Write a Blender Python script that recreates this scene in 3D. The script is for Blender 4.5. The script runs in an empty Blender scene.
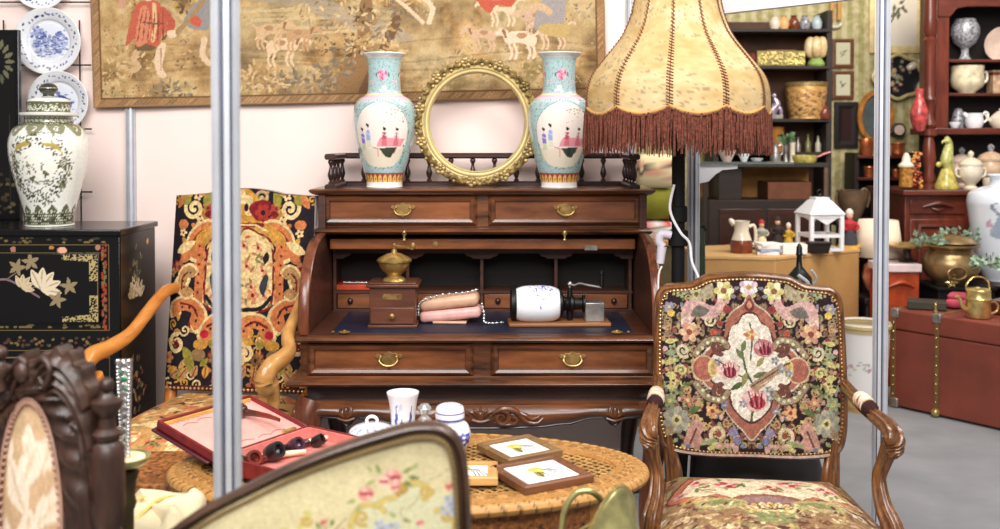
import bpy, bmesh, math, random
import numpy as np
from mathutils import Vector, Matrix
R = math.radians
PI = math.pi
rng = random.Random(7)
SC = bpy.context.scene
COL = SC.collection

# ------------------------------------------------------------------ camera
FPX = 1000.0; CY = 162.0; EYE = 1.5; PITCH = math.atan(22.0 / 1000.0)

def at(px, py, Y):
    a = (px - 500.0) / FPX; b = -(py - CY) / FPX
    dy = math.cos(PITCH) + b * math.sin(PITCH)
    dz = -math.sin(PITCH) + b * math.cos(PITCH)
    t = Y / dy
    return Vector((a * t, Y, EYE + dz * t))

def zat(py, Y): return at(500, py, Y).z
def xat(px, Y): return at(px, 140, Y).x

cam_d = bpy.data.cameras.new('camera'); cam = bpy.data.objects.new('camera', cam_d); COL.objects.link(cam)
cam_d.sensor_width = 36.0; cam_d.lens = 36.0 * FPX / 1000.0
cam_d.shift_y = -(264.5 - CY) / 1000.0
cam.location = (0, 0, EYE); cam.rotation_euler = (PI / 2 - PITCH, 0, 0)
cam_d.clip_start = 0.05; cam_d.clip_end = 100
cam_d.dof.use_dof = True; cam_d.dof.focus_distance = 3.3; cam_d.dof.aperture_fstop = 3.2
SC.camera = cam

# ------------------------------------------------------------------ colours and materials
def lin(c):
    c = np.asarray(c, dtype=float) / 255.0
    return np.where(c <= 0.04045, c / 12.92, ((c + 0.055) / 1.055) ** 2.4)

def col4(c):
    l = lin(c); return (float(l[0]), float(l[1]), float(l[2]), 1.0)

MATS = {}
def base_mat(name):
    m = bpy.data.materials.new(name); m.use_nodes = True
    nt = m.node_tree; b = nt.nodes['Principled BSDF']
    MATS[name] = m
    return m, nt, b

def noise_node(nt, scale, detail=3, vec=None, rough=0.55):
    n = nt.nodes.new('ShaderNodeTexNoise'); n.inputs['Scale'].default_value = scale
    n.inputs['Detail'].default_value = detail; n.inputs['Roughness'].default_value = rough
    if vec: nt.links.new(vec, n.inputs['Vector'])
    return n

def obj_vec(nt, scale=(1, 1, 1), rot=(0, 0, 0)):
    tc = nt.nodes.new('ShaderNodeTexCoord'); mp = nt.nodes.new('ShaderNodeMapping')
    mp.inputs['Scale'].default_value = scale; mp.inputs['Rotation'].default_value = rot
    nt.links.new(tc.outputs['Object'], mp.inputs['Vector'])
    return mp.outputs['Vector']

def bump(nt, b, src, strength=0.2, dist=0.01):
    bp = nt.nodes.new('ShaderNodeBump'); bp.inputs['Strength'].default_value = strength
    bp.inputs['Distance'].default_value = dist
    nt.links.new(src, bp.inputs['Height']); nt.links.new(bp.outputs['Normal'], b.inputs['Normal'])

def ramp(nt, src, stops):
    r = nt.nodes.new('ShaderNodeValToRGB'); e = r.color_ramp.elements
    while len(e) < len(stops): e.new(0.5)
    for i, (p, c) in enumerate(stops):
        e[i].position = p; e[i].color = col4(c)
    nt.links.new(src, r.inputs['Fac'])
    return r

def plain(name, c, rough=0.5, metal=0.0, var=0.12, scale=14, coat=0.0, bmp=0.0, c2=None, spec=0.5, trans=0.0):
    m, nt, b = base_mat(name)
    v = obj_vec(nt)
    n = noise_node(nt, scale, 4, v)
    c = np.array(c, float)
    d = np.clip(c * (1 - var), 0, 255); l = np.clip(c * (1 + var * 0.6), 0, 255)
    if c2 is not None: l = np.array(c2, float)
    r = ramp(nt, n.outputs['Fac'], [(0.3, d), (0.7, l)])
    nt.links.new(r.outputs['Color'], b.inputs['Base Color'])
    b.inputs['Roughness'].default_value = rough; b.inputs['Metallic'].default_value = metal
    b.inputs['Coat Weight'].default_value = coat; b.inputs['Specular IOR Level'].default_value = spec
    if trans: b.inputs['Transmission Weight'].default_value = trans
    if bmp: bump(nt, b, n.outputs['Fac'], bmp, 0.01)
    return m

def wood(name, dark, light, axis='x', scale=6, rough=0.35, coat=0.2, streak=9.0):
    m, nt, b = base_mat(name)
    s = {'x': (1, streak, streak), 'y': (streak, 1, streak), 'z': (streak, streak, 1)}[axis]
    v = obj_vec(nt, s)
    n1 = noise_node(nt, scale, 5, v, 0.6)
    n2 = noise_node(nt, 2.2, 2, obj_vec(nt))
    mx = nt.nodes.new('ShaderNodeMath'); mx.operation = 'ADD'
    nt.links.new(n1.outputs['Fac'], mx.inputs[0])
    mu = nt.nodes.new('ShaderNodeMath'); mu.operation = 'MULTIPLY'; mu.inputs[1].default_value = 0.5
    nt.links.new(n2.outputs['Fac'], mu.inputs[0]); nt.links.new(mu.outputs[0], mx.inputs[1])
    r = ramp(nt, mx.outputs[0], [(0.5, dark), (1.0, light)])
    nt.links.new(r.outputs['Color'], b.inputs['Base Color'])
    b.inputs['Roughness'].default_value = rough; b.inputs['Coat Weight'].default_value = coat
    b.inputs['Coat Roughness'].default_value = 0.18
    bump(nt, b, n1.outputs['Fac'], 0.12, 0.004)
    return m

def attr_mat(name, rough=0.9, coat=0.0, weave=0.0, sheen=0.0, bscale=260, metal=0.0):
    m, nt, b = base_mat(name)
    a = nt.nodes.new('ShaderNodeAttribute'); a.attribute_name = 'Col'
    nt.links.new(a.outputs['Color'], b.inputs['Base Color'])
    b.inputs['Roughness'].default_value = rough; b.inputs['Coat Weight'].default_value = coat
    b.inputs['Coat Roughness'].default_value = 0.08; b.inputs['Metallic'].default_value = metal
    if rough > 0.7: b.inputs['Specular IOR Level'].default_value = 0.15
    if weave:
        n = noise_node(nt, bscale, 2, obj_vec(nt)); bump(nt, b, n.outputs['Fac'], weave, 0.004)
    return m

def metal(name, c, rough=0.3, var=0.25, scale=20):
    return plain(name, c, rough, 0.72, var, scale)

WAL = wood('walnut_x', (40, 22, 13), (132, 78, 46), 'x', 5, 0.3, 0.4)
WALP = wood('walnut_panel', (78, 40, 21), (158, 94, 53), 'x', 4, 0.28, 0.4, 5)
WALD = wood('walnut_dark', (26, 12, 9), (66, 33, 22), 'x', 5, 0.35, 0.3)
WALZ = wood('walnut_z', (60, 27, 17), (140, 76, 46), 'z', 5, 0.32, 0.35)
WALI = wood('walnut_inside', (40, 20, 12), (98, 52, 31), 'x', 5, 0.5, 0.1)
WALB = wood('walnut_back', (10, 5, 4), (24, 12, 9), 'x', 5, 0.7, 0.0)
BEECH = wood('beech_orange', (176, 96, 34), (226, 150, 70), 'y', 5, 0.3, 0.4, 5)
BEECH2 = wood('beech_blond', (170, 112, 52), (218, 166, 98), 'y', 5, 0.3, 0.4, 5)
FRUIT = wood('fruitwood', (50, 29, 16), (144, 92, 50), 'z', 9, 0.3, 0.4, 7)
FRUITX = wood('fruitwood_x', (50, 29, 16), (144, 92, 50), 'x', 9, 0.3, 0.4, 7)
OAKD = wood('dark_oak', (22, 14, 11), (78, 50, 38), 'z', 7, 0.42, 0.12, 4)
OAKX = wood('dark_oak_x', (24, 15, 12), (86, 60, 48), 'x', 7, 0.42, 0.12, 6)
MAHO = wood('mahogany', (70, 26, 16), (122, 54, 36), 'z', 5, 0.35, 0.25, 5)
MAHX = wood('mahogany_x', (64, 24, 15), (112, 50, 34), 'x', 5, 0.35, 0.25, 5)
DKWOOD = wood('brown_black_wood', (18, 10, 7), (42, 24, 17), 'x', 5, 0.55, 0.0)
TABW = wood('carved_honey', (150, 96, 38), (206, 152, 82), 'x', 9, 0.45, 0.15, 2)
PINEW = wood('light_frame_wood', (176, 124, 66), (216, 168, 104), 'x', 6, 0.45, 0.1)
FRAMEW = wood('brown_frame_wood', (86, 50, 28), (132, 84, 54), 'x', 6, 0.4, 0.15)
FRAMEW2 = wood('olive_frame_wood', (104, 74, 42), (146, 110, 68), 'x', 6, 0.4, 0.15)
BRASS = metal('aged_brass', (190, 158, 92), 0.3)
BRASSD = plain('dark_brass', (152, 120, 70), 0.4, .5, .3, 30)
BRASSB = metal('bright_brass', (214, 188, 120), 0.22)
GREENB = metal('greenish_brass', (186, 178, 120), 0.32)
SILVER = metal('silver', (205, 205, 205), 0.22)
STEEL = metal('steel', (168, 162, 156), 0.35)
COPPER = metal('copper', (214, 120, 74), 0.3)
IRON = plain('black_iron', (14, 13, 14), 0.45, 0.3, 0.3)
BLACK = plain('black_lacquer', (8, 7, 7), 0.22, 0, 0.3, coat=0.1)
BLACKM = plain('matt_black', (10, 9, 10), 0.7, spec=.25)
ALU = plain('satin_aluminium', (206, 208, 214), 0.36, 0.35, 0.04)
ALUG = plain('groove_shade', (96, 102, 118), 0.5, 0.6, 0.05)
WHITEP = plain('white_paint', (238, 236, 238), 0.45, var=0.03)
PORC = plain('white_porcelain', (236, 238, 242), 0.12, var=0.03, coat=0.6)
CREAMP = plain('cream_porcelain', (228, 216, 194), 0.2, var=0.06, coat=0.4)
PINKP = plain('blush_porcelain', (222, 196, 180), 0.2, var=0.1, coat=0.4)
PAPER = plain('white_paper', (244, 242, 236), 0.8, var=0.02)
BLUEL = plain('navy_leather', (22, 26, 48), 0.55, var=0.2, scale=60, bmp=0.1)
REDL = plain('oxblood_leather', (122, 34, 34), 0.38, var=0.2, scale=30, bmp=0.1)
PINKS = plain('salmon_lining', (222, 132, 122), 0.85, var=0.08, scale=40)
PINKS2 = plain('pale_salmon_satin', (236, 168, 156), 0.6, var=0.06, scale=18)
BRIAR = plain('red_briar', (112, 36, 22), 0.25, coat=0.5, var=0.3)
BRIARB = plain('black_briar', (34, 28, 30), 0.3, coat=0.3, var=0.2)
IVORY = plain('ivory', (238, 214, 178), 0.35, var=0.1)
PEACHL = plain('peach_leather', (216, 168, 138), 0.4, var=0.08, scale=30)
PINKL = plain('pink_leather', (226, 172, 164), 0.4, var=0.08, scale=30)
REDB = plain('red_cover', (188, 62, 32), 0.5, var=0.15)
THREAD = plain('brown_thread', (120, 66, 40), 0.8)
FRINGE = plain('rust_fringe', (112, 60, 44), 0.75, var=0.5, scale=120)
NAIL = metal('nail_brass', (206, 178, 128), 0.3)
GILT = plain('gilt', (158, 134, 84), 0.4, .45, 0.35, 60)
GILTP = plain('pale_gilt', (204, 184, 128), 0.4, 0.12, 0.06, 20)
TRUNKM = plain('oxide_trunk', (120, 56, 42), 0.5, var=0.12, scale=5, bmp=0.06)
CARD = plain('tan_board', (192, 146, 88), 0.7, var=0.08, scale=4)
GREENL = plain('leaf_green', (96, 126, 84), 0.6, var=0.35, scale=30)
GREENP = plain('grey_green_leaf', (150, 176, 150), 0.6, var=0.25, scale=40)
OLIVE = plain('olive_cloth', (134, 132, 34), 0.85, var=0.1)
CREAMC = plain('cream_cloth', (236, 220, 180), 0.85, var=0.06, scale=10, bmp=0.2)
DGREEN = plain('dark_green_cloth', (46, 62, 40), 0.7, var=0.3)
TERRA = plain('terracotta', (204, 118, 84), 0.6, var=0.2, scale=20)
AMBER = plain('amber_glass', (176, 122, 54), 0.2, coat=0.5, var=0.4, scale=60)
YGREEN = plain('yellow_green_glaze', (186, 184, 84), 0.25, coat=0.5, var=0.3, scale=30, c2=(226, 206, 110))
REDG = plain('red_glaze', (160, 26, 32), 0.25, coat=0.4, var=0.35, scale=24, c2=(214, 90, 86))
BROWNG = plain('brown_glaze', (122, 58, 36), 0.25, coat=0.5, var=0.3, scale=26)
GREYG = plain('grey_glaze', (104, 106, 116), 0.25, coat=0.4, var=0.4, scale=60, c2=(190, 190, 196))
SKIN = plain('painted_face', (226, 176, 146), 0.5, var=0.05)
LILAC = plain('pale_plastic', (206, 198, 208), 0.5, var=0.05)

# painted (colour attribute) surfaces
NEEDLE = attr_mat('needlework', 0.92, 0, 0.5, bscale=420)
TAPEST = attr_mat('tapestry_weave', 0.95, 0, 0.4, bscale=300)
GLAZE = attr_mat('painted_porcelain', 0.12, 0.6)
LACQ = attr_mat('painted_lacquer', 0.25, 0.1)
PRINT = attr_mat('printed_paper', 0.8)
PARCH = attr_mat('parchment', 0.7)
CARVEP = attr_mat('carved_tone', 0.5, 0.1, 0.12, bscale=240)

# ------------------------------------------------------------------ geometry helpers
def cr(pts, n=8, closed=False):
    P = [Vector(p) for p in pts]; out = []
    m = len(P)
    rngi = range(m if closed else m - 1)
    for i in rngi:
        if closed: a, b, c, d = P[(i - 1) % m], P[i], P[(i + 1) % m], P[(i + 2) % m]
        else: a, b, c, d = P[max(i - 1, 0)], P[i], P[i + 1], P[min(i + 2, m - 1)]
        for k in range(n):
            t = k / n
            out.append(0.5 * ((2 * b) + (c - a) * t + (2 * a - 5 * b + 4 * c - d) * t * t + (3 * b - a - 3 * c + d) * t ** 3))
    if not closed: out.append(P[-1])
    return out

def lerp_list(vals, n):
    m = len(vals); out = []
    for i in range(n):
        t = i / (n - 1) * (m - 1); k = min(int(t), m - 2); out.append(vals[k] + (vals[k + 1] - vals[k]) * (t - k))
    return out

class MB:
    def __init__(s): s.v = []; s.f = []
    def add(s, vs, fs):
        o = len(s.v); s.v += [tuple(v) for v in vs]; s.f += [tuple(i + o for i in f) for f in fs]; return s
    def xf(s, M, i0=0):
        for i in range(i0, len(s.v)): s.v[i] = tuple(M @ Vector(s.v[i]))
        return s
    def box(s, x0, x1, y0, y1, z0, z1):
        v = [(x, y, z) for z in (z0, z1) for y in (y0, y1) for x in (x0, x1)]
        return s.add(v, [(0, 2, 3, 1), (4, 5, 7, 6), (0, 1, 5, 4), (2, 6, 7, 3), (0, 4, 6, 2), (1, 3, 7, 5)])
    def rbox(s, x0, x1, y0, y1, z0, z1, M):
        i = len(s.v); s.box(x0, x1, y0, y1, z0, z1); return s.xf(M, i)
    def lathe(s, prof, c=(0, 0, 0), n=28, M=None, cap=True):
        i0 = len(s.v); vs = []; fs = []; m = len(prof)
        for k in range(n):
            a = 2 * PI * k / n
            for r, z in prof: vs.append((c[0] + r * math.cos(a), c[1] + r * math.sin(a), c[2] + z))
        for k in range(n):
            q = (k + 1) % n
            for j in range(m - 1): fs.append((k * m + j, q * m + j, q * m + j + 1, k * m + j + 1))
        if cap:
            if prof[0][0] > 1e-5: fs.append(tuple(k * m for k in reversed(range(n))))
            if prof[-1][0] > 1e-5: fs.append(tuple(k * m + m - 1 for k in range(n)))
        s.add(vs, fs)
        if M is not None: s.xf(M, i0)
        return s
    def tube(s, pts, r, n=10, sub=0, closed=False, flat=1.0, lob=None, cap=True, up=None):
        P = cr(pts, sub, closed) if sub else [Vector(p) for p in pts]
        m = len(P)
        rad = lerp_list(list(r), m) if isinstance(r, (list, tuple)) else [r] * m
        fl = lerp_list(list(flat), m) if isinstance(flat, (list, tuple)) else [flat] * m
        vs = []; fs = []
        nrm = None
        for i in range(m):
            if closed: t = P[(i + 1) % m] - P[(i - 1) % m]
            else: t = P[min(i + 1, m - 1)] - P[max(i - 1, 0)]
            if t.length < 1e-9: t = Vector((0, 0, 1))
            t.normalize()
            if up is not None: a = Vector(up)
            elif nrm is None: a = Vector((0, 0, 1)) if abs(t.z) < 0.9 else Vector((0, 1, 0))
            else: a = nrm
            nrm = (a - t * a.dot(t))
            if nrm.length < 1e-6: nrm = t.orthogonal()
            nrm.normalize(); bi = t.cross(nrm)
            for k in range(n):
                th = 2 * PI * k / n
                q = rad[i] * (1 + (lob[1] * math.cos(lob[0] * th) if lob else 0))
                vs.append(P[i] + nrm * (q * math.cos(th)) + bi * (q * fl[i] * math.sin(th)))
        for i in range(m if closed else m - 1):
            j = (i + 1) % m
            for k in range(n):
                q = (k + 1) % n
                fs.append((i * n + k, i * n + q, j * n + q, j * n + k))
        if cap and not closed:
            fs.append(tuple(reversed(range(n)))); fs.append(tuple((m - 1) * n + k for k in range(n)))
        return s.add(vs, fs)
    def ball(s, c, r, n=12, m=8):
        if not isinstance(r, (list, tuple)): r = (r, r, r)
        vs = [(c[0], c[1], c[2] - r[2])]; fs = []
        for j in range(1, m):
            ph = -PI / 2 + PI * j / m
            for k in range(n):
                a = 2 * PI * k / n
                vs.append((c[0] + r[0] * math.cos(ph) * math.cos(a), c[1] + r[1] * math.cos(ph) * math.sin(a), c[2] + r[2] * math.sin(ph)))
        vs.append((c[0], c[1], c[2] + r[2])); top = len(vs) - 1
        for k in range(n):
            q = (k + 1) % n
            fs.append((0, 1 + q, 1 + k))
            for j in range(m - 2): fs.append((1 + j * n + k, 1 + j * n + q, 1 + (j + 1) * n + q, 1 + (j + 1) * n + k))
            fs.append((1 + (m - 2) * n + k, 1 + (m - 2) * n + q, top))
        return s.add(vs, fs)
    def prism(s, poly, d0, d1, plane='xz'):
        n = len(poly)
        def mk(p, d): return (p[0], d, p[1]) if plane == 'xz' else ((d, p[0], p[1]) if plane == 'yz' else (p[0], p[1], d))
        vs = [mk(p, d0) for p in poly] + [mk(p, d1) for p in poly]
        fs = [tuple(range(n)), tuple(reversed(range(n, 2 * n)))] + [(i, (i + 1) % n, n + (i + 1) % n, n + i) for i in range(n)]
        return s.add(vs, fs)
    def miter(s, path, prof, closed=False, plane='xy', cap=True):
        """profile (out, depth) swept along a 2-D path; 'out' is to the right of travel"""
        P = [Vector((p[0], p[1])) for p in path]; m = len(P); k = len(prof); vs = []; fs = []
        for i in range(m):
            a = P[(i - 1) % m] if (closed or i > 0) else None
            b = P[(i + 1) % m] if (closed or i < m - 1) else None
            d1 = (P[i] - a).normalized() if a is not None else (b - P[i]).normalized()
            d2 = (b - P[i]).normalized() if b is not None else d1
            n1 = Vector((d1.y, -d1.x)); n2 = Vector((d2.y, -d2.x)); nn = n1 + n2
            if nn.length < 1e-6: nn = n1
            nn.normalize(); sc = 1.0 / max(0.4, nn.dot(n1))
            for o, h in prof:
                q = P[i] + nn * (o * sc)
                vs.append((q.x, q.y, h) if plane == 'xy' else (q.x, h, q.y))
        for i in range(m if closed else m - 1):
            j = (i + 1) % m
            for q in range(k):
                r = (q + 1) % k
                fs.append((i * k + q, j * k + q, j * k + r, i * k + r))
        if cap and not closed:
            fs.append(tuple(range(k))); fs.append(tuple(reversed([(m - 1) * k + q for q in range(k)])))
        return s.add(vs, fs)
    def grid(s, fn, nu, nv, closeu=False, keep=None):
        vs = [fn(i / (nu if closeu else nu - 1), j / (nv - 1)) for j in range(nv) for i in range(nu)]
        fs = []
        for j in range(nv - 1):
            for i in range(nu if closeu else nu - 1):
                if keep and not keep((i + .5) / (nu - 1), (j + .5) / (nv - 1)): continue
                q = (i + 1) % nu
                fs.append((j * nu + i, j * nu + q, (j + 1) * nu + q, (j + 1) * nu + i))
        return s.add(vs, fs)

def mk(name, mb, mat, parent=None, loc=None, rot=None, smooth=True, bev=0.0, ang=38, solid=0.0):
    me = bpy.data.meshes.new(name); me.from_pydata(mb.v, [], mb.f); me.update()
    bm = bmesh.new(); bm.from_mesh(me)
    loose = [v for v in bm.verts if not v.link_faces]
    if loose: bmesh.ops.delete(bm, geom=loose, context='VERTS')
    bmesh.ops.recalc_face_normals(bm, faces=bm.faces); bm.to_mesh(me); bm.free()
    if smooth:
        for p in me.polygons: p.use_smooth = True
        me.set_sharp_from_angle(angle=R(ang))
    me.materials.append(mat)
    o = bpy.data.objects.new(name, me); COL.objects.link(o)
    if parent is not None: o.parent = parent
    if loc is not None: o.location = loc
    if rot is not None: o.rotation_euler = rot
    if solid:
        md = o.modifiers.new('thickness', 'SOLIDIFY'); md.thickness = solid
    if bev:
        md = o.modifiers.new('bevel', 'BEVEL'); md.width = bev; md.segments = 2; md.limit_method = 'ANGLE'; md.angle_limit = R(40)
    return o

def tag(o, label, cat, group=None):
    o['label'] = label; o['category'] = cat
    if group: o['group'] = group
    return o

def thing(name, label, cat, loc=(0, 0, 0), rotz=0.0, group=None):
    o = bpy.data.objects.new(name, None); COL.objects.link(o); o.empty_display_size = 0.05
    o.location = loc; o.rotation_euler = (0, 0, rotz)
    return tag(o, label, cat, group)

def struct(name, mb, mat, bev=0.0):
    o = mk(name, mb, mat, bev=bev); o['kind'] = 'structure'; return o

def kids(o): return [c for c in list(o.children)]
def dup(root, loc, rotz=None, label=None, group=None):
    r = root.copy(); COL.objects.link(r); r.location = loc
    if rotz is not None: r.rotation_euler = (r.rotation_euler[0], r.rotation_euler[1], rotz)
    if label: r['label'] = label
    if group: r['group'] = group
    for ch in kids(root):
        c = ch.copy(); COL.objects.link(c); c.parent = r
        for g in kids(ch):
            d = g.copy(); COL.objects.link(d); d.parent = c
    return r

def dup_part(p, parent, loc=(0, 0, 0)):
    c = p.copy(); COL.objects.link(c); c.parent = parent; c.location = loc
    for g in kids(p):
        d = g.copy(); COL.objects.link(d); d.parent = c
    return c

# ------------------------------------------------------------------ painting a pattern (thread, glaze, print) in memory
NPR = np.random.RandomState(11)
def vnoise(h, w, cells, oct=4, seed=0):
    r = np.random.RandomState(seed); out = np.zeros((h, w)); amp = 1; tot = 0
    for o in range(oct):
        cy = max(2, int(cells * (2 ** o) * h / max(h, w))) + 2; cx = max(2, int(cells * (2 ** o) * w / max(h, w))) + 2
        g = r.rand(cy, cx)
        yy = np.linspace(0, cy - 1.001, h); xx = np.linspace(0, cx - 1.001, w)
        y0 = yy.astype(int); x0 = xx.astype(int); fy = (yy - y0)[:, None]; fx = (xx - x0)[None, :]
        fy = fy * fy * (3 - 2 * fy); fx = fx * fx * (3 - 2 * fx)
        a = g[y0][:, x0]; b = g[y0][:, x0 + 1]; c = g[y0 + 1][:, x0]; d = g[y0 + 1][:, x0 + 1]
        out += amp * ((a * (1 - fx) + b * fx) * (1 - fy) + (c * (1 - fx) + d * fx) * fy); tot += amp; amp *= 0.55
    return out / tot

class Cv:
    """y up, any user frame: x0..x1, y0..y1"""
    def __init__(s, x0, x1, y0, y1, ppu, c, ax=1.0):
        s.x0, s.x1, s.y0, s.y1 = x0, x1, y0, y1
        s.ax = ax; s.w = max(4, int(abs(x1 - x0) * ppu * ax)); s.h = max(4, int(abs(y1 - y0) * ppu))
        s.sx = s.w / (x1 - x0); s.sy = s.h / (y1 - y0); s.k = abs(s.sy)
        s.a = np.zeros((s.h, s.w, 3)); s.a[:] = c
    def P(s, x, y): return ((x - s.x0) * s.sx, (y - s.y0) * s.sy)
    def win(s, xa, xb, ya, yb):
        xa, xb = sorted((xa, xb)); ya, yb = sorted((ya, yb))
        i0 = max(0, int(xa) - 1); i1 = min(s.w, int(xb) + 2); j0 = max(0, int(ya) - 1); j1 = min(s.h, int(yb) + 2)
        if i1 <= i0 or j1 <= j0: return None
        X, Y = np.meshgrid(np.arange(i0, i1) + .5, np.arange(j0, j1) + .5)
        return i0, i1, j0, j1, X, Y
    def put(s, w, mask, c, al=1.0):
        i0, i1, j0, j1, X, Y = w
        sub = s.a[j0:j1, i0:i1]; sub[mask] = sub[mask] * (1 - al) + np.array(c, float) * al
    def ell(s, x, y, rx, ry, c, rot=0.0, al=1.0):
        cx, cy = s.P(x, y); rx *= s.k; ry *= s.k; m = max(rx, ry)
        w = s.win(cx - m, cx + m, cy - m, cy + m)
        if not w: return s
        if s.sy < 0: rot = -rot
        dx = w[4] - cx; dy = w[5] - cy; ca, sa = math.cos(rot), math.sin(rot)
        u = (dx * ca + dy * sa) / max(rx, .3); v = (-dx * sa + dy * ca) / max(ry, .3)
        s.put(w, u * u + v * v <= 1, c, al); return s
    def poly(s, pts, c, al=1.0):
        Q = [s.P(*p) for p in pts]; xs = [q[0] for q in Q]; ys = [q[1] for q in Q]
        w = s.win(min(xs), max(xs), min(ys), max(ys))
        if not w: return s
        X, Y = w[4], w[5]; ins = np.zeros(X.shape, bool); n = len(Q)
        for i in range(n):
            (xa, ya), (xb, yb) = Q[i], Q[(i + 1) % n]
            if ya == yb: continue
            cnd = ((ya > Y) != (yb > Y)) & (X < (xb - xa) * (Y - ya) / (yb - ya) + xa); ins ^= cnd
        s.put(w, ins, c, al); return s
    def spoly(s, pts, c, n=6, al=1.0):
        return s.poly([(p.x, p.y) for p in cr([(a, b, 0) for a, b in pts], n, True)], c, al)
    def line(s, pts, wd, c, sm=0, al=1.0):
        if sm: pts = [(p.x, p.y) for p in cr([(a, b, 0) for a, b in pts], sm)]
        Q = [s.P(*p) for p in pts]; h = max(0.5, wd * s.k / 2)
        for (xa, ya), (xb, yb) in zip(Q[:-1], Q[1:]):
            w = s.win(min(xa, xb) - h, max(xa, xb) + h, min(ya, yb) - h, max(ya, yb) + h)
            if not w: continue
            dx, dy = xb - xa, yb - ya; L = dx * dx + dy * dy + 1e-9
            t = np.clip(((w[4] - xa) * dx + (w[5] - ya) * dy) / L, 0, 1)
            d = (w[4] - xa - t * dx) ** 2 + (w[5] - ya - t * dy) ** 2
            s.put(w, d <= h * h, c, al)
        return s
    def leaf(s, x, y, L, wd, ang, c, vein=None):
        pts = []
        for t, k in ((0, 0), (.2, .7), (.45, 1), (.75, .65), (1, 0), (.75, -.65), (.45, -1), (.2, -.7)):
            a, b = t * L, k * wd / 2
            pts.append((x + (a * math.cos(ang) - b * math.sin(ang)) / s.ax, y + a * math.sin(ang) + b * math.cos(ang)))
        s.spoly(pts, c, 3)
        if vein is not None: s.line([(x, y), (x + .85 * L * math.cos(ang) / s.ax, y + .85 * L * math.sin(ang))], wd * .14, vein)
        return s
    def flower(s, x, y, r, n, c, cc, c2=None, ph=0.0):
        for k in range(n):
            a = ph + 2 * PI * k / n
            s.ell(x + .55 * r * math.cos(a) / s.ax, y + .55 * r * math.sin(a), .5 * r, .33 * r, c if (c2 is None or k % 2) else c2, a)
        s.ell(x, y, .3 * r, .3 * r, cc); return s
    def scroll(s, x, y, r, turns, a0, wd, c, dirn=1, dots=None):
        pts = []
        N = int(22 * turns)
        for k in range(N + 1):
            t = k / N; rr = r * (1 - .85 * t); a = a0 + dirn * 2 * PI * turns * t
            pts.append((x + rr * math.cos(a) / s.ax, y + rr * math.sin(a)))
        s.line(pts, wd, c)
        if dots is not None:
            for p in pts[::3]: s.ell(p[0], p[1], wd * .2, wd * .2, dots)
        return s
    def grain(s, amt, cells=60, seed=1, mono=True):
        n = vnoise(s.h, s.w, cells, 3, seed) - .5
        s.a *= (1 + 2 * amt * n)[:, :, None]; return s
    def speck(s, amt, seed=1):
        r = np.random.RandomState(seed); s.a *= (1 + amt * (r.rand(s.h, s.w) - .5))[:, :, None]; return s
    def mirror(s):
        half = s.w // 2; s.a[:, s.w - half:] = s.a[:, :half][:, ::-1]; return s
    def sample(s, x, y):
        i = np.clip(((x - s.x0) * s.sx).astype(int), 0, s.w - 1); j = np.clip(((y - s.y0) * s.sy).astype(int), 0, s.h - 1)
        return lin(np.clip(s.a[j, i], 0, 255))

def paint(o, cv, fn):
    """fn(co Nx3) -> x, y in the pattern's frame"""
    me = o.data; n = len(me.vertices); co = np.empty(n * 3); me.vertices.foreach_get('co', co); co = co.reshape(-1, 3)
    x, y = fn(co); rgb = cv.sample(x, y)
    at_ = me.color_attributes.new('Col', 'FLOAT_COLOR', 'POINT')
    buf = np.ones((n, 4), np.float32); buf[:, :3] = rgb; at_.data.foreach_set('color', buf.ravel()); return o

def inpoly(pts):
    P = [(p[0], p[1]) for p in pts]
    def f(x, y):
        ins = False; n = len(P)
        for i in range(n):
            xa, ya = P[i]; xb, yb = P[(i + 1) % n]
            if (ya > y) != (yb > y) and x < (xb - xa) * (y - ya) / (yb - ya) + xa: ins = not ins
        return ins
    return f

def dense_prof(prof, n):
    P = cr([(r, z, 0) for r, z in prof], 6)
    L = [0]
    for a, b in zip(P[:-1], P[1:]): L.append(L[-1] + (b - a).length)
    out = []; k = 0
    for i in range(n):
        t = L[-1] * i / (n - 1)
        while k < len(P) - 2 and L[k + 1] < t: k += 1
        d = L[k + 1] - L[k]; u = 0 if d < 1e-9 else (t - L[k]) / d
        q = P[k].lerp(P[k + 1], min(1, max(0, u))); out.append((max(q.x, 0.0), q.y))
    return out
# ================================================================== the setting
fl = MB().box(-5, 7, -0.6, 10.5, -0.1, 0)
m_, nt_, b_ = base_mat('grey_carpet')
n_ = noise_node(nt_, 3.0, 6, obj_vec(nt_)); r_ = ramp(nt_, n_.outputs['Fac'], [(0.3, (122, 123, 126)), (0.7, (142, 142, 146))])
nt_.links.new(r_.outputs['Color'], b_.inputs['Base Color']); b_.inputs['Roughness'].default_value = 0.8
struct('floor', fl, m_)
WALLM = plain('booth_panel', (248, 225, 216), 0.6, var=0.015, scale=2)
WY = 4.38
struct('wall_back', MB().box(-4.2, 0.575, WY, WY + 0.04, 0, 2.7), WALLM)
def post(name, x, y, r=0.024, z1=2.75, mat=ALU):
    """eight-lobed exhibition upright with slots"""
    mb = MB(); prof = []
    for k in range(8):
        a = 2 * PI * k / 8 + PI / 8
        for da, rr in ((-.26, 1.0), (.14, 1.0), (.17, .62), (.49, .62), (.52, 1.0)):
            prof.append((x + r * rr * math.cos(a + da), y + r * rr * math.sin(a + da)))
    mb.prism(prof, 0, z1, 'xy')
    return mb
for i, px in enumerate((131, 630)):
    p = at(px, 150, WY - 0.006); t = struct('trim_%d' % (i + 1), post('p', p.x, WY - 0.006, 0.023, 2.7), ALU)
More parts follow.
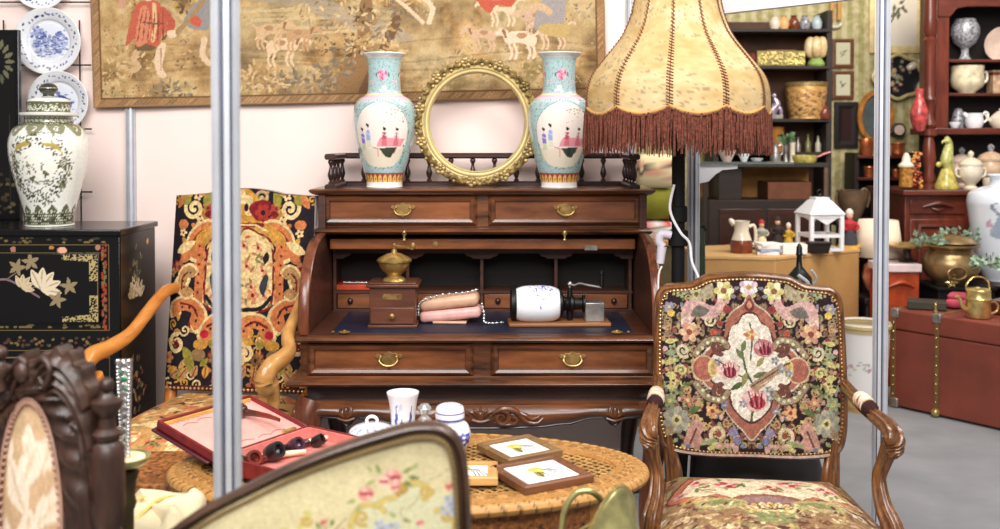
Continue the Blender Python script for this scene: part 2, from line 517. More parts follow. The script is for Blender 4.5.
# header beam running from the booth corner
a = at(705, -2, 4.3); b = at(890, -22, 3.75)
mb = MB(); q0 = at(716, 15, 4.25); q1 = at(885, -4, 3.7)
d = (q1 - q0); d.z = 0; d.normalize(); nrm = Vector((-d.y, d.x, 0)) * 0.02
for zz in (0,):
    vs = []
    for q in (q0, q1):
        for sgn in (-1, 1):
            vs += [q + nrm * sgn, q + nrm * sgn + Vector((0, 0, 0.22))]
    mb.add(vs, [(0, 1, 3, 2), (4, 6, 7, 5), (0, 4, 5, 1), (2, 3, 7, 6), (1, 5, 7, 3), (0, 2, 6, 4)])
struct('trim_3', mb, WHITEP)

def alu_post(x, y, label, r=0.024, group=None):
    t = thing('exhibition_post', label, 'post', (x, y, 0), 0, None)
    mk('upright', post('p', 0, 0, r), ALU, t, ang=20)
    for k in range(8):
        a0 = 2 * PI * k / 8 + PI / 8; q = [(r * rr * math.cos(a0 + da), r * rr * math.sin(a0 + da)) for da, rr in ((.19, .60), (.19, .72), (.47, .72), (.47, .60))]
        mk('groove_shade_strip', MB().prism(q, .03, 2.74, 'xy'), ALUG, t)  # darker strips added in the slots to stand for their shade
    mb = MB().lathe([(0.05, 0), (0.05, .008), (.03, .012), (.03, .03)], n=16); mk('foot_plate', mb, ALU, t)
    return t
pl = at(226.5, 250, 1.70); alu_post(pl.x, 1.70, 'grooved silver post cutting through the patterned high-back chair, the widest post in view')
pr = at(881, 250, 3.2); alu_post(pr.x, 3.2, 'grooved silver post just right of the dark floral armchair')
pk = at(693.5, 200, 4.2); alu_post(pk.x, 4.2, 'grooved silver post beside the black lamp stem at the end of the desk', 0.026)

# ================================================================== roll-top desk
DX, DY = -0.070, 3.57
desk = thing('roll_top_desk', 'open walnut roll-top desk with carved apron and a spindle gallery on top', 'desk', (DX, DY, 0)); desk.scale = (1.02, 1, 1)
HW = 0.640
# lower carcass
mb = MB().box(-HW, HW, .035, .70, .615, .772)
mk('carcass', mb, WAL, desk, bev=.002)
def u_path(hw, y0, y1): return [(-hw, y1), (-hw, y0), (hw, y0), (hw, y1)]
nose = [(-.02, 0), (0, 0), (.014, .004), (.020, .013), (.014, .022), (0, .0265), (-.02, .0265)]
def molding(name, hw, y0, z, prof, mat=WAL, h=1.0, y1=.70):
    mb = MB().miter(u_path(hw, y0, y1), [(o, z + d * h) for o, d in prof])
    return mk(name, mb, mat, desk, ang=50)
# writing board
mb = MB().box(-.655, .655, .012, .70, .770, .797); mk('writing_board', mb, WALI, desk)
molding('ledge_molding', .655, .012, .770, nose)
ogee = [(-.1, 0), (.0, 0), (.018, .002), (.040, .010), (.046, .018), (.040, .026), (.02, .030), (.012, .040), (-.1, .040)]
molding('base_molding', .640, .03, .608, ogee)
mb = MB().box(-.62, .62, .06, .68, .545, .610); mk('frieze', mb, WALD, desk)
# lower drawers
def drawer(x0, x1, z0, z1, y, hx):
    w = (x1 - x0)
    mb = MB().box(x0 + .02, x1 - .02, y - .006, y + .03, z0 + .02, z1 - .02)
    d = mk('drawer', mb, WALP, desk)
    loop = [(x0 + .022, z0 + .022), (x0 + .022, z1 - .022), (x1 - .022, z1 - .022), (x1 - .022, z0 + .022)]
    mb = MB().miter(list(reversed(loop)), [(-.008, y - .004), (-.004, y - .016), (.006, y - .020), (.014, y - .014), (.022, y - .004), (.022, y + .01), (-.008, y + .01)], True, 'xz')
    mk('drawer_molding', mb, WAL, d, ang=30)
    zc = (z0 + z1) / 2
    h = MB(); yy = y - .012
    pts = [(-.052, .012), (-.044, .020), (-.034, .016), (-.026, .024), (-.014, .022), (0, .030), (.014, .022), (.026, .024), (.034, .016), (.044, .020), (.052, .012), (.044, .004), (.036, .004), (.026, -.006), (.016, -.018), (.008, -.024), (0, -.032), (-.008, -.024), (-.016, -.018), (-.026, -.006), (-.036, .004), (-.044, .004)]
    h.prism([(hx + p[0] * .95, zc + p[1]) for p in pts], yy, yy + .006)
    hd = mk('handle', h, BRASSD, d, bev=.001)
    h = MB()
    h.tube([(hx - .028, yy - .004, zc + .010), (hx - .032, yy - .014, zc - .002), (hx - .018, yy - .018, zc - .016), (hx, yy - .018, zc - .019), (hx + .018, yy - .018, zc - .016), (hx + .032, yy - .014, zc - .002), (hx + .028, yy - .004, zc + .010)], .0032, 8, 4)
    h.ball((hx - .028, yy - .004, zc + .011), .006, 8, 6); h.ball((hx + .028, yy - .004, zc + .011), .006, 8, 6)
    mk('bail', h, BRASS, hd)
    return d
drawer(-.615, -.025, .645, .770, .035, -.325)
drawer(.035, .615, .645, .770, .035, .325)
# roll sides
side = [(.70, .797), (.018, .797), (.016, .86), (.022, .91), (.045, .965), (.085, 1.02), (.14, 1.065), (.21, 1.10), (.30, 1.118), (.39, 1.125), (.39, 1.285), (.70, 1.285)]
for x0 in (-HW, HW - .03):
    mb = MB().prism(side, x0, x0 + .03, 'yz'); mk('roll_side', mb, WALI, desk, bev=.004)
# front edge strip of the curved sides, highlight put in as a lighter wood tone
for sx in (-1, 1):
    mb = MB(); pth = cr([(.012, .80), (.010, .86), (.016, .91), (.040, .968), (.081, 1.024), (.137, 1.070), (.208, 1.105), (.30, 1.123), (.39, 1.130)], 5) if False else [Vector((a, b, 0)) for a, b in [(.014, .80), (.012, .86), (.018, .91), (.041, .967), (.082, 1.023), (.138, 1.068), (.208, 1.103), (.30, 1.121), (.385, 1.128)]]
    xs = sx * (HW - .015)
    mb.tube([(xs, p.x, p.y) for p in cr(pth, 4)], .019, 10, 0, flat=.35, up=(1, 0, 0)); mk('side_edge', mb, WALZ, desk)
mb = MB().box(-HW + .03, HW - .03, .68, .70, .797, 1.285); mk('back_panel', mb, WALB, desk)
# upper case with drawers, top board
mb = MB().box(-HW, HW, .41, .70, 1.152, 1.284); mk('upper_case', mb, WAL, desk, bev=.002)
drawer(-.622, -.02, 1.158, 1.284, .412, -.31)
drawer(.022, .622, 1.158, 1.284, .412, .325)
mb = MB().box(-.645, .645, .385, .715, 1.284, 1.304); mk('top_board', mb, WALP, desk)
molding('top_molding', .645, .39, 1.281, [(-.08, 0), (0, 0), (.012, .005), (.022, .012), (.026, .020), (.020, .0245), (-.08, .0245)], y1=.715)
molding('bead_molding', .63, .40, 1.124, [(-.05, 0), (.0, 0), (.022, .003), (.030, .013), (.022, .023), (.0, .026), (-.05, .026)], h=1.05)
mb = MB().box(-.60, .60, .425, .455, 1.062, 1.104); d_ = mk('tambour_rail', mb, WALP, desk, bev=.004)
mb = MB()
for k in range(9): mb.tube([(-.60, .47 + k * .022, 1.100 + k * .004), (.60, .47 + k * .022, 1.100 + k * .004)], .011, 8)
mk('tambour', mb, WALD, desk)
for x in (-.30, .318):
    mb = MB().lathe([(.004, 0), (.005, .006), (.0035, .010), (.008, .016), (.009, .022), (.006, .027), (.0, .030)], n=12, M=Matrix.Translation((x, .37, 1.132)) @ Matrix.Rotation(R(90), 4, 'X'))
    mb.tube([(x, .345, 1.135), (x, .345, 1.112)], .0035, 8); mb.ball((x, .345, 1.108), .007, 10, 8); mb.ball((x, .345, 1.138), .008, 10, 8)
    mk('knob', mb, BRASSB, d_)
mb = MB().lathe([(.011, 0), (.011, .003), (0, .004)], n=14, M=Matrix.Translation((-.185, .425, 1.083)) @ Matrix.Rotation(R(90), 4, 'X')); mk('lock', mb, BRASSD, d_)
mb = MB().box(.40, .45, .415, .425, 1.06, 1.078); mk('lock', mb, STEEL, d_)
# pigeonholes
ph = .545
mb = MB(); xs = [-.600, -.305, -.005, .295, .595]
mb.box(-.605, .605, ph, .68, .866, .878); mb.box(-.605, .605, ph, .68, .797, .803)
mb.box(-.605, .605, ph, .68, 1.062, 1.075)
pg = mk('pigeonhole_shelf', mb, WALI, desk)
for x in xs:
    mb = MB().box(x - .006, x + .006, ph + .002, .68, .80, 1.065); mk('divider', mb, WALI, pg)
prf = [(-.605, 1.066), (-.605, 1.012)]
for xa, xb in zip(xs[:-1], xs[1:]):
    prf += [(xa + .035, 1.012), (xa + .045, 1.020), (xa + .06, 1.022), (xa + .07, 1.034), (xb - .07, 1.034), (xb - .06, 1.022), (xb - .045, 1.020), (xb - .035, 1.012)]
prf += [(.605, 1.012), (.605, 1.066)]
mb = MB().prism(prf, ph - .012, ph); mk('valance', mb, WALI, desk)
for xa, xb in zip(xs[:-1], xs[1:]):
    mb = MB().box(xa + .010, xb - .010, ph + .004, ph + .1, .805, .863); dd = mk('small_drawer', mb, WALP, desk, bev=.002)
    for sx in (-1, 1):
        mb = MB(); c = ((xa + xb) / 2 + sx * .085, ph - .001, .835); mb.ball(c, (.012, .012, .014), 10, 8)
        mk('turned_knob', mb, WALD, dd)
# leather inset with corner ornaments
mb = MB().box(-.535, .545, .055, .50, .7972, .7992); le = mk('leather_inset', mb, BLUEL, desk)
for sx in (-1, 1):
    mb = MB(); cx = sx * .485
    for k in range(8):
        a = k * PI / 4; mb.ball((cx + .013 * math.cos(a), .045 + .012 * math.sin(a), .803), (.007, .007, .004), 8, 5)
    mb.ball((cx, .045, .806), (.008, .008, .006), 8, 6); mb.ball((cx + sx * .04, .045, .803), (.007, .006, .005), 8, 5)
    mb.tube([(cx - .02, .045, .802), (cx + .02, .045, .802)], .003, 6)
    mk('corner_ornament', mb, BRASSD, le)
# carved apron
def wave(x):
    ax = abs(x)
    pts = [(0, .452), (.10, .453), (.20, .457), (.30, .468), (.40, .490), (.44, .490), (.475, .462), (.51, .490), (.56, .494), (.60, .482), (.66, .464)]
    for (a, za), (b, zb) in zip(pts[:-1], pts[1:]):
        if a <= ax <= b:
            t = (ax - a) / (b - a); t = t * t * (3 - 2 * t); return za + (zb - za) * t
    return pts[-1][1]
mb = MB(); N = 90
def apf(u, v):
    x = -.66 + 1.32 * u; zb = wave(x); z = zb + (.552 - zb) * v
    return (x, .030 - .035 * math.sin(PI * min(1, v * 1.05)) ** .8 + .012, z)
mb.grid(apf, N, 12)
mb.grid(lambda u, v: (-.66 + 1.32 * u, .065, wave(-.66 + 1.32 * u) + (.552 - wave(-.66 + 1.32 * u)) * v), N, 2)
mb.grid(lambda u, v: (-.66 + 1.32 * u, .042 + .023 * v, wave(-.66 + 1.32 * u)), N, 2)
mb.box(-.64, .64, .03, .10, .545, .556)
ap = mk('apron', mb, WAL, desk, ang=60)
mb = MB().tube([(x, .036, wave(x) + .003) for x in [-.655 + 1.31 * i / 110 for i in range(111)]], .0055, 8); mk('apron_bead', mb, WALD, ap)
mb = MB(); yb = .006
def scrl(cx, cz, r, turns, a0, dirn, w0=.011, w1=.005):
    pts = []
    for k in range(int(18 * turns) + 1):
        t = k / (18 * turns); rr = r * (1 - .82 * t); a = a0 + dirn * 2 * PI * turns * t
        pts.append((cx + rr * math.cos(a), yb - .003 + .006 * t, cz + rr * math.sin(a)))
    mb.tube(pts, [w0, w0 * .8, w1], 8)
mb.ball((0, yb, .508), (.014, .014, .022), 12, 8)
for k in (-2, -1, 0, 1, 2):
    mb.tube([(k * .006, yb, .505), (k * .016, yb - .006, .530 - abs(k) * .004), (k * .026, yb, .540 - abs(k) * .008)], [.006, .006, .002], 8, 3)
mb.tube([(-.03, yb, .494), (0, yb - .006, .488), (.03, yb, .494)], .007, 8, 3)
for sx in (-1, 1):
    scrl(sx * .075, .500, .030, 1.4, PI / 2, -sx); scrl(sx * .118, .494, .020, 1.2, PI / 2 + .5, sx, .008)
    mb.tube([(sx * .04, yb, .512), (sx * .075, yb - .006, .534), (sx * .115, yb - .004, .530), (sx * .145, yb, .505), (sx * .165, yb, .486), (sx * .20, yb, .482), (sx * .222, yb + .004, .500)], [.006, .010, .011, .010, .008, .006, .003], 8, 5)
    mb.tube([(sx * .13, yb, .525), (sx * .16, yb - .002, .510), (sx * .185, yb, .497), (sx * .215, yb + .002, .512)], [.004, .009, .008, .003], 8, 5)
    mb.tube([(sx * .05, yb, .484), (sx * .09, yb - .003, .478), (sx * .13, yb, .480)], [.003, .008, .003], 8, 4)
mk('carving', mb, WAL, ap)
for sx in (-1, 1):
    mb = MB(); cx = sx * .475
    mb.ball((cx, yb + .002, .520), (.011, .010, .020), 10, 8)
    for k in (-1, 1):
        mb.tube([(cx, yb + .004, .500), (cx + k * .020, yb, .515), (cx + k * .016, yb + .003, .538)], [.004, .007, .003], 8, 4)
    mb.tube([(cx - .03, yb + .006, .498), (cx, yb, .490), (cx + .03, yb + .006, .498)], .005, 8, 3)
    mk('leaf_carving', mb, WAL, ap)
# legs
for sx in (-1, 1):
    for fy in (0, 1):
        y = .06 + fy * .58; s = -1 if fy == 0 else 1
        mb = MB().tube([(sx * .60, y, .552), (sx * .625, y + s * .02, .47), (sx * .618, y + s * .015, .36), (sx * .598, y, .22), (sx * .592, y - s * .005, .10), (sx * .612, y + s * .015, .04), (sx * .63, y + s * .03, .018)], [.052, .056, .040, .029, .024, .026, .022], 14, 5)
        mb.ball((sx * .628, y + s * .028, .018), (.034, .034, .018), 14, 8)
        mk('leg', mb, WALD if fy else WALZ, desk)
# gallery
gp = [(-.592, .395), (-.592, .70), (.592, .70), (.592, .395)]
mb = MB().miter(gp, [(-.022, 1.304), (.022, 1.304), (.022, 1.318), (.016, 1.324), (-.016, 1.324), (-.022, 1.318)]); mk('gallery_base', mb, WALD, desk)
mb = MB().miter(gp, [(-.022, 1.427), (-.016, 1.421), (.016, 1.421), (.022, 1.427), (.022, 1.439), (.016, 1.445), (-.016, 1.445), (-.022, 1.439)]); mk('gallery_rail', mb, WALD, desk)
bal = MB().lathe([(.011, 0), (.011, .006), (.006, .012), (.009, .020), (.013, .032), (.013, .040), (.009, .055), (.006, .068), (.0065, .074), (.009, .080), (.012, .086), (.012, .092), (.008, .097)], n=12)
b0 = None
spots = [(-.592 + i * .0911, .70) for i in range(14)] + [(sx * .592, .415 + k * .088) for k in range(3) for sx in (-1, 1)]
for i, (x, y) in enumerate(spots):
    if b0 is None: b0 = mk('baluster', bal, WALD, desk, loc=(x, y, 1.324))
    else: dup_part(b0, desk, (x, y, 1.324))

# ================================================================== famille rose vases
VP_ = [(.0, .0), (.070, .0), (.074, .006), (.074, .020), (.078, .045), (.094, .10), (.112, .17), (.124, .24), (.127, .295), (.122, .335), (.104, .362), (.082, .376), (.071, .388), (.067, .410), (.066, .455), (.067, .500), (.071, .525), (.082, .538), (.090, .545), (.090, .550), (.084, .548), (.062, .520), (.058, .45)]
def vase_canvas(flip):
    c = Cv(-180, 180, 0, 550, 1.3, (164, 194, 194), 2.2)
    r = random.Random(5)
    for _ in range(4200):
        x, y = r.uniform(-180, 180), r.uniform(60, 540); q = r.choice([(96, 140, 136), (196, 140, 156), (84, 110, 104), (196, 210, 206), (116, 126, 160), (170, 200, 200)])
        c.ell(x, y, r.uniform(1.2, 3.2), r.uniform(1.2, 3), q)
    for x0 in (-180, 0, 180):   # white reserve, one to the front
        rs = lambda k: [(x0 + 57 * k * math.cos(q * PI / 30), 215 + 133 * k * math.sin(q * PI / 30)) for q in range(60)]
        c.poly(rs(1.02), (110, 124, 116)); c.poly(rs(1.0), (236, 224, 214))
        c.poly([(x0 - 51, 160), (x0 + 51, 160), (x0 + 45, 120), (x0 + 30, 90), (x0, 82), (x0 - 30, 90), (x0 - 50, 120)], (226, 214, 192))
        # flowering branch
        c.line([(x0 + 52, 315), (x0 + 40, 308), (x0 + 20, 318), (x0 + 4, 312)], 2, (110, 90, 80)); c.line([(x0 + 52, 300), (x0 + 42, 285), (x0 + 44, 262)], 2, (110, 90, 80))
        for _ in range(26):
            xx, yy = x0 + r.uniform(4, 56), r.uniform(258, 330); c.ell(xx, yy, 2.4, 2.4, r.choice([(214, 130, 150), (80, 150, 110), (240, 190, 200), (150, 170, 120)]))
        # robed figures
        def fig(x, y, robe, sk, h=60):
            c.poly([(x - 5, y), (x + 5, y), (x + 4, y + h * .6), (x, y + h * .72), (x - 4, y + h * .6)], robe); c.poly([(x - 6, y - 24), (x + 6, y - 24), (x + 4, y + 4), (x - 4, y + 4)], sk)
            c.ell(x, y + h * .83, 4.5, 7, (240, 210, 190)); c.ell(x + 1, y + h * .93, 6, 6, (28, 24, 32)); c.ell(x - 1.5, y + h * 1.0, 3, 5, (28, 24, 32)); c.line([(x - 5, y + h * .5), (x + 5, y + h * .35)], 3, (236, 226, 206)); c.line([(x, y), (x, y + h * .6)], 2, (96, 60, 90))
        fig(x0 - 40, 178, (130, 120, 196), (200, 206, 170), 62); fig(x0 - 26, 190, (150, 170, 220), (220, 216, 190), 66)
        c.poly([(x0 - 10, 168), (x0 + 42, 168), (x0 + 50, 200), (x0 - 2, 204)], (230, 150, 160)); c.poly([(x0 - 6, 162), (x0 + 34, 166), (x0 + 20, 122), (x0 + 8, 128)], (44, 60, 44))
        c.line([(x0 - 18, 165), (x0 - 8, 160), (x0 - 8, 130)], 4, (206, 80, 80)); c.line([(x0 + 32, 165), (x0 + 28, 140)], 4, (206, 80, 80))
        fig(x0 + 6, 196, (206, 90, 110), (210, 110, 120), 46); fig(x0 + 30, 196, (224, 160, 170), (210, 110, 120), 44)
        for yy in range(100, 175, 14): c.ell(x0 + 54 - abs(yy - 140) * .15, yy, 5, 6, (90, 160, 120)); c.ell(x0 - 54, yy + 6, 4, 5, (150, 170, 130))
        c.line([(x0 - 52, 150), (x0 - 44, 100), (x0 - 30, 80)], 3, (170, 180, 150))
    for x in range(-180, 181, 12):   # key band at foot
        pass
    c.poly([(-180, 22), (180, 22), (180, 60), (-180, 60)], (150, 70, 74))
    for i in range(24):
        x = -172 + i * 15; c.poly([(x - 6, 24), (x + 6, 24), (x + 5, 46), (x, 56), (x - 5, 46)], (232, 186, 92)); c.ell(x, 36, 2.5, 7, (150, 70, 74))
    c.poly([(-180, 0), (180, 0), (180, 22), (-180, 22)], (242, 240, 236))
    c.poly([(-180, 358), (180, 358), (180, 376), (-180, 376)], (236, 190, 206)); c.poly([(-180, 376), (180, 376), (180, 384), (-180, 384)], (240, 222, 170))
    for i in range(60): c.ell(-180 + i * 6, 388, 2, 3, (226, 170, 190)); c.ell(-180 + i * 6, 352, 2.4, 4, (240, 238, 230))
    for x0 in (-90, 0, 90, 180, -180):
        for k in range(9): c.ell(x0 + 11 * math.cos(k * .7), 460 + 12 * math.sin(k * .7), 17, 9, ((226, 140, 166), (206, 84, 124), (240, 176, 196))[k % 3])
        c.ell(x0, 460, 15, 8, (236, 150, 170)); c.ell(x0, 460, 6, 4, (200, 60, 100))
        for q in (-1, 1): c.leaf(x0 + q * 24, 450, 22, 12, PI / 2 + q * .5, (60, 130, 100)); c.flower(x0 + q * 38, 430, 9, 6, (240, 200, 210), (200, 80, 90))
    c.poly([(-180, 528), (180, 528), (180, 550), (-180, 550)], (214, 218, 214))
    return c
def paint_round(o, c, hscale=1000.0):
    # angle measured from the side that faces the front (-Y)
    paint(o, c, lambda p: (np.degrees(np.arctan2(p[:, 0], -p[:, 1])), p[:, 2] * hscale))
cvase = vase_canvas(False)
pv = dense_prof(VP_, 240)
mb = MB().lathe(pv, n=240, cap=False)
v1p = at(384, 186, 4.10)
v1 = mk('porcelain_vase', mb, GLAZE, loc=(v1p.x, 4.12, 1.3055)); paint_round(v1, cvase)
tag(v1, 'turquoise oriental vase with figure scene, standing left of the round gilt frame', 'vase', 'pair of oriental vases')
v2p = at(559, 186, 4.10)
v2 = v1.copy(); COL.objects.link(v2); v2.location = (v2p.x, 4.10, 1.3055); v2.rotation_euler = (0, 0, R(6))
v2['label'] = 'turquoise oriental vase with figure scene, standing right of the round gilt frame'
# ================================================================== round gilt frame (empty)
fc = at(477, 120, 4.14)
RF = thing('empty_picture_frame', 'empty round gilt frame with moulded flowers leaning between the two turquoise vases', 'picture frame', (fc.x, 4.135, 1.3055))
tilt = R(-5)
def ring(prof, rx, rz, n=120):
    mb = MB(); k = len(prof); vs = []; fs = []
    for i in range(n):
        a = 2 * PI * i / n
        for o, d in prof: vs.append(((rx + o) * math.cos(a), d, (rz + o) * math.sin(a)))
    for i in range(n):
        j = (i + 1) % n
        for q in range(k):
            r_2 = (q + 1) % k; fs.append((i * k + q, j * k + q, j * k + r_2, i * k + r_2))
    return mb.add(vs, fs)
ro = .257
TM = Matrix.Translation((0, 0, .2695)) @ Matrix.Rotation(tilt, 4, 'X')
mb = ring([(-.062, .012), (-.060, -.002), (-.055, -.007), (-.052, -.002), (-.046, -.003), (-.041, -.011), (-.036, -.005), (-.030, -.008), (-.030, .012)], ro, ro * 1.03).xf(TM); mk('inner_molding', mb, GILTP, RF)
mb = ring([(-.032, .014), (-.032, -.002), (-.016, -.010), (0, -.006), (.004, .004), (.004, .014)], ro - .004, ro * 1.03 - .004).xf(TM); mk('outer_band', mb, GILT, RF)
mb = MB(); r2 = random.Random(3)
for i in range(52):
    a = 2 * PI * i / 44 + .05; rr = ro - .014; x, z = rr * math.cos(a), rr * 1.03 * math.sin(a)
    big = i % 4 == 0
    if big:
        for k in range(5):
            b = a + 2 * PI * k / 5; mb.ball((x + .014 * math.cos(b), -.012, z + .014 * math.sin(b)), (.011, .007, .011), 8, 6)
        mb.ball((x, -.016, z), .008, 8, 6)
    else:
        s = r2.choice((-1, 1)); t = Vector((-math.sin(a), 0, math.cos(a))); n_r = Vector((math.cos(a), 0, math.sin(a)))
        c0 = Vector((x, -.010, z))
        mb.tube([c0 - t * .016 - n_r * .006 * s, c0 + Vector((0, -.006, 0)) + n_r * .007 * s, c0 + t * .016 - n_r * .004 * s], [.004, .010, .004], 8, 3)
        mb.ball(c0 - n_r * .012 * s, (.008, .006, .008), 8, 5)
mb.xf(TM); mk('flower_relief', mb, GILT, RF)

# ================================================================== box coffee grinder
p = at(394, 328, 3.86); G = thing('coffee_grinder', 'wooden box coffee grinder with brass bowl and crank in the desk', 'coffee grinder', (xat(394, 3.79), 3.79, .7995))
mb = MB().box(-.092, .092, -.075, .075, .0, .010).box(-.086, .086, -.07, .07, .010, .150); mk('box_body', mb, wood('mill_wood', (66, 34, 22), (112, 64, 42), 'x', 5, 0.4, 0.2), G, bev=.002)
mb = MB().box(-.082, .082, -.077, -.06, .014, .076); d_ = mk('drawer', mb, MATS['mill_wood'], G, bev=.003)
mb = MB().lathe([(.005, 0), (.004, .008), (.010, .014), (.010, .018), (0, .022)], n=12, M=Matrix.Translation((0, -.077, .046)) @ Matrix.Rotation(R(90), 4, 'X')); mk('knob', mb, BRASSD, d_)
mb = MB().box(-.098, .098, -.082, .082, .150, .162).box(-.09, .09, -.076, .076, .162, .168); mk('lid_board', mb, MATS['mill_wood'], G, bev=.003)
mb = MB().prism([(-.032, .105), (.032, .105), (.038, .115), (.032, .126), (-.032, .126), (-.038, .115)], -.072, -.0695); mk('name_plate', mb, BRASSD, G)
mb = MB().lathe([(.045, .168), (.040, .176), (.028, .182), (.028, .190), (.046, .206), (.058, .226), (.060, .236), (.066, .240), (.066, .246), (.054, .256), (.030, .268), (.012, .273), (.010, .284), (0, .288)], n=32); mk('brass_bowl', mb, BRASS, G)
mb = MB().tube([(0, 0, .282), (0, 0, .300), (.02, -.01, .298), (.075, -.03, .290)], .0045, 8).ball((0, 0, .303), .007, 8, 6).lathe([(.004, 0), (.009, .006), (.011, .014), (.008, .022), (0, .026)], c=(.075, -.03, .290), n=12); mk('crank', mb, BRASSD, G)

# ================================================================== clutch bag with chain
p = at(452, 322, 3.93)
B = thing('clutch_bag', 'pink leather clutch bag with a metal chain, lying beside the box coffee grinder', 'handbag', (xat(452, 3.84), 3.84, .7995), R(-4))
def pillow(w, d, h, z0, yaw=0.0, rr=.3):
    mb = MB()
    def f(u, v):
        a = 2 * PI * u; ph_ = -PI / 2 + PI * v
        e = .22
        cx, sx = math.cos(a), math.sin(a)
        X = math.copysign(abs(cx) ** e, cx) * math.cos(ph_) ** .28; Y = math.copysign(abs(sx) ** e, sx) * math.cos(ph_) ** .28
        Z = math.sin(ph_)
        return (w * X, d * Y, z0 + h * Z)
    return mb.grid(f, 48, 14, True)
mb = MB().box(-.118, .118, -.05, .05, .012, .055).xf(Matrix.Rotation(R(-6), 4, 'Y')); o_ = mk('lower_body', mb, PINKL, B, bev=.017, ang=70); o_.modifiers['bevel'].segments = 4
mb = MB().box(-.113, .115, -.05, .05, .057, .104).xf(Matrix.Rotation(R(-7), 4, 'Y')); o_ = mk('flap', mb, PEACHL, B, bev=.020, ang=70); o_.modifiers['bevel'].segments = 4
mb = MB().box(-.07, .06, -.05, .04, 0, .010); mk('strap_base', mb, PEACHL, B, bev=.004)
mb = MB()
pts = cr([(-.125, -.03, .03), (-.122, -.05, .07), (-.10, -.05, .092), (-.03, -.045, .112), (.05, -.03, .118), (.10, -.01, .128)], 10)
for i, q in enumerate(pts[::1]): mb.ball(q, .0052 if i % 3 == 0 else .0022, 6, 5)
mk('chain', mb, SILVER, B); mb = MB()
pts = cr([(.118, -.03, .075), (.128, -.05, .04), (.13, -.06, .012), (.16, -.05, .006), (.20, -.03, .006)], 8)
for i, q in enumerate(pts): mb.ball(q, .0052 if i % 3 == 0 else .0022, 6, 5)
mk('chain_tail', mb, SILVER, B)

# small flat red case in the left pigeonhole
p = at(357, 288, 4.12)
mb = MB().box(-.10, .10, -.05, .10, 0, .022); o_ = mk('red_case', mb, REDB, loc=(p.x, 4.175, .8785), rot=(0, 0, 0), bev=.003)
tag(o_, 'flat red case lying in the left pigeonhole behind the box coffee grinder', 'case')
mb = MB()
for i in range(14): mb.ball((-.045 + i * .0072, .004 * math.sin(i), .0045 ), .0042, 6, 5)
o_ = mk('bead_string', mb, SILVER, loc=(p.x - .015, 4.16, .9008)); tag(o_, 'short string of pale beads lying on the flat red case', 'beads')

# ================================================================== wall coffee mill lying down
p = at(556, 326, 3.85)
M_ = thing('coffee_mill', 'white porcelain wall coffee mill with blue decoration, lying on its backboard in the desk', 'coffee grinder', (xat(557, 3.79), 3.79, .7995), R(2))
mb = MB().box(-.185, .200, -.06, .06, 0, .014); mk('backboard', mb, BEECH2 if False else wood('mill_board', (120, 72, 38), (168, 110, 62), 'x', 5, 0.5, 0.1), M_, bev=.004)
RX = Matrix.Translation((-.165, 0, .078)) @ Matrix.Rotation(R(90), 4, 'Y')
prof = dense_prof([(.054, .006), (.060, .014), (.068, .04), (.0705, .090), (.068, .14), (.058, .168), (.050, .176)], 40)
mb = MB().lathe(prof, n=72, M=None)
# painted flowers on the porcelain, then turned to lie along x
o_ = mk('porcelain_jar', mb, GLAZE, M_)
cw = Cv(-180, 180, 0, 200, 2, (244, 244, 248)); r3 = random.Random(9)
for _ in range(70):
    x = r3.gauss(0, 26); y = 110 + r3.gauss(0, 22) - abs(x) * .3
    cw.ell(x, y, r3.uniform(2, 5), r3.uniform(1.5, 3.5), r3.choice([(70, 70, 168), (120, 124, 206), (160, 170, 226), (90, 90, 180)]), r3.uniform(0, 3))
cw.line([(20, 120), (0, 95), (-18, 60)], 2, (80, 80, 170)); cw.line([(5, 110), (26, 70)], 2, (80, 80, 170))
paint(o_, cw, lambda q: (np.degrees(np.arctan2(q[:, 1], -q[:, 0])) + 30, q[:, 2] * 1000))
o_.matrix_local = RX
mb = MB().lathe([(.0, -.012), (.05, -.012), (.060, -.008), (.060, .006), (.055, .016), (.05, .020)], n=32, M=RX); mk('black_cap', mb, IRON, M_)
mb = MB().lathe([(.050, .168), (.054, .174), (.054, .182), (.030, .190), (.024, .200), (.028, .212), (.034, .216), (.034, .226), (.024, .232), (.022, .26), (.034, .264), (.034, .272), (.0, .274)], n=28, M=RX)
mb.tube([(.05, 0, .078), (.05, 0, .14)], [.014, .008], 10).tube([(.05, 0, .078), (.05, 0, .02)], [.016, .012], 10)
mk('grinding_gear', mb, IRON, M_)
mb = MB().box(.105, .178, -.034, .034, .014, .086); mk('catch_box', mb, STEEL, M_, bev=.003)
mb = MB().tube([(.05, 0, .135), (.05, 0, .152), (.065, -.01, .150), (.085, -.02, .158), (.11, -.03, .154), (.165, -.045, .146)], .0038, 8, 3).ball((.05, 0, .154), .009, 10, 6); mk('crank', mb, SILVER, M_)
mb = MB().lathe([(.004, 0), (.009, .004), (.008, .030), (.006, .046), (.010, .05), (.009, .062), (0, .066)], c=(.165, -.045, .146), n=12); mk('crank_knob', mb, IRON, M_)
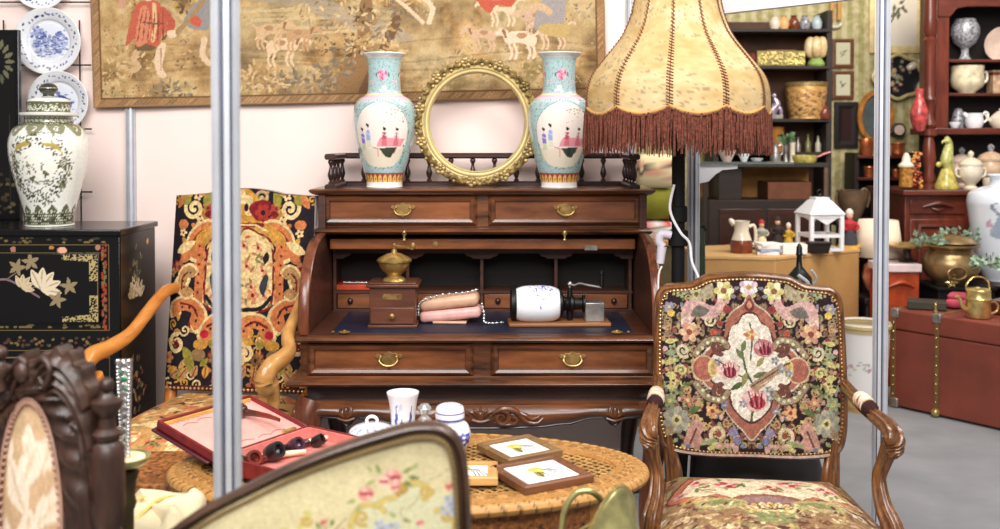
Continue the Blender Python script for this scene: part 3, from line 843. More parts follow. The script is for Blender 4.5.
# ================================================================== tapestry
TY = WY - 0.02
tp = [at(95, 108, TY), at(606, 97, TY), at(606, -70, TY), at(95, -62, TY)]
c = Cv(0, 511, -175, 0, 1.7, (190, 154, 98))     # x right from the left hem, y up from the bottom hem (photo pixels of cloth)
c = Cv(0, 511, 0, 175, 1.7, (188, 152, 98))
n1 = vnoise(c.h, c.w, 16, 5, 3); n2 = vnoise(c.h, c.w, 50, 4, 5); n3 = vnoise(c.h, c.w, 7, 3, 9)
cols = np.array([(126, 98, 60), (168, 132, 78), (196, 160, 98), (206, 178, 122), (150, 132, 82)], float)
f = np.clip((n1 - .28) / .44, 0, .999) * 4; i_ = f.astype(int); t_ = (f - i_)[:, :, None]
c.a = cols[i_] * (1 - t_) + cols[np.minimum(i_ + 1, 4)] * t_
c.a += ((n2 - .5) * 46)[:, :, None]
c.a = c.a * (1 - .25 * (n3[:, :, None] > .55)) + np.array((150, 150, 120)) * .25 * (n3[:, :, None] > .55)
r4 = random.Random(21)
def spray(x, y, s, cs, n=26):
    for _ in range(n):
        a = r4.uniform(0, 2 * PI); d = s * r4.uniform(.05, .8); c.leaf(x + d * math.cos(a), y + d * math.sin(a) * .7, s * .35, s * .13, a + r4.uniform(-.4, .4), r4.choice(cs))
tans = [(208, 176, 116), (190, 152, 90), (166, 130, 78), (216, 188, 132)]; greys = [(140, 122, 96), (118, 106, 88), (162, 140, 108), (128, 118, 100)]; dk = [(110, 84, 54), (134, 104, 64), (96, 78, 54)]
# hills / ground ribbons
for y in range(8, 60, 7):
    c.line([(x, y + 5 * math.sin(x * .02 + y)) for x in range(8, 505, 12)], r4.uniform(1.5, 3), r4.choice(tans + dk[:2]), al=.25)
for _ in range(150): spray(r4.uniform(8, 504), 6 + abs(r4.gauss(0, 60)), r4.uniform(5, 13), r4.choice((tans, tans, greys, dk, [(150, 134, 84), (176, 156, 96)])), 9)
for k in range(7): c.line([(150 + k * 3, 96 - k * 4), (230, 100 - k * 5), (300, 92 - k * 3)], 3, r4.choice([(198, 178, 120), (170, 156, 110), (206, 190, 140)]), al=.6)
c.spoly([(155, 104), (205, 96), (250, 76), (300, 60), (320, 64), (270, 88), (215, 108)], (160, 152, 138), al=.6)
# trees
c.spoly([(236, 4), (262, 60), (268, 100), (280, 100), (276, 50), (290, 6)], (150, 112, 68)); c.spoly([(262, 4), (284, 50), (300, 84), (308, 78), (286, 34), (284, 4)], (122, 88, 56))
for _ in range(46): spray(r4.uniform(215, 330), r4.uniform(45, 160), r4.uniform(12, 24), r4.choice([tans, tans, greys, dk]), 16)
for p_ in ((205, 24), (222, 18), (190, 18), (240, 30)): spray(*p_, 22, greys, 26)
for p_ in ((160, 32), (176, 22), (150, 22)): spray(*p_, 20, tans, 24)
for _ in range(18): spray(r4.uniform(6, 120), r4.uniform(90, 170), r4.uniform(12, 22), r4.choice([tans, dk, [(206, 182, 96), (178, 160, 80)]]), 18)
for p_ in ((30, 48), (44, 40), (22, 36)): spray(*p_, 20, tans, 22)
for p_ in ((78, 18), (68, 12), (90, 14)): spray(*p_, 15, [(128, 122, 96), (146, 136, 104), (108, 98, 78)], 20)
for _ in range(10): spray(r4.uniform(330, 500), r4.uniform(120, 170), 20, r4.choice([greys, dk]), 16)
# hounds
def hound(x, y, s, cc, fl=1):
    D = lambda a, b: (x + fl * a * s, y + b * s)
    c.spoly([D(0, 0), D(14, 4), D(26, 3), D(30, 10), D(22, 15), D(8, 15), D(-2, 10)], cc); c.spoly([D(26, 8), D(34, 12), D(42, 9), D(40, 15), D(32, 19), D(25, 15)], cc)
    for q in (2, 7, 20, 25): c.line([D(q, 3), D(q - 3, -6), D(q - 1, -12)], 2.6 * s, cc, 3)
    c.line([D(-1, 11), D(-9, 17), D(-13, 15)], 2 * s, cc, 3); c.line([D(30, 16), D(28, 10)], 3 * s, (150, 108, 70)); c.ell(*D(12, 11), 5 * s, 3 * s, (176, 134, 92))
hound(176, 50, 1.0, (222, 192, 150)); hound(166, 66, .9, (208, 172, 124)); hound(196, 62, .8, (196, 152, 104))
hound(420, 84, .9, (222, 194, 160), -1); hound(440, 52, 1.0, (226, 200, 172), -1); hound(470, 60, .9, (214, 182, 150), -1); hound(400, 58, .8, (206, 170, 136), -1); hound(452, 74, .8, (196, 164, 138), -1)
# huntsman in the red coat
c.spoly([(66, 60), (74, 62), (70, 40), (74, 30), (66, 30), (62, 44)], (224, 196, 160)); c.line([(48, 60), (42, 48), (46, 40), (40, 36)], 6, (206, 172, 122), 3)
c.spoly([(44, 62), (56, 68), (72, 66), (76, 74), (66, 62), (60, 56), (46, 56)], (118, 92, 60))
c.spoly([(34, 62), (44, 98), (54, 106), (68, 104), (74, 88), (78, 76), (70, 72), (66, 60), (52, 64), (44, 68)], (206, 90, 66)); c.spoly([(44, 62), (50, 98), (58, 96), (58, 68)], (222, 128, 92)); c.line([(63, 102), (64, 84), (61, 66)], 4, (226, 178, 120), 3)
c.line([(72, 96), (80, 84), (78, 74)], 7, (196, 82, 62), 3); c.ell(80, 72, 5, 4, (226, 196, 164)); [c.line([(46 + k * 5, 66), (52 + k * 4, 96)], .9, (150, 56, 44)) for k in range(6)]; c.line([(52, 84), (72, 82)], 1.6, (120, 84, 60)); c.line([(69, 58), (68, 36)], 1.2, (176, 140, 104)); c.ell(58, 112, 6, 7, (222, 186, 150)); c.spoly([(46, 116), (58, 124), (72, 116), (60, 113)], (96, 78, 60)); c.ell(32, 104, 4, 6, (206, 150, 120))
# second figure in blue, by the post
c.spoly([(92, 82), (104, 102), (118, 106), (116, 76)], (138, 142, 146)); c.line([(86, 74), (98, 86), (112, 104)], 5, (166, 134, 88)); c.spoly([(98, 84), (106, 78), (110, 84), (104, 90)], (214, 86, 62)); c.line([(112, 66), (110, 50), (116, 42)], 6, (220, 190, 150), 3)
# rider group at the right, pale horse, red and blue coats
c.spoly([(384, 100), (394, 112), (412, 110), (424, 104), (418, 92), (404, 94), (396, 86)], (206, 84, 60)); c.spoly([(396, 100), (404, 118), (414, 116), (412, 100)], (210, 102, 80)); c.ell(406, 122, 5, 6, (220, 186, 152))
c.spoly([(440, 72), (450, 100), (462, 116), (472, 108), (470, 76), (456, 66)], (150, 148, 152)); c.line([(424, 84), (444, 92), (456, 86)], 7, (200, 170, 130), 3); c.ell(458, 122, 6, 6, (218, 184, 150)); c.spoly([(446, 66), (470, 60), (476, 72), (450, 74)], (190, 164, 96))
c.line([(300, 106), (318, 90), (330, 78)], 4, (218, 194, 160), 3); c.line([(330, 104), (340, 92), (336, 78)], 5, (222, 198, 168), 3)
# woven border
for (q, w_) in (((0, 0, 511, 9), 0), ((0, 0, 9, 175), 0), ((502, 0, 511, 175), 0)):
    c.poly([(q[0], q[1]), (q[2], q[1]), (q[2], q[3]), (q[0], q[3])], (160, 124, 82))
for x in range(0, 511, 4): c.line([(x - 3, 2), (x + 3, 7)], 1.3, r4.choice([(190, 146, 96), (150, 110, 66), (178, 132, 82), (136, 104, 70)]))
for y in range(0, 175, 4):
    for xx in (5, 506): c.line([(xx - 2.5, y - 3), (xx + 2.5, y + 3)], 1.3, r4.choice([(190, 146, 96), (150, 110, 66), (178, 132, 82)]))
c.line([(9, 9), (502, 9)], 1.4, (118, 84, 50)); c.line([(9, 9), (9, 175)], 1.4, (118, 84, 50)); c.line([(502, 9), (502, 175)], 1.4, (118, 84, 50))
g_ = c.a.mean(axis=2, keepdims=True); c.a = (g_ + (c.a - g_) * .72) * np.array((.98, .955, .92)) + np.array((4, 0, -2)); c.speck(.14, 4)
u0 = (tp[1] - tp[0]); W_ = u0.length; ux = u0.normalized(); uz = Vector((-ux.z, 0, ux.x)); Hh = .76
mb = MB(); NU, NV = 620, 210
mb.grid(lambda u, v: (u * W_, -.006 - .004 * math.sin(u * 21) * (1 - v) - .003 * math.sin(u * 8 + 1), v * Hh), NU, NV)
o_ = mk('tapestry', mb, TAPEST, loc=tp[0], rot=(0, -math.atan2(ux.z, ux.x), 0), solid=-.008)
paint(o_, c, lambda q: (q[:, 0] / W_ * 511, q[:, 2] / Hh * 175))
tag(o_, 'large ochre hunting-scene tapestry hanging on the white wall', 'tapestry')

# ================================================================== wire grid panel and plates
GX0, GX1 = at(-40, 100, 4.34).x, at(91, 100, 4.34).x
wg = thing('wire_grid', 'black wire display grid fixed to the white wall behind the plates', 'display grid', ((GX0 + GX1) / 2, 4.345, .9))
hw_ = (GX1 - GX0) / 2
mb = MB(); zt = 1.25
for py in (-60, 2, 65, 129, 192):
    z = at(50, py, 4.34).z - .9; mb.tube([(-hw_, 0, z), (hw_, 0, z)], .0035, 6)
mk('cross_wires', mb, IRON, wg)
mb = MB()
for px in (-30, 3, 40, 79): mb.tube([(at(px, 100, 4.34).x - (GX0 + GX1) / 2, .007, -.899), (at(px, 100, 4.34).x - (GX0 + GX1) / 2, .007, 1.12)], .0035, 6)
mk('upright_wires', mb, IRON, wg)
def plate_canvas(kind, rad, W=1.0, base=(238, 238, 240)):
    cv = Cv(-1, 1, -1, 1, 150, base); r = random.Random(kind * 7 + 2)
    B1, B2, B3 = (44, 52, 100), (112, 124, 176), (168, 178, 212)
    cv.ell(0, 0, .985, .985, (222, 222, 216)); cv.ell(0, 0, .95, .95, (232, 233, 237))
    for k in range(46):
        a = 2 * PI * k / 46 + r.uniform(-.04, .04); d = r.uniform(.76, .88)
        cv.ell(d * math.cos(a), d * math.sin(a), r.uniform(.025, .05), r.uniform(.018, .035), r.choice((B1, B1, (30, 34, 62), B2)), a + r.uniform(-1, 1))
    cv.ell(0, 0, .66, .66, (214, 218, 230)); cv.ell(0, 0, .64, .64, (232, 234, 238))
    cv.ell(0, 0, .56, .52, (222, 226, 236))
    if kind == 0:
        for _ in range(60): cv.ell(-.30 + r.gauss(0, .12), .18 + r.gauss(0, .10), .05, .04, r.choice((B2, B3, (84, 98, 156))))
        for _ in range(36): cv.ell(.36 + r.gauss(0, .09), .14 + r.gauss(0, .08), .045, .035, r.choice((B2, B3, (84, 98, 156))))
        for _ in range(110): cv.ell(r.uniform(-.5, .52), -.06 + r.gauss(0, .09), r.uniform(.03, .09), .02, r.choice((B2, B3, B3, (90, 104, 160))))
        for _ in range(60): cv.ell(r.uniform(-.4, .4), -.32 + r.gauss(0, .07), r.uniform(.03, .1), .018, r.choice((B2, B3)))
        for x in (-.2, -.05, .1): cv.poly([(x, -.02), (x + .1, -.02), (x + .1, .1), (x + .05, .16), (x, .1)], (150, 160, 200)); cv.line([(x, -.02), (x, .1), (x + .05, .16), (x + .1, .1)], .012, B1)
    else:
        for _ in range(60): cv.ell(r.gauss(.12, .16), r.gauss(-.05, .16), r.uniform(.03, .08), .025, r.choice((B2, B3, (70, 82, 140))))
        cv.spoly([(.05, .2), (.25, .1), (.38, -.15), (.3, -.3), (.14, -.2), (-.05, .1)], (76, 88, 146)); cv.ell(-.05, .26, .08, .06, B2)
        for _ in range(40): cv.ell(r.uniform(-.5, .5), -.4 + r.gauss(0, .05), .06, .014, B3)
    cv.speck(.05, kind); return cv
def plate(px, py, rad, kind, label, y=4.325, tilt=3):
    prof = [(0, .012), (.35, .012), (.60, .014), (.66, .004), (.80, -.010), (.97, -.022), (1.0, -.020), (.98, -.012), (.7, .016), (.5, .026), (.45, .032), (.0, .03)]
    pr_ = dense_prof([(a * rad, b * rad * 5) for a, b in prof], 90)
    M = Matrix.Rotation(R(-90), 4, 'X')
    mb = MB(); mb.lathe([(r_, z_) for r_, z_ in pr_], n=120, cap=False)
    mb.xf(Matrix.Rotation(R(-90), 4, 'X'))
    p = at(px, py, y)
    o = mk('decorative_plate', mb, GLAZE, loc=p, rot=(R(tilt), 0, 0))
    cv = plate_canvas(kind, rad); paint(o, cv, lambda q: (q[:, 0] / rad, q[:, 2] / rad))
    return tag(o, label, 'plate', 'blue and white plates on the wire grid')
plate(48.5, 41, .143, 0, 'middle wall plate with a blue landscape, fully in view on the wire grid', 4.315)
plate(59, 101, .130, 1, 'lowest wall plate, half hidden behind the lidded floral jar', 4.325)
plate(41, -20, .125, 2, 'topmost wall plate, cut off by the top edge of the photo', 4.325)

# ================================================================== black lacquer cabinet
CX1 = at(118, 230, 3.65).x; CX0 = CX1 - 1.02
cc = Vector(((CX0 + CX1) / 2, 3.65, 0)); hwc = .51; ZT = 1.172
LC = thing('lacquer_cabinet', 'black lacquer cabinet with pale magnolia branch inlay and gold borders', 'cabinet', cc)
mb = MB().box(-hwc, hwc, .015, .39, .10, 1.150); mk('body', mb, BLACK, LC, bev=.003)
mb = MB().box(-hwc - .01, hwc + .01, -.005, .40, 1.150, ZT); o_ = mk('cabinet_top', mb, BLACK, LC, bev=.004)
for sx in (-1, 1):
    for y in (.05, .36):
        mb = MB().tube([(sx * .46, y, .11), (sx * .47, y, .05), (sx * .48, y, 0)], [.035, .025, .03], 10); mk('leg', mb, BLACK, LC)
# painted front flap and side
GOLD, GOLD2 = (176, 156, 104), (120, 102, 62)
def lac_canvas():
    cv = Cv(-.52, .52, .0, 1.2, 520, (9, 8, 8)); r = random.Random(4)
    # border of the fall front (photo: right corner shown)
    x0, x1, z0, z1 = -.47, .47, .80, 1.115
    for (a, b, cc_, w_) in ((0, 0, GOLD2, .004), (.035, .030, GOLD2, .004)):
        cv.line([(x0 + a, z0 + b), (x1 - a, z0 + b), (x1 - a, z1 - b), (x0 + a, z1 - b), (x0 + a, z0 + b)], w_, cc_)
    for sx in (-1, 1):
        for zc, sg in ((z0 + .030, 1), (z1 - .030, -1)):
            xc = sx * (x1 - .035)
            P_ = [(xc, zc), (xc - sx * .13, zc), (xc - sx * .13, zc + sg * .022), (xc - sx * .03, zc + sg * .03), (xc - sx * .03, zc + sg * .10), (xc, zc + sg * .10)]
            cv.poly(P_, GOLD)
            for _ in range(260):
                x, z = xc - sx * r.uniform(0, .13), zc + sg * r.uniform(0, .10)
                if r.random() < .9 and inpoly(P_)(x, z): cv.ell(x, z, .003, .003, (30, 24, 18))
    for i in range(60):
        x = r.uniform(-.5, .5); cv.ell(x, r.uniform(1.122, 1.142), .008, .004, r.choice((GOLD2, (80, 70, 50)))); cv.ell(x, z0 + .015 + r.uniform(-.006, .006), .007, .004, GOLD2)
        cv.ell(x1 - .018 + r.uniform(-.008, .008), r.uniform(z0, z1), .004, .007, r.choice((GOLD2, (150, 60, 40))))
    for x, z in ((.26, 1.105), (.12, 1.095), (-.05, 1.10)): cv.ell(x, z, .009, .007, (176, 124, 60)); cv.ell(x + .17, z, .010, .010, (170, 116, 100))
    # magnolia spray
    BR = (132, 104, 112)
    cv.line([(-.25, 1.01), (.02, .985), (.10, .99), (.17, .955), (.22, .925)], .007, BR, 4); cv.line([(.17, .955), (.26, .97), (.33, .965)], .005, (110, 96, 84), 4); cv.line([(.10, .99), (.16, 1.03), (.20, 1.05)], .005, (110, 96, 84), 3); cv.line([(.24, .96), (.28, .925)], .004, (110, 96, 84))
    def mag(x, z, s, cc_=(222, 206, 176)):
        for a in (-.2, .35, .9, 1.45, 2.0): cv.leaf(x, z, s, s * .46, a, cc_, (176, 156, 120))
    mag(.225, .955, .080); mag(.155, .96, .05, (206, 186, 150))
    for x, z in ((.33, .965), (.285, .915), (.14, 1.035), (.19, 1.055)):
        for k in range(5): cv.leaf(x, z, .034, .016, 2 * PI * k / 5 + x * 9, (146, 128, 96))
    cv.ell(.30, 1.095, .016, .012, (226, 170, 140)); mag(-.2, 1.0, .07); mag(-.3, .96, .06, (190, 170, 140))
    # rows under the flap
    for i in range(120): cv.ell(r.uniform(-.48, .48), r.choice((.765, .745)) + r.uniform(-.01, .01), .006, .005, r.choice((GOLD2, (90, 50, 40), (70, 60, 46))))
    cv.line([(-.49, .725), (.49, .725)], .004, GOLD2); cv.line([(-.47, .12), (.47, .12), (.47, .70), (-.47, .70), (-.47, .12)], .004, GOLD2)
    mag(.2, .4, .09); mag(-.2, .45, .08); cv.line([(-.3, .2), (0, .4), (.25, .42)], .006, BR, 4)
    return cv
cl = lac_canvas()
mb = MB().grid(lambda u, v: (-hwc + .004 + u * (2 * hwc - .008), .0135, .105 + v * 1.04), 420, 420); o_ = mk('inlaid_front', mb, LACQ, LC, solid=.0)
paint(o_, cl, lambda q: (q[:, 0], q[:, 2]))
mb = MB().box(-.44, .44, -.001, .012, .83, 1.085)
mb2 = MB().grid(lambda u, v: (-.436 + u * .872, -.0015, .834 + v * .247), 420, 130); fl_ = mk('fall_front', mb, BLACK, LC, bev=.003); o_ = mk('inlay', mb2, LACQ, fl_)
paint(o_, cl, lambda q: (q[:, 0], q[:, 2]))
cs = Cv(0, .4, 0, 1.2, 420, (9, 8, 8)); r5 = random.Random(8)
cs.line([(.03, .15), (.37, .15), (.37, 1.12), (.03, 1.12), (.03, .15)], .004, (84, 70, 44))
for x, z, s in ((.16, .93, .06), (.20, .90, .07), (.13, .90, .05)):
    for a in range(5): cs.leaf(x, z, s, s * .5, .4 + a * .55, r5.choice(((206, 192, 160), (170, 152, 110))), (120, 100, 70))
for _ in range(26): cs.ell(.18 + r5.gauss(0, .03), 1.0 + r5.gauss(0, .03), .012, .006, r5.choice(((90, 96, 66), (110, 100, 70), (60, 66, 50))), r5.uniform(0, 3))
cs.ell(.30, 1.10, .012, .012, (220, 170, 80))
for _ in range(30): cs.ell(.2 + r5.gauss(0, .04), .55 + r5.gauss(0, .06), .014, .007, r5.choice(((90, 96, 66), (150, 130, 90), (120, 50, 40))), r5.uniform(0, 3))
mb = MB().grid(lambda u, v: (hwc + .0015, .02 + u * .365, .105 + v * 1.04), 120, 320); o_ = mk('inlaid_side', mb, LACQ, LC)
paint(o_, cs, lambda q: (q[:, 1], q[:, 2]))

# ================================================================== big lidded jar
JP = [(.0, .0), (.084, .0), (.088, .008), (.089, .03), (.098, .08), (.117, .15), (.135, .22), (.144, .28), (.143, .325), (.129, .366), (.106, .385), (.088, .392), (.086, .418), (.104, .420), (.107, .427), (.104, .432), (.078, .434), (.078, .470), (.073, .482), (.052, .489), (.026, .492), (.020, .502), (.030, .512), (.034, .524), (.026, .538), (.012, .546), (.0, .548)]
cj = Cv(-180, 180, 0, 550, 1.0, (230, 230, 220), 2.6); r6 = random.Random(12)
OL, OL2, OL3 = (60, 62, 46), (92, 94, 68), (132, 132, 102)
def scales(y0, y1, st):
    y = y0; k = 0
    while y < y1:
        for x in range(-180, 181, max(1, int(st / 2.6))):
            xx = x + (k % 2) * st / 5.2; cj.ell(xx, y, st * .36, st * .36, OL); cj.ell(xx, y, st * .22, st * .22, (200, 200, 180)); cj.ell(xx, y, st * .10, st * .10, OL)
        y += st * .62; k += 1
cj.poly([(-180, 8), (180, 8), (180, 52), (-180, 52)], OL2)
for x in range(-180, 181, 30): cj.spoly([(x - 13, 40), (x, 84), (x + 13, 40)], OL2)
scales(14, 56, 15)
for x in range(-180, 181, 30): cj.scroll(x, 56, 12, 1.2, 0, 3, (214, 214, 196)); cj.scroll(x + 15, 34, 10, 1.2, 1, 3, (214, 214, 196))
cj.poly([(-180, 384), (180, 384), (180, 418), (-180, 418)], OL3); scales(390, 416, 12)
for x in range(-180, 181, 36):
    cj.spoly([(x - 15, 386), (x - 12, 362), (x, 340), (x + 12, 362), (x + 15, 386)], OL3); cj.scroll(x, 368, 12, 1.3, 0, 3, (220, 220, 206))
cj.poly([(-180, 416), (180, 416), (180, 434), (-180, 434)], (228, 228, 216)); cj.poly([(-180, 434), (180, 434), (180, 474), (-180, 474)], OL2)
for x in range(-180, 181, 15): cj.scroll(x, 452, 13, 1.4, x, 3.5, (206, 208, 190)); cj.scroll(x + 8, 444, 8, 1.2, x, 3, (214, 216, 198))
cj.poly([(-180, 474), (180, 474), (180, 492), (-180, 492)], (232, 232, 222)); cj.poly([(-180, 494), (180, 494), (180, 550), (-180, 550)], (50, 50, 42)); cj.poly([(-180, 524), (180, 524), (180, 530), (-180, 530)], (140, 140, 120))
for x0 in (-180, 0, 180):
    for _ in range(420):
        a = r6.uniform(0, 2 * PI); d = r6.uniform(.95, 1.55); x, y = x0 + 6 + 35 * d * math.cos(a), 218 + 92 * d * math.sin(a)
        cj.leaf(x, y, r6.uniform(8, 16), r6.uniform(4, 8), r6.uniform(0, 6.3), r6.choice((OL, OL2, OL3, OL, OL)))
    for sx in (-1, 1): cj.spoly([(x0 + 6 + sx * 8, 312), (x0 + 6 + sx * 30, 290), (x0 + 6 + sx * 38, 262), (x0 + 6 + sx * 32, 304), (x0 + 6 + sx * 18, 322)], (176, 152, 76))
    for q in ((-34, 168), (46, 168), (-33, 240), (45, 240)): cj.flower(x0 + q[0], q[1], 20, 8, OL2, OL, OL3); cj.scroll(x0 + q[0], q[1], 14, 1.5, 0, 2.5, (206, 206, 190))
    lob = [(x0 + 6 + (30 + 2 * math.cos(8 * t)) * math.cos(t), 226 + (84 + 5 * math.cos(8 * t)) * math.sin(t)) for t in [2 * PI * k / 64 for k in range(64)]]
    cj.poly(lob, OL); cj.poly([(x0 + 6 + (x - x0 - 6) * .96, 226 + (y - 226) * .97) for x, y in lob], (236, 234, 222))
    for bx, by, fl in ((x0 - 2, 196, .45), (x0 + 18, 214, -.45)):   # two long-necked birds
        cj.spoly([(bx - 16 * fl, by - 14), (bx, by - 2), (bx + 10 * fl, by), (bx + 6 * fl, by - 12), (bx - 6 * fl, by - 18)], OL2); cj.line([(bx + 8 * fl, by - 2), (bx + 12 * fl, by + 14), (bx + 6 * fl, by + 24), (bx + 12 * fl, by + 28)], 3.5, OL2, 4)
        cj.line([(bx, by - 14), (bx, by - 30)], 2, OL)
    for _ in range(30): cj.leaf(x0 - 10 + r6.gauss(0, 4), 232 + r6.gauss(0, 14), 9, 5, r6.uniform(0, 6.3), r6.choice((OL2, OL3)))
    for _ in range(40): cj.ell(x0 + 6 + r6.uniform(-20, 20), 170 + r6.uniform(-7, 9), r6.uniform(3, 8), 3, r6.choice((OL2, OL3, (150, 150, 160))))
    for _ in range(80): cj.leaf(x0 - 56 + r6.gauss(0, 6), 200 + r6.gauss(0, 46), 12, 7, r6.uniform(0, 6.3), r6.choice((OL, OL2)))
cj.speck(.06, 2)
jb = dense_prof(JP[:13], 110); jl = dense_prof(JP[13:], 60)
p = at(49, 228, 3.76)
JR = thing('lidded_jar', 'white lidded jar with olive floral decoration standing on the black lacquer cabinet', 'jar', (xat(49, 3.84), 3.84, ZT + .0005))
o_ = mk('jar_body', MB().lathe(jb, n=150, cap=False), GLAZE, JR); paint_round(o_, cj)
o_ = mk('lid', MB().lathe(jl, n=110, cap=False), GLAZE, JR); paint_round(o_, cj)

# ================================================================== lacquer screen leaf behind
p0 = at(20, 60, 4.12); 
SCR = thing('folding_screen', 'black lacquer screen with shell ornament at the left edge, beside the wall plates', 'screen', (p0.x - .24, 4.12, 0))
zt_ = at(10, 30, 4.12).z
mb = MB().box(-.24, .24, -.012, .012, .03, zt_); o_ = mk('panel', mb, BLACK, SCR, bev=.003)
cv = Cv(-.24, .24, 0, 2.0, 400, (10, 9, 9)); r7 = random.Random(15)
cz = at(5, 62, 4.12).z
for k in range(40):
    a = 2 * PI * k / 40; cv.leaf(.02 + .165 * math.cos(a), cz + .115 * math.sin(a), .04, .018, a * 3, r7.choice(((104, 104, 78), (80, 84, 62))))
cv.ell(.02, cz, .12, .09, (46, 40, 26)); cv.flower(.02, cz, .07, 7, (120, 84, 44), (70, 50, 30), (70, 62, 40))
for k in range(9): cv.line([(-.2 + k * .05, 1.2), (-.2 + k * .05, cz - .22)], .006, (48, 44, 40))
for _ in range(90): cv.ell(r7.uniform(-.2, .22), r7.uniform(1.2, 1.36), .010, .006, r7.choice(((80, 66, 36), (100, 90, 60), (60, 50, 30))))
mb = MB().grid(lambda u, v: (-.225 + .45 * u, -.0128, .06 + v * (zt_ - .08)), 130, 420); o_ = mk('shell_inlay', mb, LACQ, SCR); paint(o_, cv, lambda q: (q[:, 0], q[:, 2]))
for sx in (-1, 1): mk('foot', MB().box(sx * .2 - .02, sx * .2 + .02, -.09, .09, 0, .03), BLACK, SCR, bev=.003)
# ================================================================== tall needlework armchair behind the left post
HC = thing('high_back_armchair', 'tall armchair in orange and black scroll needlework with blond wood arms', 'armchair', (-1.068, 3.60, 0), R(-7))
NAVY, OCH, CRE, ORA, CRI, OLV, TAN = (38, 32, 40), (208, 154, 72), (240, 212, 158), (210, 128, 78), (132, 34, 40), (152, 142, 62), (190, 146, 96)
c = Cv(0, 160, 0, 196, 2.6, NAVY); r8 = random.Random(33)
for _ in range(150):
    x, y = r8.uniform(0, 80), r8.uniform(0, 196); k = r8.random()
    if k < .5: c.leaf(x, y, r8.uniform(8, 15), r8.uniform(4, 7), r8.uniform(0, 6.3), r8.choice((OCH, TAN, ORA, OLV, CRI)), None)
    elif k < .75: c.flower(x, y, r8.uniform(4, 7), 5, r8.choice((ORA, CRE, TAN, (170, 110, 70))), CRI)
    else: c.scroll(x, y, r8.uniform(4, 7), 1.2, r8.uniform(0, 6), 1.8, r8.choice((CRE, OCH)), r8.choice((-1, 1)))
def beast(x, y, s, cc=ORA, edge=CRE, a=0.0):
    ca, sa = math.cos(a), math.sin(a)
    D = lambda p: (x + s * (p[0] * ca - p[1] * sa), y + s * (p[0] * sa + p[1] * ca))
    sh = [(-16, -4), (-10, 6), (0, 10), (12, 8), (18, 0), (14, -10), (6, -6), (4, 0), (-4, -2), (-10, -12)]
    c.spoly([D((p[0] * 1.16, p[1] * 1.2)) for p in sh], edge); c.spoly([D(p) for p in sh], cc)
    c.line([D((-9, 2)), D((2, 5)), D((10, 1))], 2 * s, CRI, 4)
    for q in ((-6, 0), (0, 3), (6, 4), (11, -3)): c.ell(*D(q), 1.1 * s, 1.1 * s, NAVY)
# top band
c.leaf(38, 178, 16, 10, 1.2, OLV); c.scroll(26, 176, 11, 1.4, 2.4, 4.2, CRE); c.spoly([(40, 164), (50, 176), (60, 170), (56, 158), (46, 156)], OCH); c.leaf(46, 162, 14, 8, 2.4, (170, 130, 70))
c.scroll(57, 186, 8, 1.2, 0, 3, (196, 170, 130)); c.spoly([(80, 196), (66, 190), (60, 178), (68, 168), (80, 164)], OCH); c.ell(74, 184, 6, 5, CRE); c.ell(72, 174, 5, 5, CRE); c.ell(75, 177, 2.4, 4, NAVY); c.ell(80, 187, 4, 7, CRE); c.ell(66, 166, 6, 4, (196, 140, 60))
c.flower(50, 170, 11, 6, CRI, NAVY, (176, 70, 56)); c.ell(14, 160, 6, 5, ORA); c.ell(16, 184, 6, 5, OLV); c.leaf(6, 176, 14, 7, 1.0, ORA)
# shoulders of the inner frame: dotted animals
beast(36, 146, 1.25, ORA, CRE, .6); c.spoly([(34, 134), (52, 150), (66, 154), (80, 154), (80, 166), (60, 164), (44, 158), (30, 148)], OCH); c.line([(56, 160), (80, 160)], 4, CRI); c.line([(50, 154), (64, 160), (80, 160)], 2, CRE)
c.leaf(8, 132, 24, 10, .5, CRE); c.leaf(12, 122, 20, 9, .7, ORA); c.flower(12, 118, 7, 5, (176, 112, 76), CRI); c.spoly([(4, 100), (18, 116), (26, 108), (16, 92)], CRE); c.spoly([(8, 101), (17, 111), (22, 106), (14, 96)], OLV)
# upright strip with dots, cream field
c.poly([(30, 70), (40, 70), (40, 142), (31, 142)], ORA)
for y in range(76, 140, 9): c.ell(34, y, 1.4, 1.4, CRI)
c.spoly([(80, 152), (58, 152), (44, 142), (41, 110), (42, 84), (52, 76), (80, 74)], CRI); c.spoly([(80, 150), (58, 150), (46, 140), (43, 110), (44, 86), (54, 78), (80, 77)], (236, 208, 152))
for _ in range(44):
    x, y = r8.uniform(46, 80), r8.uniform(80, 148); c.leaf(x, y, r8.uniform(5, 10), 3, r8.uniform(0, 6.3), r8.choice(((206, 140, 96), (190, 130, 80), (222, 180, 120), (140, 130, 84), (196, 96, 70))))
for x, y in ((60, 138), (72, 120), (54, 116), (66, 100), (52, 92), (76, 140)): c.flower(x, y, 5.5, 5, (214, 140, 104), (130, 50, 50), (238, 190, 150))
c.spoly([(50, 134), (54, 128), (52, 122), (47, 128)], NAVY); c.spoly([(47, 108), (52, 92), (57, 100), (51, 112)], (60, 62, 74)); c.line([(44, 90), (54, 80), (70, 78), (80, 78)], 4, NAVY, 4)
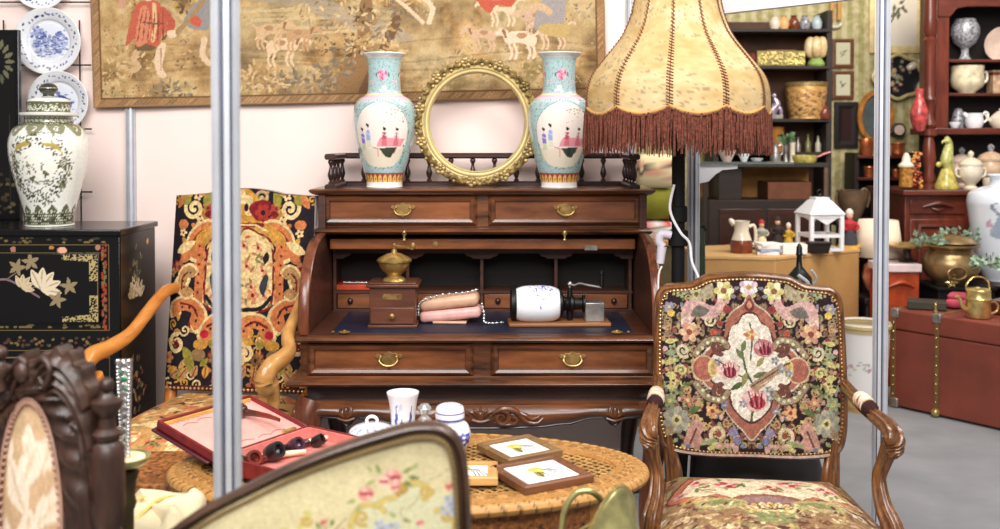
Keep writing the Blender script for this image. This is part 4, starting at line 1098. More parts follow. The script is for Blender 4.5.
# lower band
beast(24, 76, 1.2, ORA, CRE, -.5); beast(58, 60, 1.25, (216, 136, 84), CRE, .1); beast(20, 104, .9, TAN, CRE, 1.3)
c.ell(44, 54, 5, 4, (190, 40, 60)); c.scroll(13, 44, 10, 1.4, 1.5, 4, CRE); c.flower(12, 44, 4, 5, CRI, NAVY); c.spoly([(20, 40), (26, 20), (36, 14), (30, 36)], OLV); c.ell(38, 34, 8, 6, (150, 120, 84)); c.ell(40, 44, 8, 5, OCH)
for x in (6, 18, 32, 46, 60, 74): c.leaf(x, 12, 13, 8, .5 + x * .02, r8.choice((ORA, TAN, OCH)), CRI)
c.scroll(70, 36, 9, 1.3, 1, 4, CRE); c.flower(58, 30, 6, 5, (120, 90, 60), NAVY); c.leaf(60, 46, 16, 8, .3, OCH); c.leaf(78, 24, 14, 9, 2.2, CRE)
c.mirror()
c.spoly([(88, 176), (98, 184), (112, 182), (110, 168), (98, 164)], CRI); c.flower(104, 172, 9, 6, (176, 60, 52), NAVY); c.leaf(60, 134, 12, 5, .2, (120, 120, 80)); c.flower(96, 92, 7, 5, (220, 150, 110), CRI)
c.poly([(0, 0), (160, 0), (160, 5), (0, 5)], (96, 40, 36)); c.a *= np.array((1.0, .98, .94)); c.a *= .90; c.grain(.22, 70, 2); c.speck(.3, 3)
bhw = .288
def toph(x): 
    t = abs(x) / bhw; return 1.285 + (.022 * (1 - (t / .55) ** 2) if t < .55 else 0.004 * math.cos((t - .55) * 7) - .004)
mb = MB()
def bf(u, v):
    x = -bhw + 2 * bhw * u; zt = toph(x); z = .520 + (zt - .520) * v
    e = min(1, min(u, 1 - u) * 9); y = .30 + (z - .52) * .13 - .028 * math.sin(PI / 2 * e) * (1 - .0 * v)
    x *= 1.03 - .03 * v
    return (x, y, z)
mb.grid(bf, 300, 360); o_ = mk('backrest', mb, NEEDLE, HC)
paint(o_, c, lambda q: ((q[:, 0] + bhw * 1.015) / (2 * bhw * 1.015) * 160, (q[:, 2] - .520) / .765 * 190))
mb = MB()
def bk(u, v):
    q = bf(u, v); return (q[0], .31 + (q[2] - .52) * .13 + .03, q[2])
mb.grid(bk, 30, 12); bb = mk('back_cloth', mb, plain('backing_cloth', (196, 190, 180), 0.9), HC)
mb = MB()
loop = [(bf(0, v)[0], bf(0, v)[2]) for v in [i / 12 for i in range(13)]] + [(bf(u, 1)[0], bf(u, 1)[2]) for u in [i / 30 for i in range(31)]] + [(bf(1, v)[0], bf(1, v)[2]) for v in [1 - i / 12 for i in range(13)]] + [(bf(u, 0)[0], bf(u, 0)[2]) for u in [1 - i / 12 for i in range(13)]]
vs = []; n = len(loop)
for (x, z) in loop:
    y = .30 + (z - .52) * .13; vs += [(x, y, z), (x, y + .042, z)]
mb.add(vs, [(2 * i, 2 * ((i + 1) % n), 2 * ((i + 1) % n) + 1, 2 * i + 1) for i in range(n)])
mk('side_band', mb, MATS['backing_cloth'], HC)
mb = MB()
for i in range(34): mb.ball((-bhw + .012 + i * (2 * bhw - .024) / 33, .268, .530), .006, 6, 5)
mk('nail_trim', mb, NAIL, HC)
# seat
cs = Cv(-.36, .36, -.36, .36, 420, (196, 150, 92)); 
for _ in range(700):
    x, y = r8.uniform(-.36, .36), r8.uniform(-.36, .36); q = r8.choice(((230, 196, 136), (214, 166, 96), (196, 128, 76), (150, 130, 80), (92, 60, 44), (240, 212, 160), (206, 110, 76)))
    if r8.random() < .6: cs.leaf(x, y, r8.uniform(.03, .07), r8.uniform(.012, .026), r8.uniform(0, 6.3), q)
    else: cs.scroll(x, y, r8.uniform(.012, .026), 1.2, r8.uniform(0, 6), .007, q)
cs.speck(.2, 4)
def sf(u, v):
    y = -.33 + .62 * v; hw = .315 - .035 * v; x = -hw + 2 * hw * u
    e = min(1, 6 * min(u, 1 - u), 6 * min(v + .0, 1 - v + .3)); z = .462 + .045 * math.sin(PI / 2 * max(0, e)) + .02 * math.sin(PI * u) * math.sin(PI * v)
    return (x, y, z)
mb = MB().grid(sf, 150, 120); sx_ = [sf(i / 40, 0) for i in range(41)] + [sf(1, i / 30) for i in range(31)] + [sf(1 - i / 40, 1) for i in range(41)] + [sf(0, 1 - i / 30) for i in range(31)]
n = len(sx_); vs = [(q[0], q[1], q[2] + (.395 - q[2]) * k / 8) for q in sx_ for k in range(9)]
mb.add(vs, [(9 * i + k, 9 * ((i + 1) % n) + k, 9 * ((i + 1) % n) + k + 1, 9 * i + k + 1) for i in range(n) for k in range(8)])
o_ = mk('seat', mb, NEEDLE, HC); paint(o_, cs, lambda q: (q[:, 0], q[:, 1] + (q[:, 2] - .5) * 1.3))
mb = MB()
for i in range(30): mb.ball((-.30 + i * .6 / 29, -.333, .405), .0075, 8, 6)
for sx in (-1, 1):
    for i in range(20): mb.ball((sx * (.315 - .035 * i / 20), -.32 + i * .03, .405), .0075, 8, 6)
mk('seat_nail_trim', mb, NAIL, HC)
mb = MB().box(-.30, .30, -.325, .28, .33, .396); mk('seat_rail', mb, BLACKM, HC, bev=.006)
for sx in (-1, 1):
    mb = MB().tube([(sx * .275, .37, .92), (sx * .275, .33, .60), (sx * .27, .285, .42), (sx * .27, .30, .2), (sx * .27, .35, .0)], [.02, .024, .024, .022, .02], 10, 5); mk('rear_leg', mb, BEECH, HC)
    mb = MB().tube([(sx * .285, -.29, .36), (sx * .30, -.31, .28), (sx * .285, -.30, .15), (sx * .28, -.30, .05), (sx * .29, -.32, .018)], [.034, .036, .024, .022, .026], 12, 5); mk('front_leg', mb, BEECH, HC)
    if sx > 0:
        w2l = lambda x, y, z: (.9925 * (x + 1.068) - .1219 * (y - 3.6), .1219 * (x + 1.068) + .9925 * (y - 3.6), z)
        mb = MB().tube([w2l(*q) for q in ((-.752, 3.93, .905), (-.752, 3.80, .895), (-.754, 3.68, .85), (-.760, 3.57, .800), (-.738, 3.485, .765), (-.745, 3.41, .752), (-.772, 3.345, .735), (-.790, 3.322, .695), (-.786, 3.34, .662), (-.776, 3.375, .655))], [.022, .025, .026, .027, .029, .032, .034, .034, .028, .018], 14, 6, flat=.85, up=(0, 0, 1)); mk('arm', mb, BEECH2, HC)
        mb = MB().tube([w2l(-.776, 3.375, .675), w2l(-.775, 3.40, .60), w2l(-.79, 3.39, .50), w2l(-.80, 3.37, .40)], [.026, .022, .024, .030], 12, 5); mk('arm_post', mb, BEECH2, HC); continue
    mb = MB().tube([(sx * .262, .330, .912), (sx * .268, .24, .908), (sx * .270, .10, .850), (sx * .275, -.02, .795), (sx * .297, -.13, .768), (sx * .312, -.22, .757), (sx * .312, -.272, .715), (sx * .306, -.262, .672), (sx * .300, -.225, .662)],
                  [.022, .025, .026, .026, .029, .033, .034, .030, .022], 14, 6, flat=.85, up=(0, 0, 1)); mk('arm', mb, BEECH if sx < 0 else BEECH2, HC)
    mb = MB().tube([(sx * .300, -.215, .690), (sx * .292, -.175, .60), (sx * .285, -.19, .50), (sx * .285, -.22, .40)], [.026, .022, .024, .030], 12, 5); mk('arm_post', mb, BEECH if sx < 0 else BEECH2, HC)

# ================================================================== dark floral armchair on the right
AC = thing('floral_armchair', 'carved fruitwood armchair with dark floral needlework and cream cartouche', 'armchair', (.79, 3.0, 0), R(-6.0))
GRD = (46, 30, 32)
c = Cv(662, 842, 450, 282, 2.6, GRD); r9 = random.Random(44)   # needlework drawn on its own grid
c.h = c.h
cream, terra, tan_, pink, rose, yel, grn, lgrn, blu, brn, gld = (226, 212, 190), (168, 96, 74), (160, 130, 92), (206, 156, 146), (138, 44, 58), (206, 190, 110), (96, 110, 62), (150, 158, 104), (120, 124, 150), (110, 72, 54), (190, 150, 90)
for _ in range(900):
    x, y = r9.uniform(664, 752), r9.uniform(284, 450); k = r9.random()
    if k < .55: c.leaf(x, y, r9.uniform(5, 11), r9.uniform(2.5, 4.5), r9.uniform(0, 6.3), r9.choice((tan_, brn, lgrn, (132, 84, 80), (120, 96, 70), grn, GRD, GRD, GRD)))
    elif k < .8: c.ell(x, y, r9.uniform(1.5, 3), r9.uniform(1.5, 3), r9.choice((yel, pink, gld, (150, 60, 60), (130, 120, 130))))
    else: c.scroll(x, y, r9.uniform(3, 5), 1.1, r9.uniform(0, 6), 1.4, r9.choice((tan_, gld)))
# upper left quarter
c.flower(727, 293, 10, 6, yel, (150, 90, 60), (226, 214, 160)); c.flower(752, 289, 9, 7, (222, 206, 200), (190, 150, 80), (200, 170, 180)); c.flower(700, 297, 8, 5, (178, 176, 116), brn)
c.spoly([(684, 322), (688, 306), (700, 302), (716, 308), (722, 300), (728, 306), (720, 318), (708, 322), (700, 318), (692, 326)], pink); c.spoly([(694, 318), (700, 308), (712, 312), (706, 318)], (112, 104, 92)); c.scroll(690, 324, 6, 1.2, 1.6, 2.2, (226, 196, 170)); c.spoly([(700, 300), (708, 290), (716, 286), (714, 300)], (168, 150, 112)); c.scroll(712, 322, 6, 1.2, 0, 2, (216, 196, 150))
c.flower(672, 310, 5.5, 6, (150, 138, 160), yel); c.ell(674, 316, 3.6, 3.6, (226, 186, 70)); c.flower(692, 334, 10, 6, (226, 180, 130), (150, 70, 50), (206, 140, 110)); c.flower(684, 296, 5, 5, lgrn, brn); c.ell(730, 311, 4, 4, (146, 56, 52)); c.ell(716, 334, 3.5, 3.5, (196, 80, 60))
for y in (345, 356, 366, 376, 388): c.leaf(668, y, 12, 5.5, r9.uniform(-.6, .6), r9.choice((lgrn, yel, (140, 150, 110)))); c.flower(676, y + 6, 5, 5, r9.choice((yel, tan_, pink, lgrn)), brn)
c.scroll(686, 352, 7, 1.3, 1, 3, (206, 190, 150)); c.scroll(684, 372, 6, 1.2, 3, 2.6, yel)
# cartouche: dark line, terracotta, cream
def cart(off, cc):
    P_ = [(752, 296 - off), (746, 306 - off), (736, 313 - off), (729, 322 - off * .8), (727, 334), (724 - off * .4, 346 - off), (712 - off, 350 - off), (704 - off, 360 - off * .3), (702 - off, 370), (706 - off, 382 + off * .3), (716 - off, 390 + off), (724 - off * .5, 396 + off), (727 - off * .4, 408 + off * .6), (734 - off * .2, 418 + off), (744, 428 + off), (752, 436 + off * 1.4)]
    c.spoly(P_ + [(1504 - x, y) for x, y in reversed(P_[1:-1])], cc, 4)
cart(1.5, (206, 186, 160)); cart(0, terra); 
def cart2(cc, k):
    P_ = [(752, 315 - k), (745, 317 - k), (741, 324 - k), (734, 328), (731 - k, 338), (729 - k, 350 - k), (718 - k, 354 - k), (712 - k, 362), (711 - k, 372), (714 - k, 380), (722 - k, 386 + k), (731 - k, 392), (734 - k, 404), (740 - k, 412), (746, 417 + k), (752, 419 + k)]
    c.spoly(P_ + [(1504 - x, y) for x, y in reversed(P_[1:-1])], cc, 4)
cart2((92, 44, 40), 2.2); cart2(cream, 0)
c.spoly([(752, 300), (747, 308), (752, 313)], (120, 50, 44)); c.leaf(752, 310, 8, 5, -PI / 2, (196, 130, 96))
# beaded acanthus at the waist of the cartouche
c.ell(706, 369, 12, 13, (206, 176, 132)); c.ell(706, 369, 10.5, 11.5, (176, 96, 76)); c.ell(715, 368, 5, 9, yel); c.ell(716, 368, 3, 7, (200, 150, 90))
for (cx, cy, d_) in ((722, 347, 1), (722, 392, -1)):
    c.scroll(cx, cy, 8, 1.2, 1.4 * d_, 4.6, (112, 66, 52), d_); c.line([(cx - 24, cy + 8 * d_), (cx - 14, cy - 4 * d_), (cx, cy - 7 * d_), (cx + 7, cy)], 7.5, (104, 60, 48), 5); c.line([(cx - 24, cy + 8 * d_), (cx - 14, cy - 4 * d_), (cx, cy - 7 * d_), (cx + 7, cy)], 5.6, (156, 136, 98), 5)
    for t in range(6): c.ell(cx - 22 + t * 5, cy + (7, 2, -3, -6, -7, -5)[t] * d_, 1.6, 1.6, (214, 206, 166))
# lower quarter
c.flower(679, 420, 13, 9, (178, 168, 140), yel, (150, 146, 124)); c.ell(679, 420, 5, 5, (206, 196, 130)); c.ell(679, 420, 2.2, 2.2, brn)
c.spoly([(686, 444), (692, 424), (700, 418), (706, 426), (702, 434), (706, 440), (698, 446)], (196, 140, 120)); c.line([(692, 442), (698, 428)], 2, (120, 60, 56)); c.flower(714, 410, 7, 5, (222, 160, 100), (150, 60, 40)); c.ell(701, 404, 4, 4, gld); c.scroll(720, 432, 9, 1.2, 2, 3.4, (214, 190, 146)); c.ell(720, 432, 3, 3, (150, 80, 50)); c.ell(734, 430, 4.5, 4.5, (140, 130, 160)); c.ell(738, 438, 4, 4, (120, 116, 150)); c.leaf(706, 442, 14, 6, -.3, lgrn); c.leaf(668, 436, 14, 7, -1.0, tan_); c.flower(672, 402, 7, 6, lgrn, yel); c.flower(690, 400, 6, 5, (190, 120, 90), yel); c.leaf(690, 412, 14, 6, -.4, grn)
for _ in range(16): c.ell(r9.uniform(668, 745), r9.uniform(440, 449), 2.6, 2.2, r9.choice((pink, yel, tan_, blu, lgrn)))
c.mirror()
# bouquet, not symmetrical
G1 = (78, 92, 52)
c.line([(752, 418), (754, 404), (757, 390), (748, 372), (744, 352)], 2.2, G1, 4); c.line([(757, 390), (770, 372), (790, 362)], 2, (110, 84, 60), 4); c.line([(752, 378), (736, 374)], 1.8, G1); c.line([(752, 360), (754, 338), (752, 324)], 1.6, G1, 3)
for x, y, L, a in ((748, 372, 16, 1.9), (746, 360, 14, -2.2), (744, 352, 12, -1.3), (754, 376, 16, -.3), (744, 382, 14, 2.6), (758, 366, 12, -.9), (742, 366, 12, 2.9), (764, 346, 8, -2.0)): c.leaf(x, y, L, 5.5, a, r9.choice((G1, (128, 132, 72), (104, 116, 66), (150, 140, 80))))
def rose_(x, y, r, a=pink, b=rose):
    c.ell(x, y, r, r * .85, a)
    for k in range(5): c.ell(x + r * .5 * math.cos(k * 1.26), y + r * .4 * math.sin(k * 1.26), r * .42, r * .3, (226, 180, 170) if k % 2 else a, k)
    c.ell(x + r * .15, y + r * .2, r * .6, r * .5, b)
    for k in range(5): c.line([(x - r * .5 + k * r * .25, y - r * .6), (x - r * .2 + k * r * .16, y + r * .5)], r * .09, (214, 110, 116) if k % 2 else (96, 24, 40))
rose_(765, 348, 10, (190, 110, 110)); rose_(730, 370, 11, (226, 176, 164)); rose_(756, 398, 13, (224, 170, 160), (176, 50, 60)); c.flower(752, 335, 6, 6, (196, 110, 70), yel, (226, 170, 110))
c.poly([(750, 384), (782, 362), (788, 366), (756, 392)], (168, 130, 98)); c.line([(752, 386), (786, 364)], 1.2, (96, 70, 52)); c.line([(762, 384), (786, 369)], 1.2, (206, 180, 140))
for x, y in ((776, 360), (782, 368), (770, 388), (789, 372), (720, 362), (744, 402), (776, 408), (770, 396)): c.flower(x, y, 4, 5, (110, 116, 140), yel, (140, 146, 160))
c.flower(726, 404, 4, 5, (120, 120, 146), yel); c.line([(728, 366), (718, 360)], 1.2, brn)
g_ = c.a.mean(axis=2, keepdims=True); c.a = (g_ + (c.a - g_) * .80) * .90; c.grain(.22, 70, 6); c.speck(.26, 9)

S_ = 307.0
def bl(px, py):     # back plane: metres across and up
    return ((px - 752) / S_, 1.5 - (py - 140) / S_)
outer = [(752, 275), (730, 276), (712, 278), (703, 282), (695, 286), (682, 287.5), (669, 289), (661, 296), (658, 308), (657, 335), (656.5, 375), (657, 410), (659, 432), (664, 446), (676, 453), (700, 456), (726, 456.5), (752, 456)]
outer = outer + [(1504 - x, y) for x, y in reversed(outer[1:-1])]
OL_ = [(p.x, p.y) for p in cr([(*bl(*q), 0) for q in outer], 4, True)]
def yb(z): return .215 + (z - .48) * .17
# frame profile swept round the outline (outer edge); shear back afterwards
def shear(mb, extra=0.0):
    mb.v = [(x, yb(z) + y + extra, z) for x, y, z in mb.v]; return mb
mb = MB().miter(OL_, [(0, .008), (-.003, -.008), (-.010, -.016), (-.017, -.010), (-.022, -.014), (-.028, -.006), (-.030, .004), (-.030, .03), (0, .03)], True, 'xz')
if sum((OL_[i][0] * OL_[(i + 1) % len(OL_)][1] - OL_[(i + 1) % len(OL_)][0] * OL_[i][1]) for i in range(len(OL_))) < 0:
    mb = MB().miter(list(reversed(OL_)), [(0, .008), (-.003, -.008), (-.010, -.016), (-.017, -.010), (-.022, -.014), (-.028, -.006), (-.030, .004), (-.030, .03), (0, .03)], True, 'xz')
bfr = mk('back_frame', shear(mb), FRUIT, AC)
cxm, czm = 0.0, bl(0, 368)[1]
INN = [(x - math.copysign(min(abs(x), .02), x), z - .020 * (1 if z > czm else -1)) for x, z in OL_]
ins = inpoly(INN)
xa, xb, za, zb = -.312, .312, bl(0, 458)[1], bl(0, 273)[1]
def pf(u, v):
    x = xa + (xb - xa) * u; z = za + (zb - za) * v
    e = max(0, 1 - (abs(x) / .30) ** 4) * max(0, 1 - (abs(z - czm) / .30) ** 4)
    return (x, yb(z) - .004 - .022 * e, z)
mb = MB().grid(pf, 300, 290, keep=lambda u, v: ins(xa + (xb - xa) * u, za + (zb - za) * v)); o_ = mk('back_panel', mb, NEEDLE, AC)
paint(o_, c, lambda q: (q[:, 0] * S_ + 752, (1.5 - q[:, 2]) * S_ + 140))
mb = MB().grid(lambda u, v: (pf(u, v)[0], yb(pf(u, v)[2]) + .025, pf(u, v)[2]), 60, 60, keep=lambda u, v: ins(xa + (xb - xa) * u, za + (zb - za) * v)); mk('back_lining', mb, MATS['backing_cloth'], AC)
mb = MB(); NL = [(x * .935, czm + (z - czm) * .93) for x, z in OL_]; acc = 0
for a_, b_2 in zip(NL, NL[1:] + NL[:1]):
    L = math.hypot(b_2[0] - a_[0], b_2[1] - a_[1]); t = -acc
    while t + .0125 <= L:
        t += .0125; x = a_[0] + (b_2[0] - a_[0]) * t / L; z = a_[1] + (b_2[1] - a_[1]) * t / L
        mb.ball((x, yb(z) - .010, z), .0042, 6, 4)
    acc = L - t
mk('nail_trim', mb, NAIL, AC)
# seat
cs = Cv(-.40, .40, -.45, .30, 420, (150, 118, 84))
for _ in range(420):
    x, y = r9.uniform(-.4, .4), r9.uniform(-.45, .3); q = r9.choice((tan_, brn, (190, 160, 110), lgrn, (128, 80, 66), (206, 180, 140), (90, 60, 50)))
    cs.leaf(x, y, r9.uniform(.03, .07), r9.uniform(.012, .025), r9.uniform(0, 6.3), q) if r9.random() < .7 else cs.scroll(x, y, .02, 1.2, r9.uniform(0, 6), .008, q)
for k, cc_ in ((1.0, (96, 52, 44)), (.97, (184, 112, 84)), (.86, (120, 66, 56)), (.84, (226, 206, 172))):
    P_ = [(0, .21), (-.08, .19), (-.16, .17), (-.24, .11), (-.29, .02), (-.22, -.03), (-.17, -.01), (-.12, -.05), (-.10, -.09), (-.05, -.075), (0, -.08)]
    P_ = [(x * k, .02 + (.20 + (y - .21) * 1.28 - .02) * k) for x, y in P_]; cs.spoly(P_ + [(-x, y) for x, y in reversed(P_[1:-1])], cc_, 4)
def rz(x, y, r):
    cs.ell(x, y, r, r * .9, (226, 170, 150))
    for k in range(6): cs.ell(x + .5 * r * math.cos(k), y + .45 * r * math.sin(k), .36 * r, .24 * r, ((196, 90, 90), (240, 200, 180), (160, 50, 60))[k % 3], k)
for x, y, r in ((-.10, .02, .042), (.09, .045, .04), (0, .14, .042), (.03, -.01, .035), (-.18, .04, .03), (.19, .01, .03)): rz(x, y, r)
for _ in range(40): cs.leaf(r9.uniform(-.22, .22), r9.uniform(-.06, .16), .04, .013, r9.uniform(0, 6.3), r9.choice((grn, lgrn, (150, 140, 90), (150, 110, 90))))
cs.spoly([(-.10, -.11), (-.06, -.08), (0, -.07), (.06, -.08), (.10, -.11), (.07, -.16), (-.07, -.16)], (150, 96, 84)); cs.spoly([(-.07, -.11), (0, -.09), (.07, -.11), (.05, -.145), (-.05, -.145)], (150, 120, 116))
for k in range(9): cs.leaf(0, -.26, .12, .035, PI / 2 + (k - 4) * .22, (226, 208, 160) if k % 2 else (206, 180, 120), (150, 110, 70))
for sx in (-1, 1):
    cs.spoly([(sx * .06, -.14), (sx * .14, -.10), (sx * .21, -.13), (sx * .19, -.19), (sx * .10, -.19)], (176, 164, 112)); cs.spoly([(sx * .08, -.145), (sx * .14, -.12), (sx * .18, -.14), (sx * .16, -.17)], (138, 136, 88)); cs.scroll(sx * .20, -.10, .03, 1.3, 0, .014, (214, 180, 130), sx)
    for k in range(9): cs.flower(sx * r9.uniform(.2, .36), r9.uniform(-.25, .0), .026, 5, r9.choice((yel, pink, gld, cream)), brn)
cs.spoly([(-.04, -.22), (.04, -.22), (.07, -.26), (0, -.30), (-.07, -.26)], (136, 140, 92))
for _ in range(170): cs.leaf(r9.uniform(-.34, .34), r9.uniform(-.40, -.16), r9.uniform(.02, .045), .010, r9.uniform(0, 6.3), r9.choice(((226, 206, 160), (120, 84, 60), (190, 150, 100), (150, 150, 100), (96, 60, 54), (206, 170, 140))))
cs.a = cs.a * .95; cs.speck(.28, 4); cs.grain(.16, 60, 3)
def sfr(u, v):
    y = -.42 + .625 * v; hw = .335 - .065 * v; x = -hw + 2 * hw * u
    y -= .03 * math.sin(PI * u) * (1 - v)
    e = min(1, 5 * min(u, 1 - u), 5 * v, 3 * (1 - v) + .2); z = .392 + .042 * math.sin(PI / 2 * e) + .024 * math.sin(PI * u) * math.sin(PI * min(1, v * .8 + .2))
    return (x, y, z)
mb = MB().grid(sfr, 150, 120); ed = [sfr(i / 40, 0) for i in range(41)] + [sfr(1, i / 30) for i in range(1, 31)] + [sfr(1 - i / 40, 1) for i in range(1, 41)] + [sfr(0, 1 - i / 30) for i in range(1, 30)]
o_ = mk('seat', mb, NEEDLE, AC); paint(o_, cs, lambda q: (q[:, 0], q[:, 1]))
n = len(ed); cxs = sum(e[0] for e in ed) / n; cys = sum(e[1] for e in ed) / n
mb = MB().miter([(e[0], e[1]) for e in ed], [(-.03, .33), (.004, .33), (.014, .342), (.010, .362), (.016, .376), (.010, .392), (-.03, .392)], True); mk('seat_rail', mb, FRUITX, AC)
for sx in (-1, 1):
    # fluted uprights between seat and back
    mb = MB().tube([(sx * .262, yb(.55) + .005, .53), (sx * .255, .218, .47), (sx * .248, .205, .42), (sx * .242, .20, .34)], [.024, .027, .032, .034], 40, 5, flat=.8, lob=(9, .12)); mk('back_upright', mb, FRUIT, AC)
    mb = MB().tube([(sx * .245, .195, .36), (sx * .25, .22, .2), (sx * .26, .28, .0)], [.03, .022, .018], 12, 4); mk('rear_leg', mb, FRUIT, AC)
    mb = MB().tube([(sx * .30, -.39, .36), (sx * .322, -.425, .29), (sx * .31, -.41, .16), (sx * .302, -.395, .06), (sx * .315, -.43, .018)], [.036, .040, .025, .020, .024], 16, 5); mk('front_leg', mb, FRUIT, AC)
    arm = MB().tube([(sx * .296, yb(.72) + .005, .715), (sx * .302, .17, .702), (sx * .312, .08, .690), (sx * .326, -.02, .682), (sx * .340, -.10, .674), (sx * .346, -.150, .655), (sx * .342, -.158, .625), (sx * .337, -.135, .612)],
                    [.016, .019, .020, .021, .024, .028, .024, .014], 40, 6, flat=.9, lob=(8, .13), up=(0, 0, 1)); a_ = mk('arm', arm, FRUIT, AC)
    mb = MB(); r_ = .034
    mb.tube([(sx * .306, .115, .702), (sx * .310, .09, .703), (sx * .314, .045, .699), (sx * .320, .005, .692), (sx * .323, -.015, .686)], [.014, .026, .029, .026, .014], 16, 6, flat=.95, up=(0, 0, 1))
    cp_ = Cv(-.1, .25, .62, .76, 500, (236, 214, 190)); 
    for _ in range(60): cp_.leaf(r9.uniform(-.1, .25), r9.uniform(.62, .74), .03, .010, r9.uniform(0, 6.3), r9.choice(((226, 170, 140), (150, 70, 60), (200, 170, 130), (240, 226, 206))))
    for yy in np.arange(-.08, .05, .012): cp_.line([(yy, .62), (yy + .01, .69)], .006, (52, 32, 34))
    cp_.poly([(-.1, .62), (.25, .62), (.25, .690), (-.1, .690)], (52, 32, 34)); cp_.poly([(-.1, .62), (.022, .62), (.012, .73), (-.1, .75)], (58, 34, 34)); cp_.speck(.2, 3)
    o_ = mk('arm_pad', mb, NEEDLE, a_); paint(o_, cp_, lambda q: (q[:, 1], q[:, 2]))
    mb = MB().tube([(sx * .340, -.138, .640), (sx * .330, -.105, .575), (sx * .318, -.095, .520), (sx * .322, -.125, .455), (sx * .338, -.165, .400), (sx * .340, -.175, .352)], [.026, .020, .019, .023, .031, .036], 40, 6, flat=[.9, .9, .9, .9, .8, .7], lob=(8, .14)); mk('arm_post', mb, FRUIT, AC)
# dark pouf seen under the backrest
p = at(745, 470, 3.72)
PF = mk('leather_pouf', MB().lathe([(.0, 0), (.20, 0), (.26, .05), (.285, .16), (.28, .26), (.25, .36), (.20, .41), (.10, .43), (0, .432)], n=40), plain('dark_hide', (30, 24, 24), 0.5, var=.3), loc=(p.x + .02, 3.78, 0))
tag(PF, 'round dark pouf on the floor behind the dark floral armchair', 'pouf')
# ================================================================== oval carved table with cane top
TX, TYc, TZ = -0.233, 2.545, 0.665
TA, TB = .598, .288
TBL = thing('oval_table', 'oval honey-brown carved table with a caned top and rope edge', 'table', (TX, TYc, 0))
def elr(prof, a, b, n=160, mod=None):
    mb = MB(); k = len(prof); vs = []; fs = []
    for i in range(n):
        t = 2 * PI * i / n; nx, ny = math.cos(t) / a, math.sin(t) / b; L = math.hypot(nx, ny); nx /= L; ny /= L
        for o, z in prof: vs.append((a * math.cos(t) + nx * o, b * math.sin(t) + ny * o, z))
    for i in range(n):
        j = (i + 1) % n
        for q in range(k): fs.append((i * k + q, j * k + q, j * k + (q + 1) % k, i * k + (q + 1) % k))
    return mb.add(vs, fs)
RW = .074
ci = Cv(-.62, .62, -.31, .31, 900, (172, 122, 62)); rt = random.Random(6)
for _ in range(3600):
    t = rt.uniform(0, 2 * PI); d = rt.uniform(.0, RW); ci.ell((TA - d) * math.cos(t), (TB - d) * math.sin(t), rt.uniform(.0015, .004), rt.uniform(.001, .003), rt.choice(((152, 106, 54), (186, 138, 76), (166, 118, 62), (190, 144, 84), (140, 98, 50))))
for k in range(64):
    t = 2 * PI * k / 64; ci.scroll((TA - .038) * math.cos(t), (TB - .038) * math.sin(t), .014, 1.2, t * 5, .004, (122, 80, 38)); ci.scroll((TA - .036) * math.cos(t + .05), (TB - .036) * math.sin(t + .05), .010, 1.1, t * 3, .003, (204, 158, 94))
prof = []
mb = MB(); NT, NR = 1200, 24
def rim(u, v):
    t = 2 * PI * u; o = -RW + (RW - .004) * v; nx, ny = math.cos(t) / TA, math.sin(t) / TB; L = math.hypot(nx, ny)
    z = TZ - .006 * (1 if v < .06 else 0) + .004 * math.sin(PI * v) + .0005 * math.sin(t * 120) * math.sin(PI * v * 5)
    return (TA * math.cos(t) + nx / L * o, TB * math.sin(t) + ny / L * o, z)
mb.grid(rim, NT, NR, True); o_ = mk('carved_rim', mb, attr_mat('rim_tone', .5, .1), TBL); paint(o_, ci, lambda q: (q[:, 0], q[:, 1]))
mb = elr([(-RW, TZ - .005), (-RW, TZ - .032), (-.004, TZ - .034), (-.004, TZ - .004), (-.03, TZ - .008)], TA, TB); mk('top_frame', mb, TABW, TBL)
mb = MB(); NT2, NK = 720, 10
def rope(u, v):
    t = 2 * PI * u; nx, ny = math.cos(t) / TA, math.sin(t) / TB; L = math.hypot(nx, ny); nx /= L; ny /= L
    s_ = t * 96; a = 2 * PI * v; rr = .0145 * (1 + .07 * (abs(math.sin(s_ * .5 + a * .5)) ** .5 * 2 - 1.4))
    return (TA * math.cos(t) + nx * (.002 + rr * math.cos(a)), TB * math.sin(t) + ny * (.002 + rr * math.cos(a)), TZ - .014 + rr * 1.05 * math.sin(a))
mb.grid(rope, NT2, NK + 1, True); o_ = mk('rope_edge', mb, CARVEP, TBL)
cr_ = Cv(0, 2 * PI, 0, 1, 30, (190, 140, 76)); cr_.poly([(0, 0), (.55, 0), (.55, 1), (0, 1)], (92, 58, 28)); cr_.poly([(.55, 0), (1.1, 0), (1.1, 1), (.55, 1)], (140, 96, 48))  # shade in the rope's grooves painted as dark and half tones
def rope_uv(q):
    tt = np.arctan2(q[:, 1] / TB, q[:, 0] / TA); rad = np.sqrt((q[:, 0] / TA) ** 2 + (q[:, 1] / TB) ** 2) - 1; aa = np.arctan2((q[:, 2] - TZ + .014) / .0152, rad * .36 / .0145)
    return (tt * 96 + aa * 1.0) % (2 * PI), np.full(len(q), .5)
paint(o_, cr_, rope_uv)
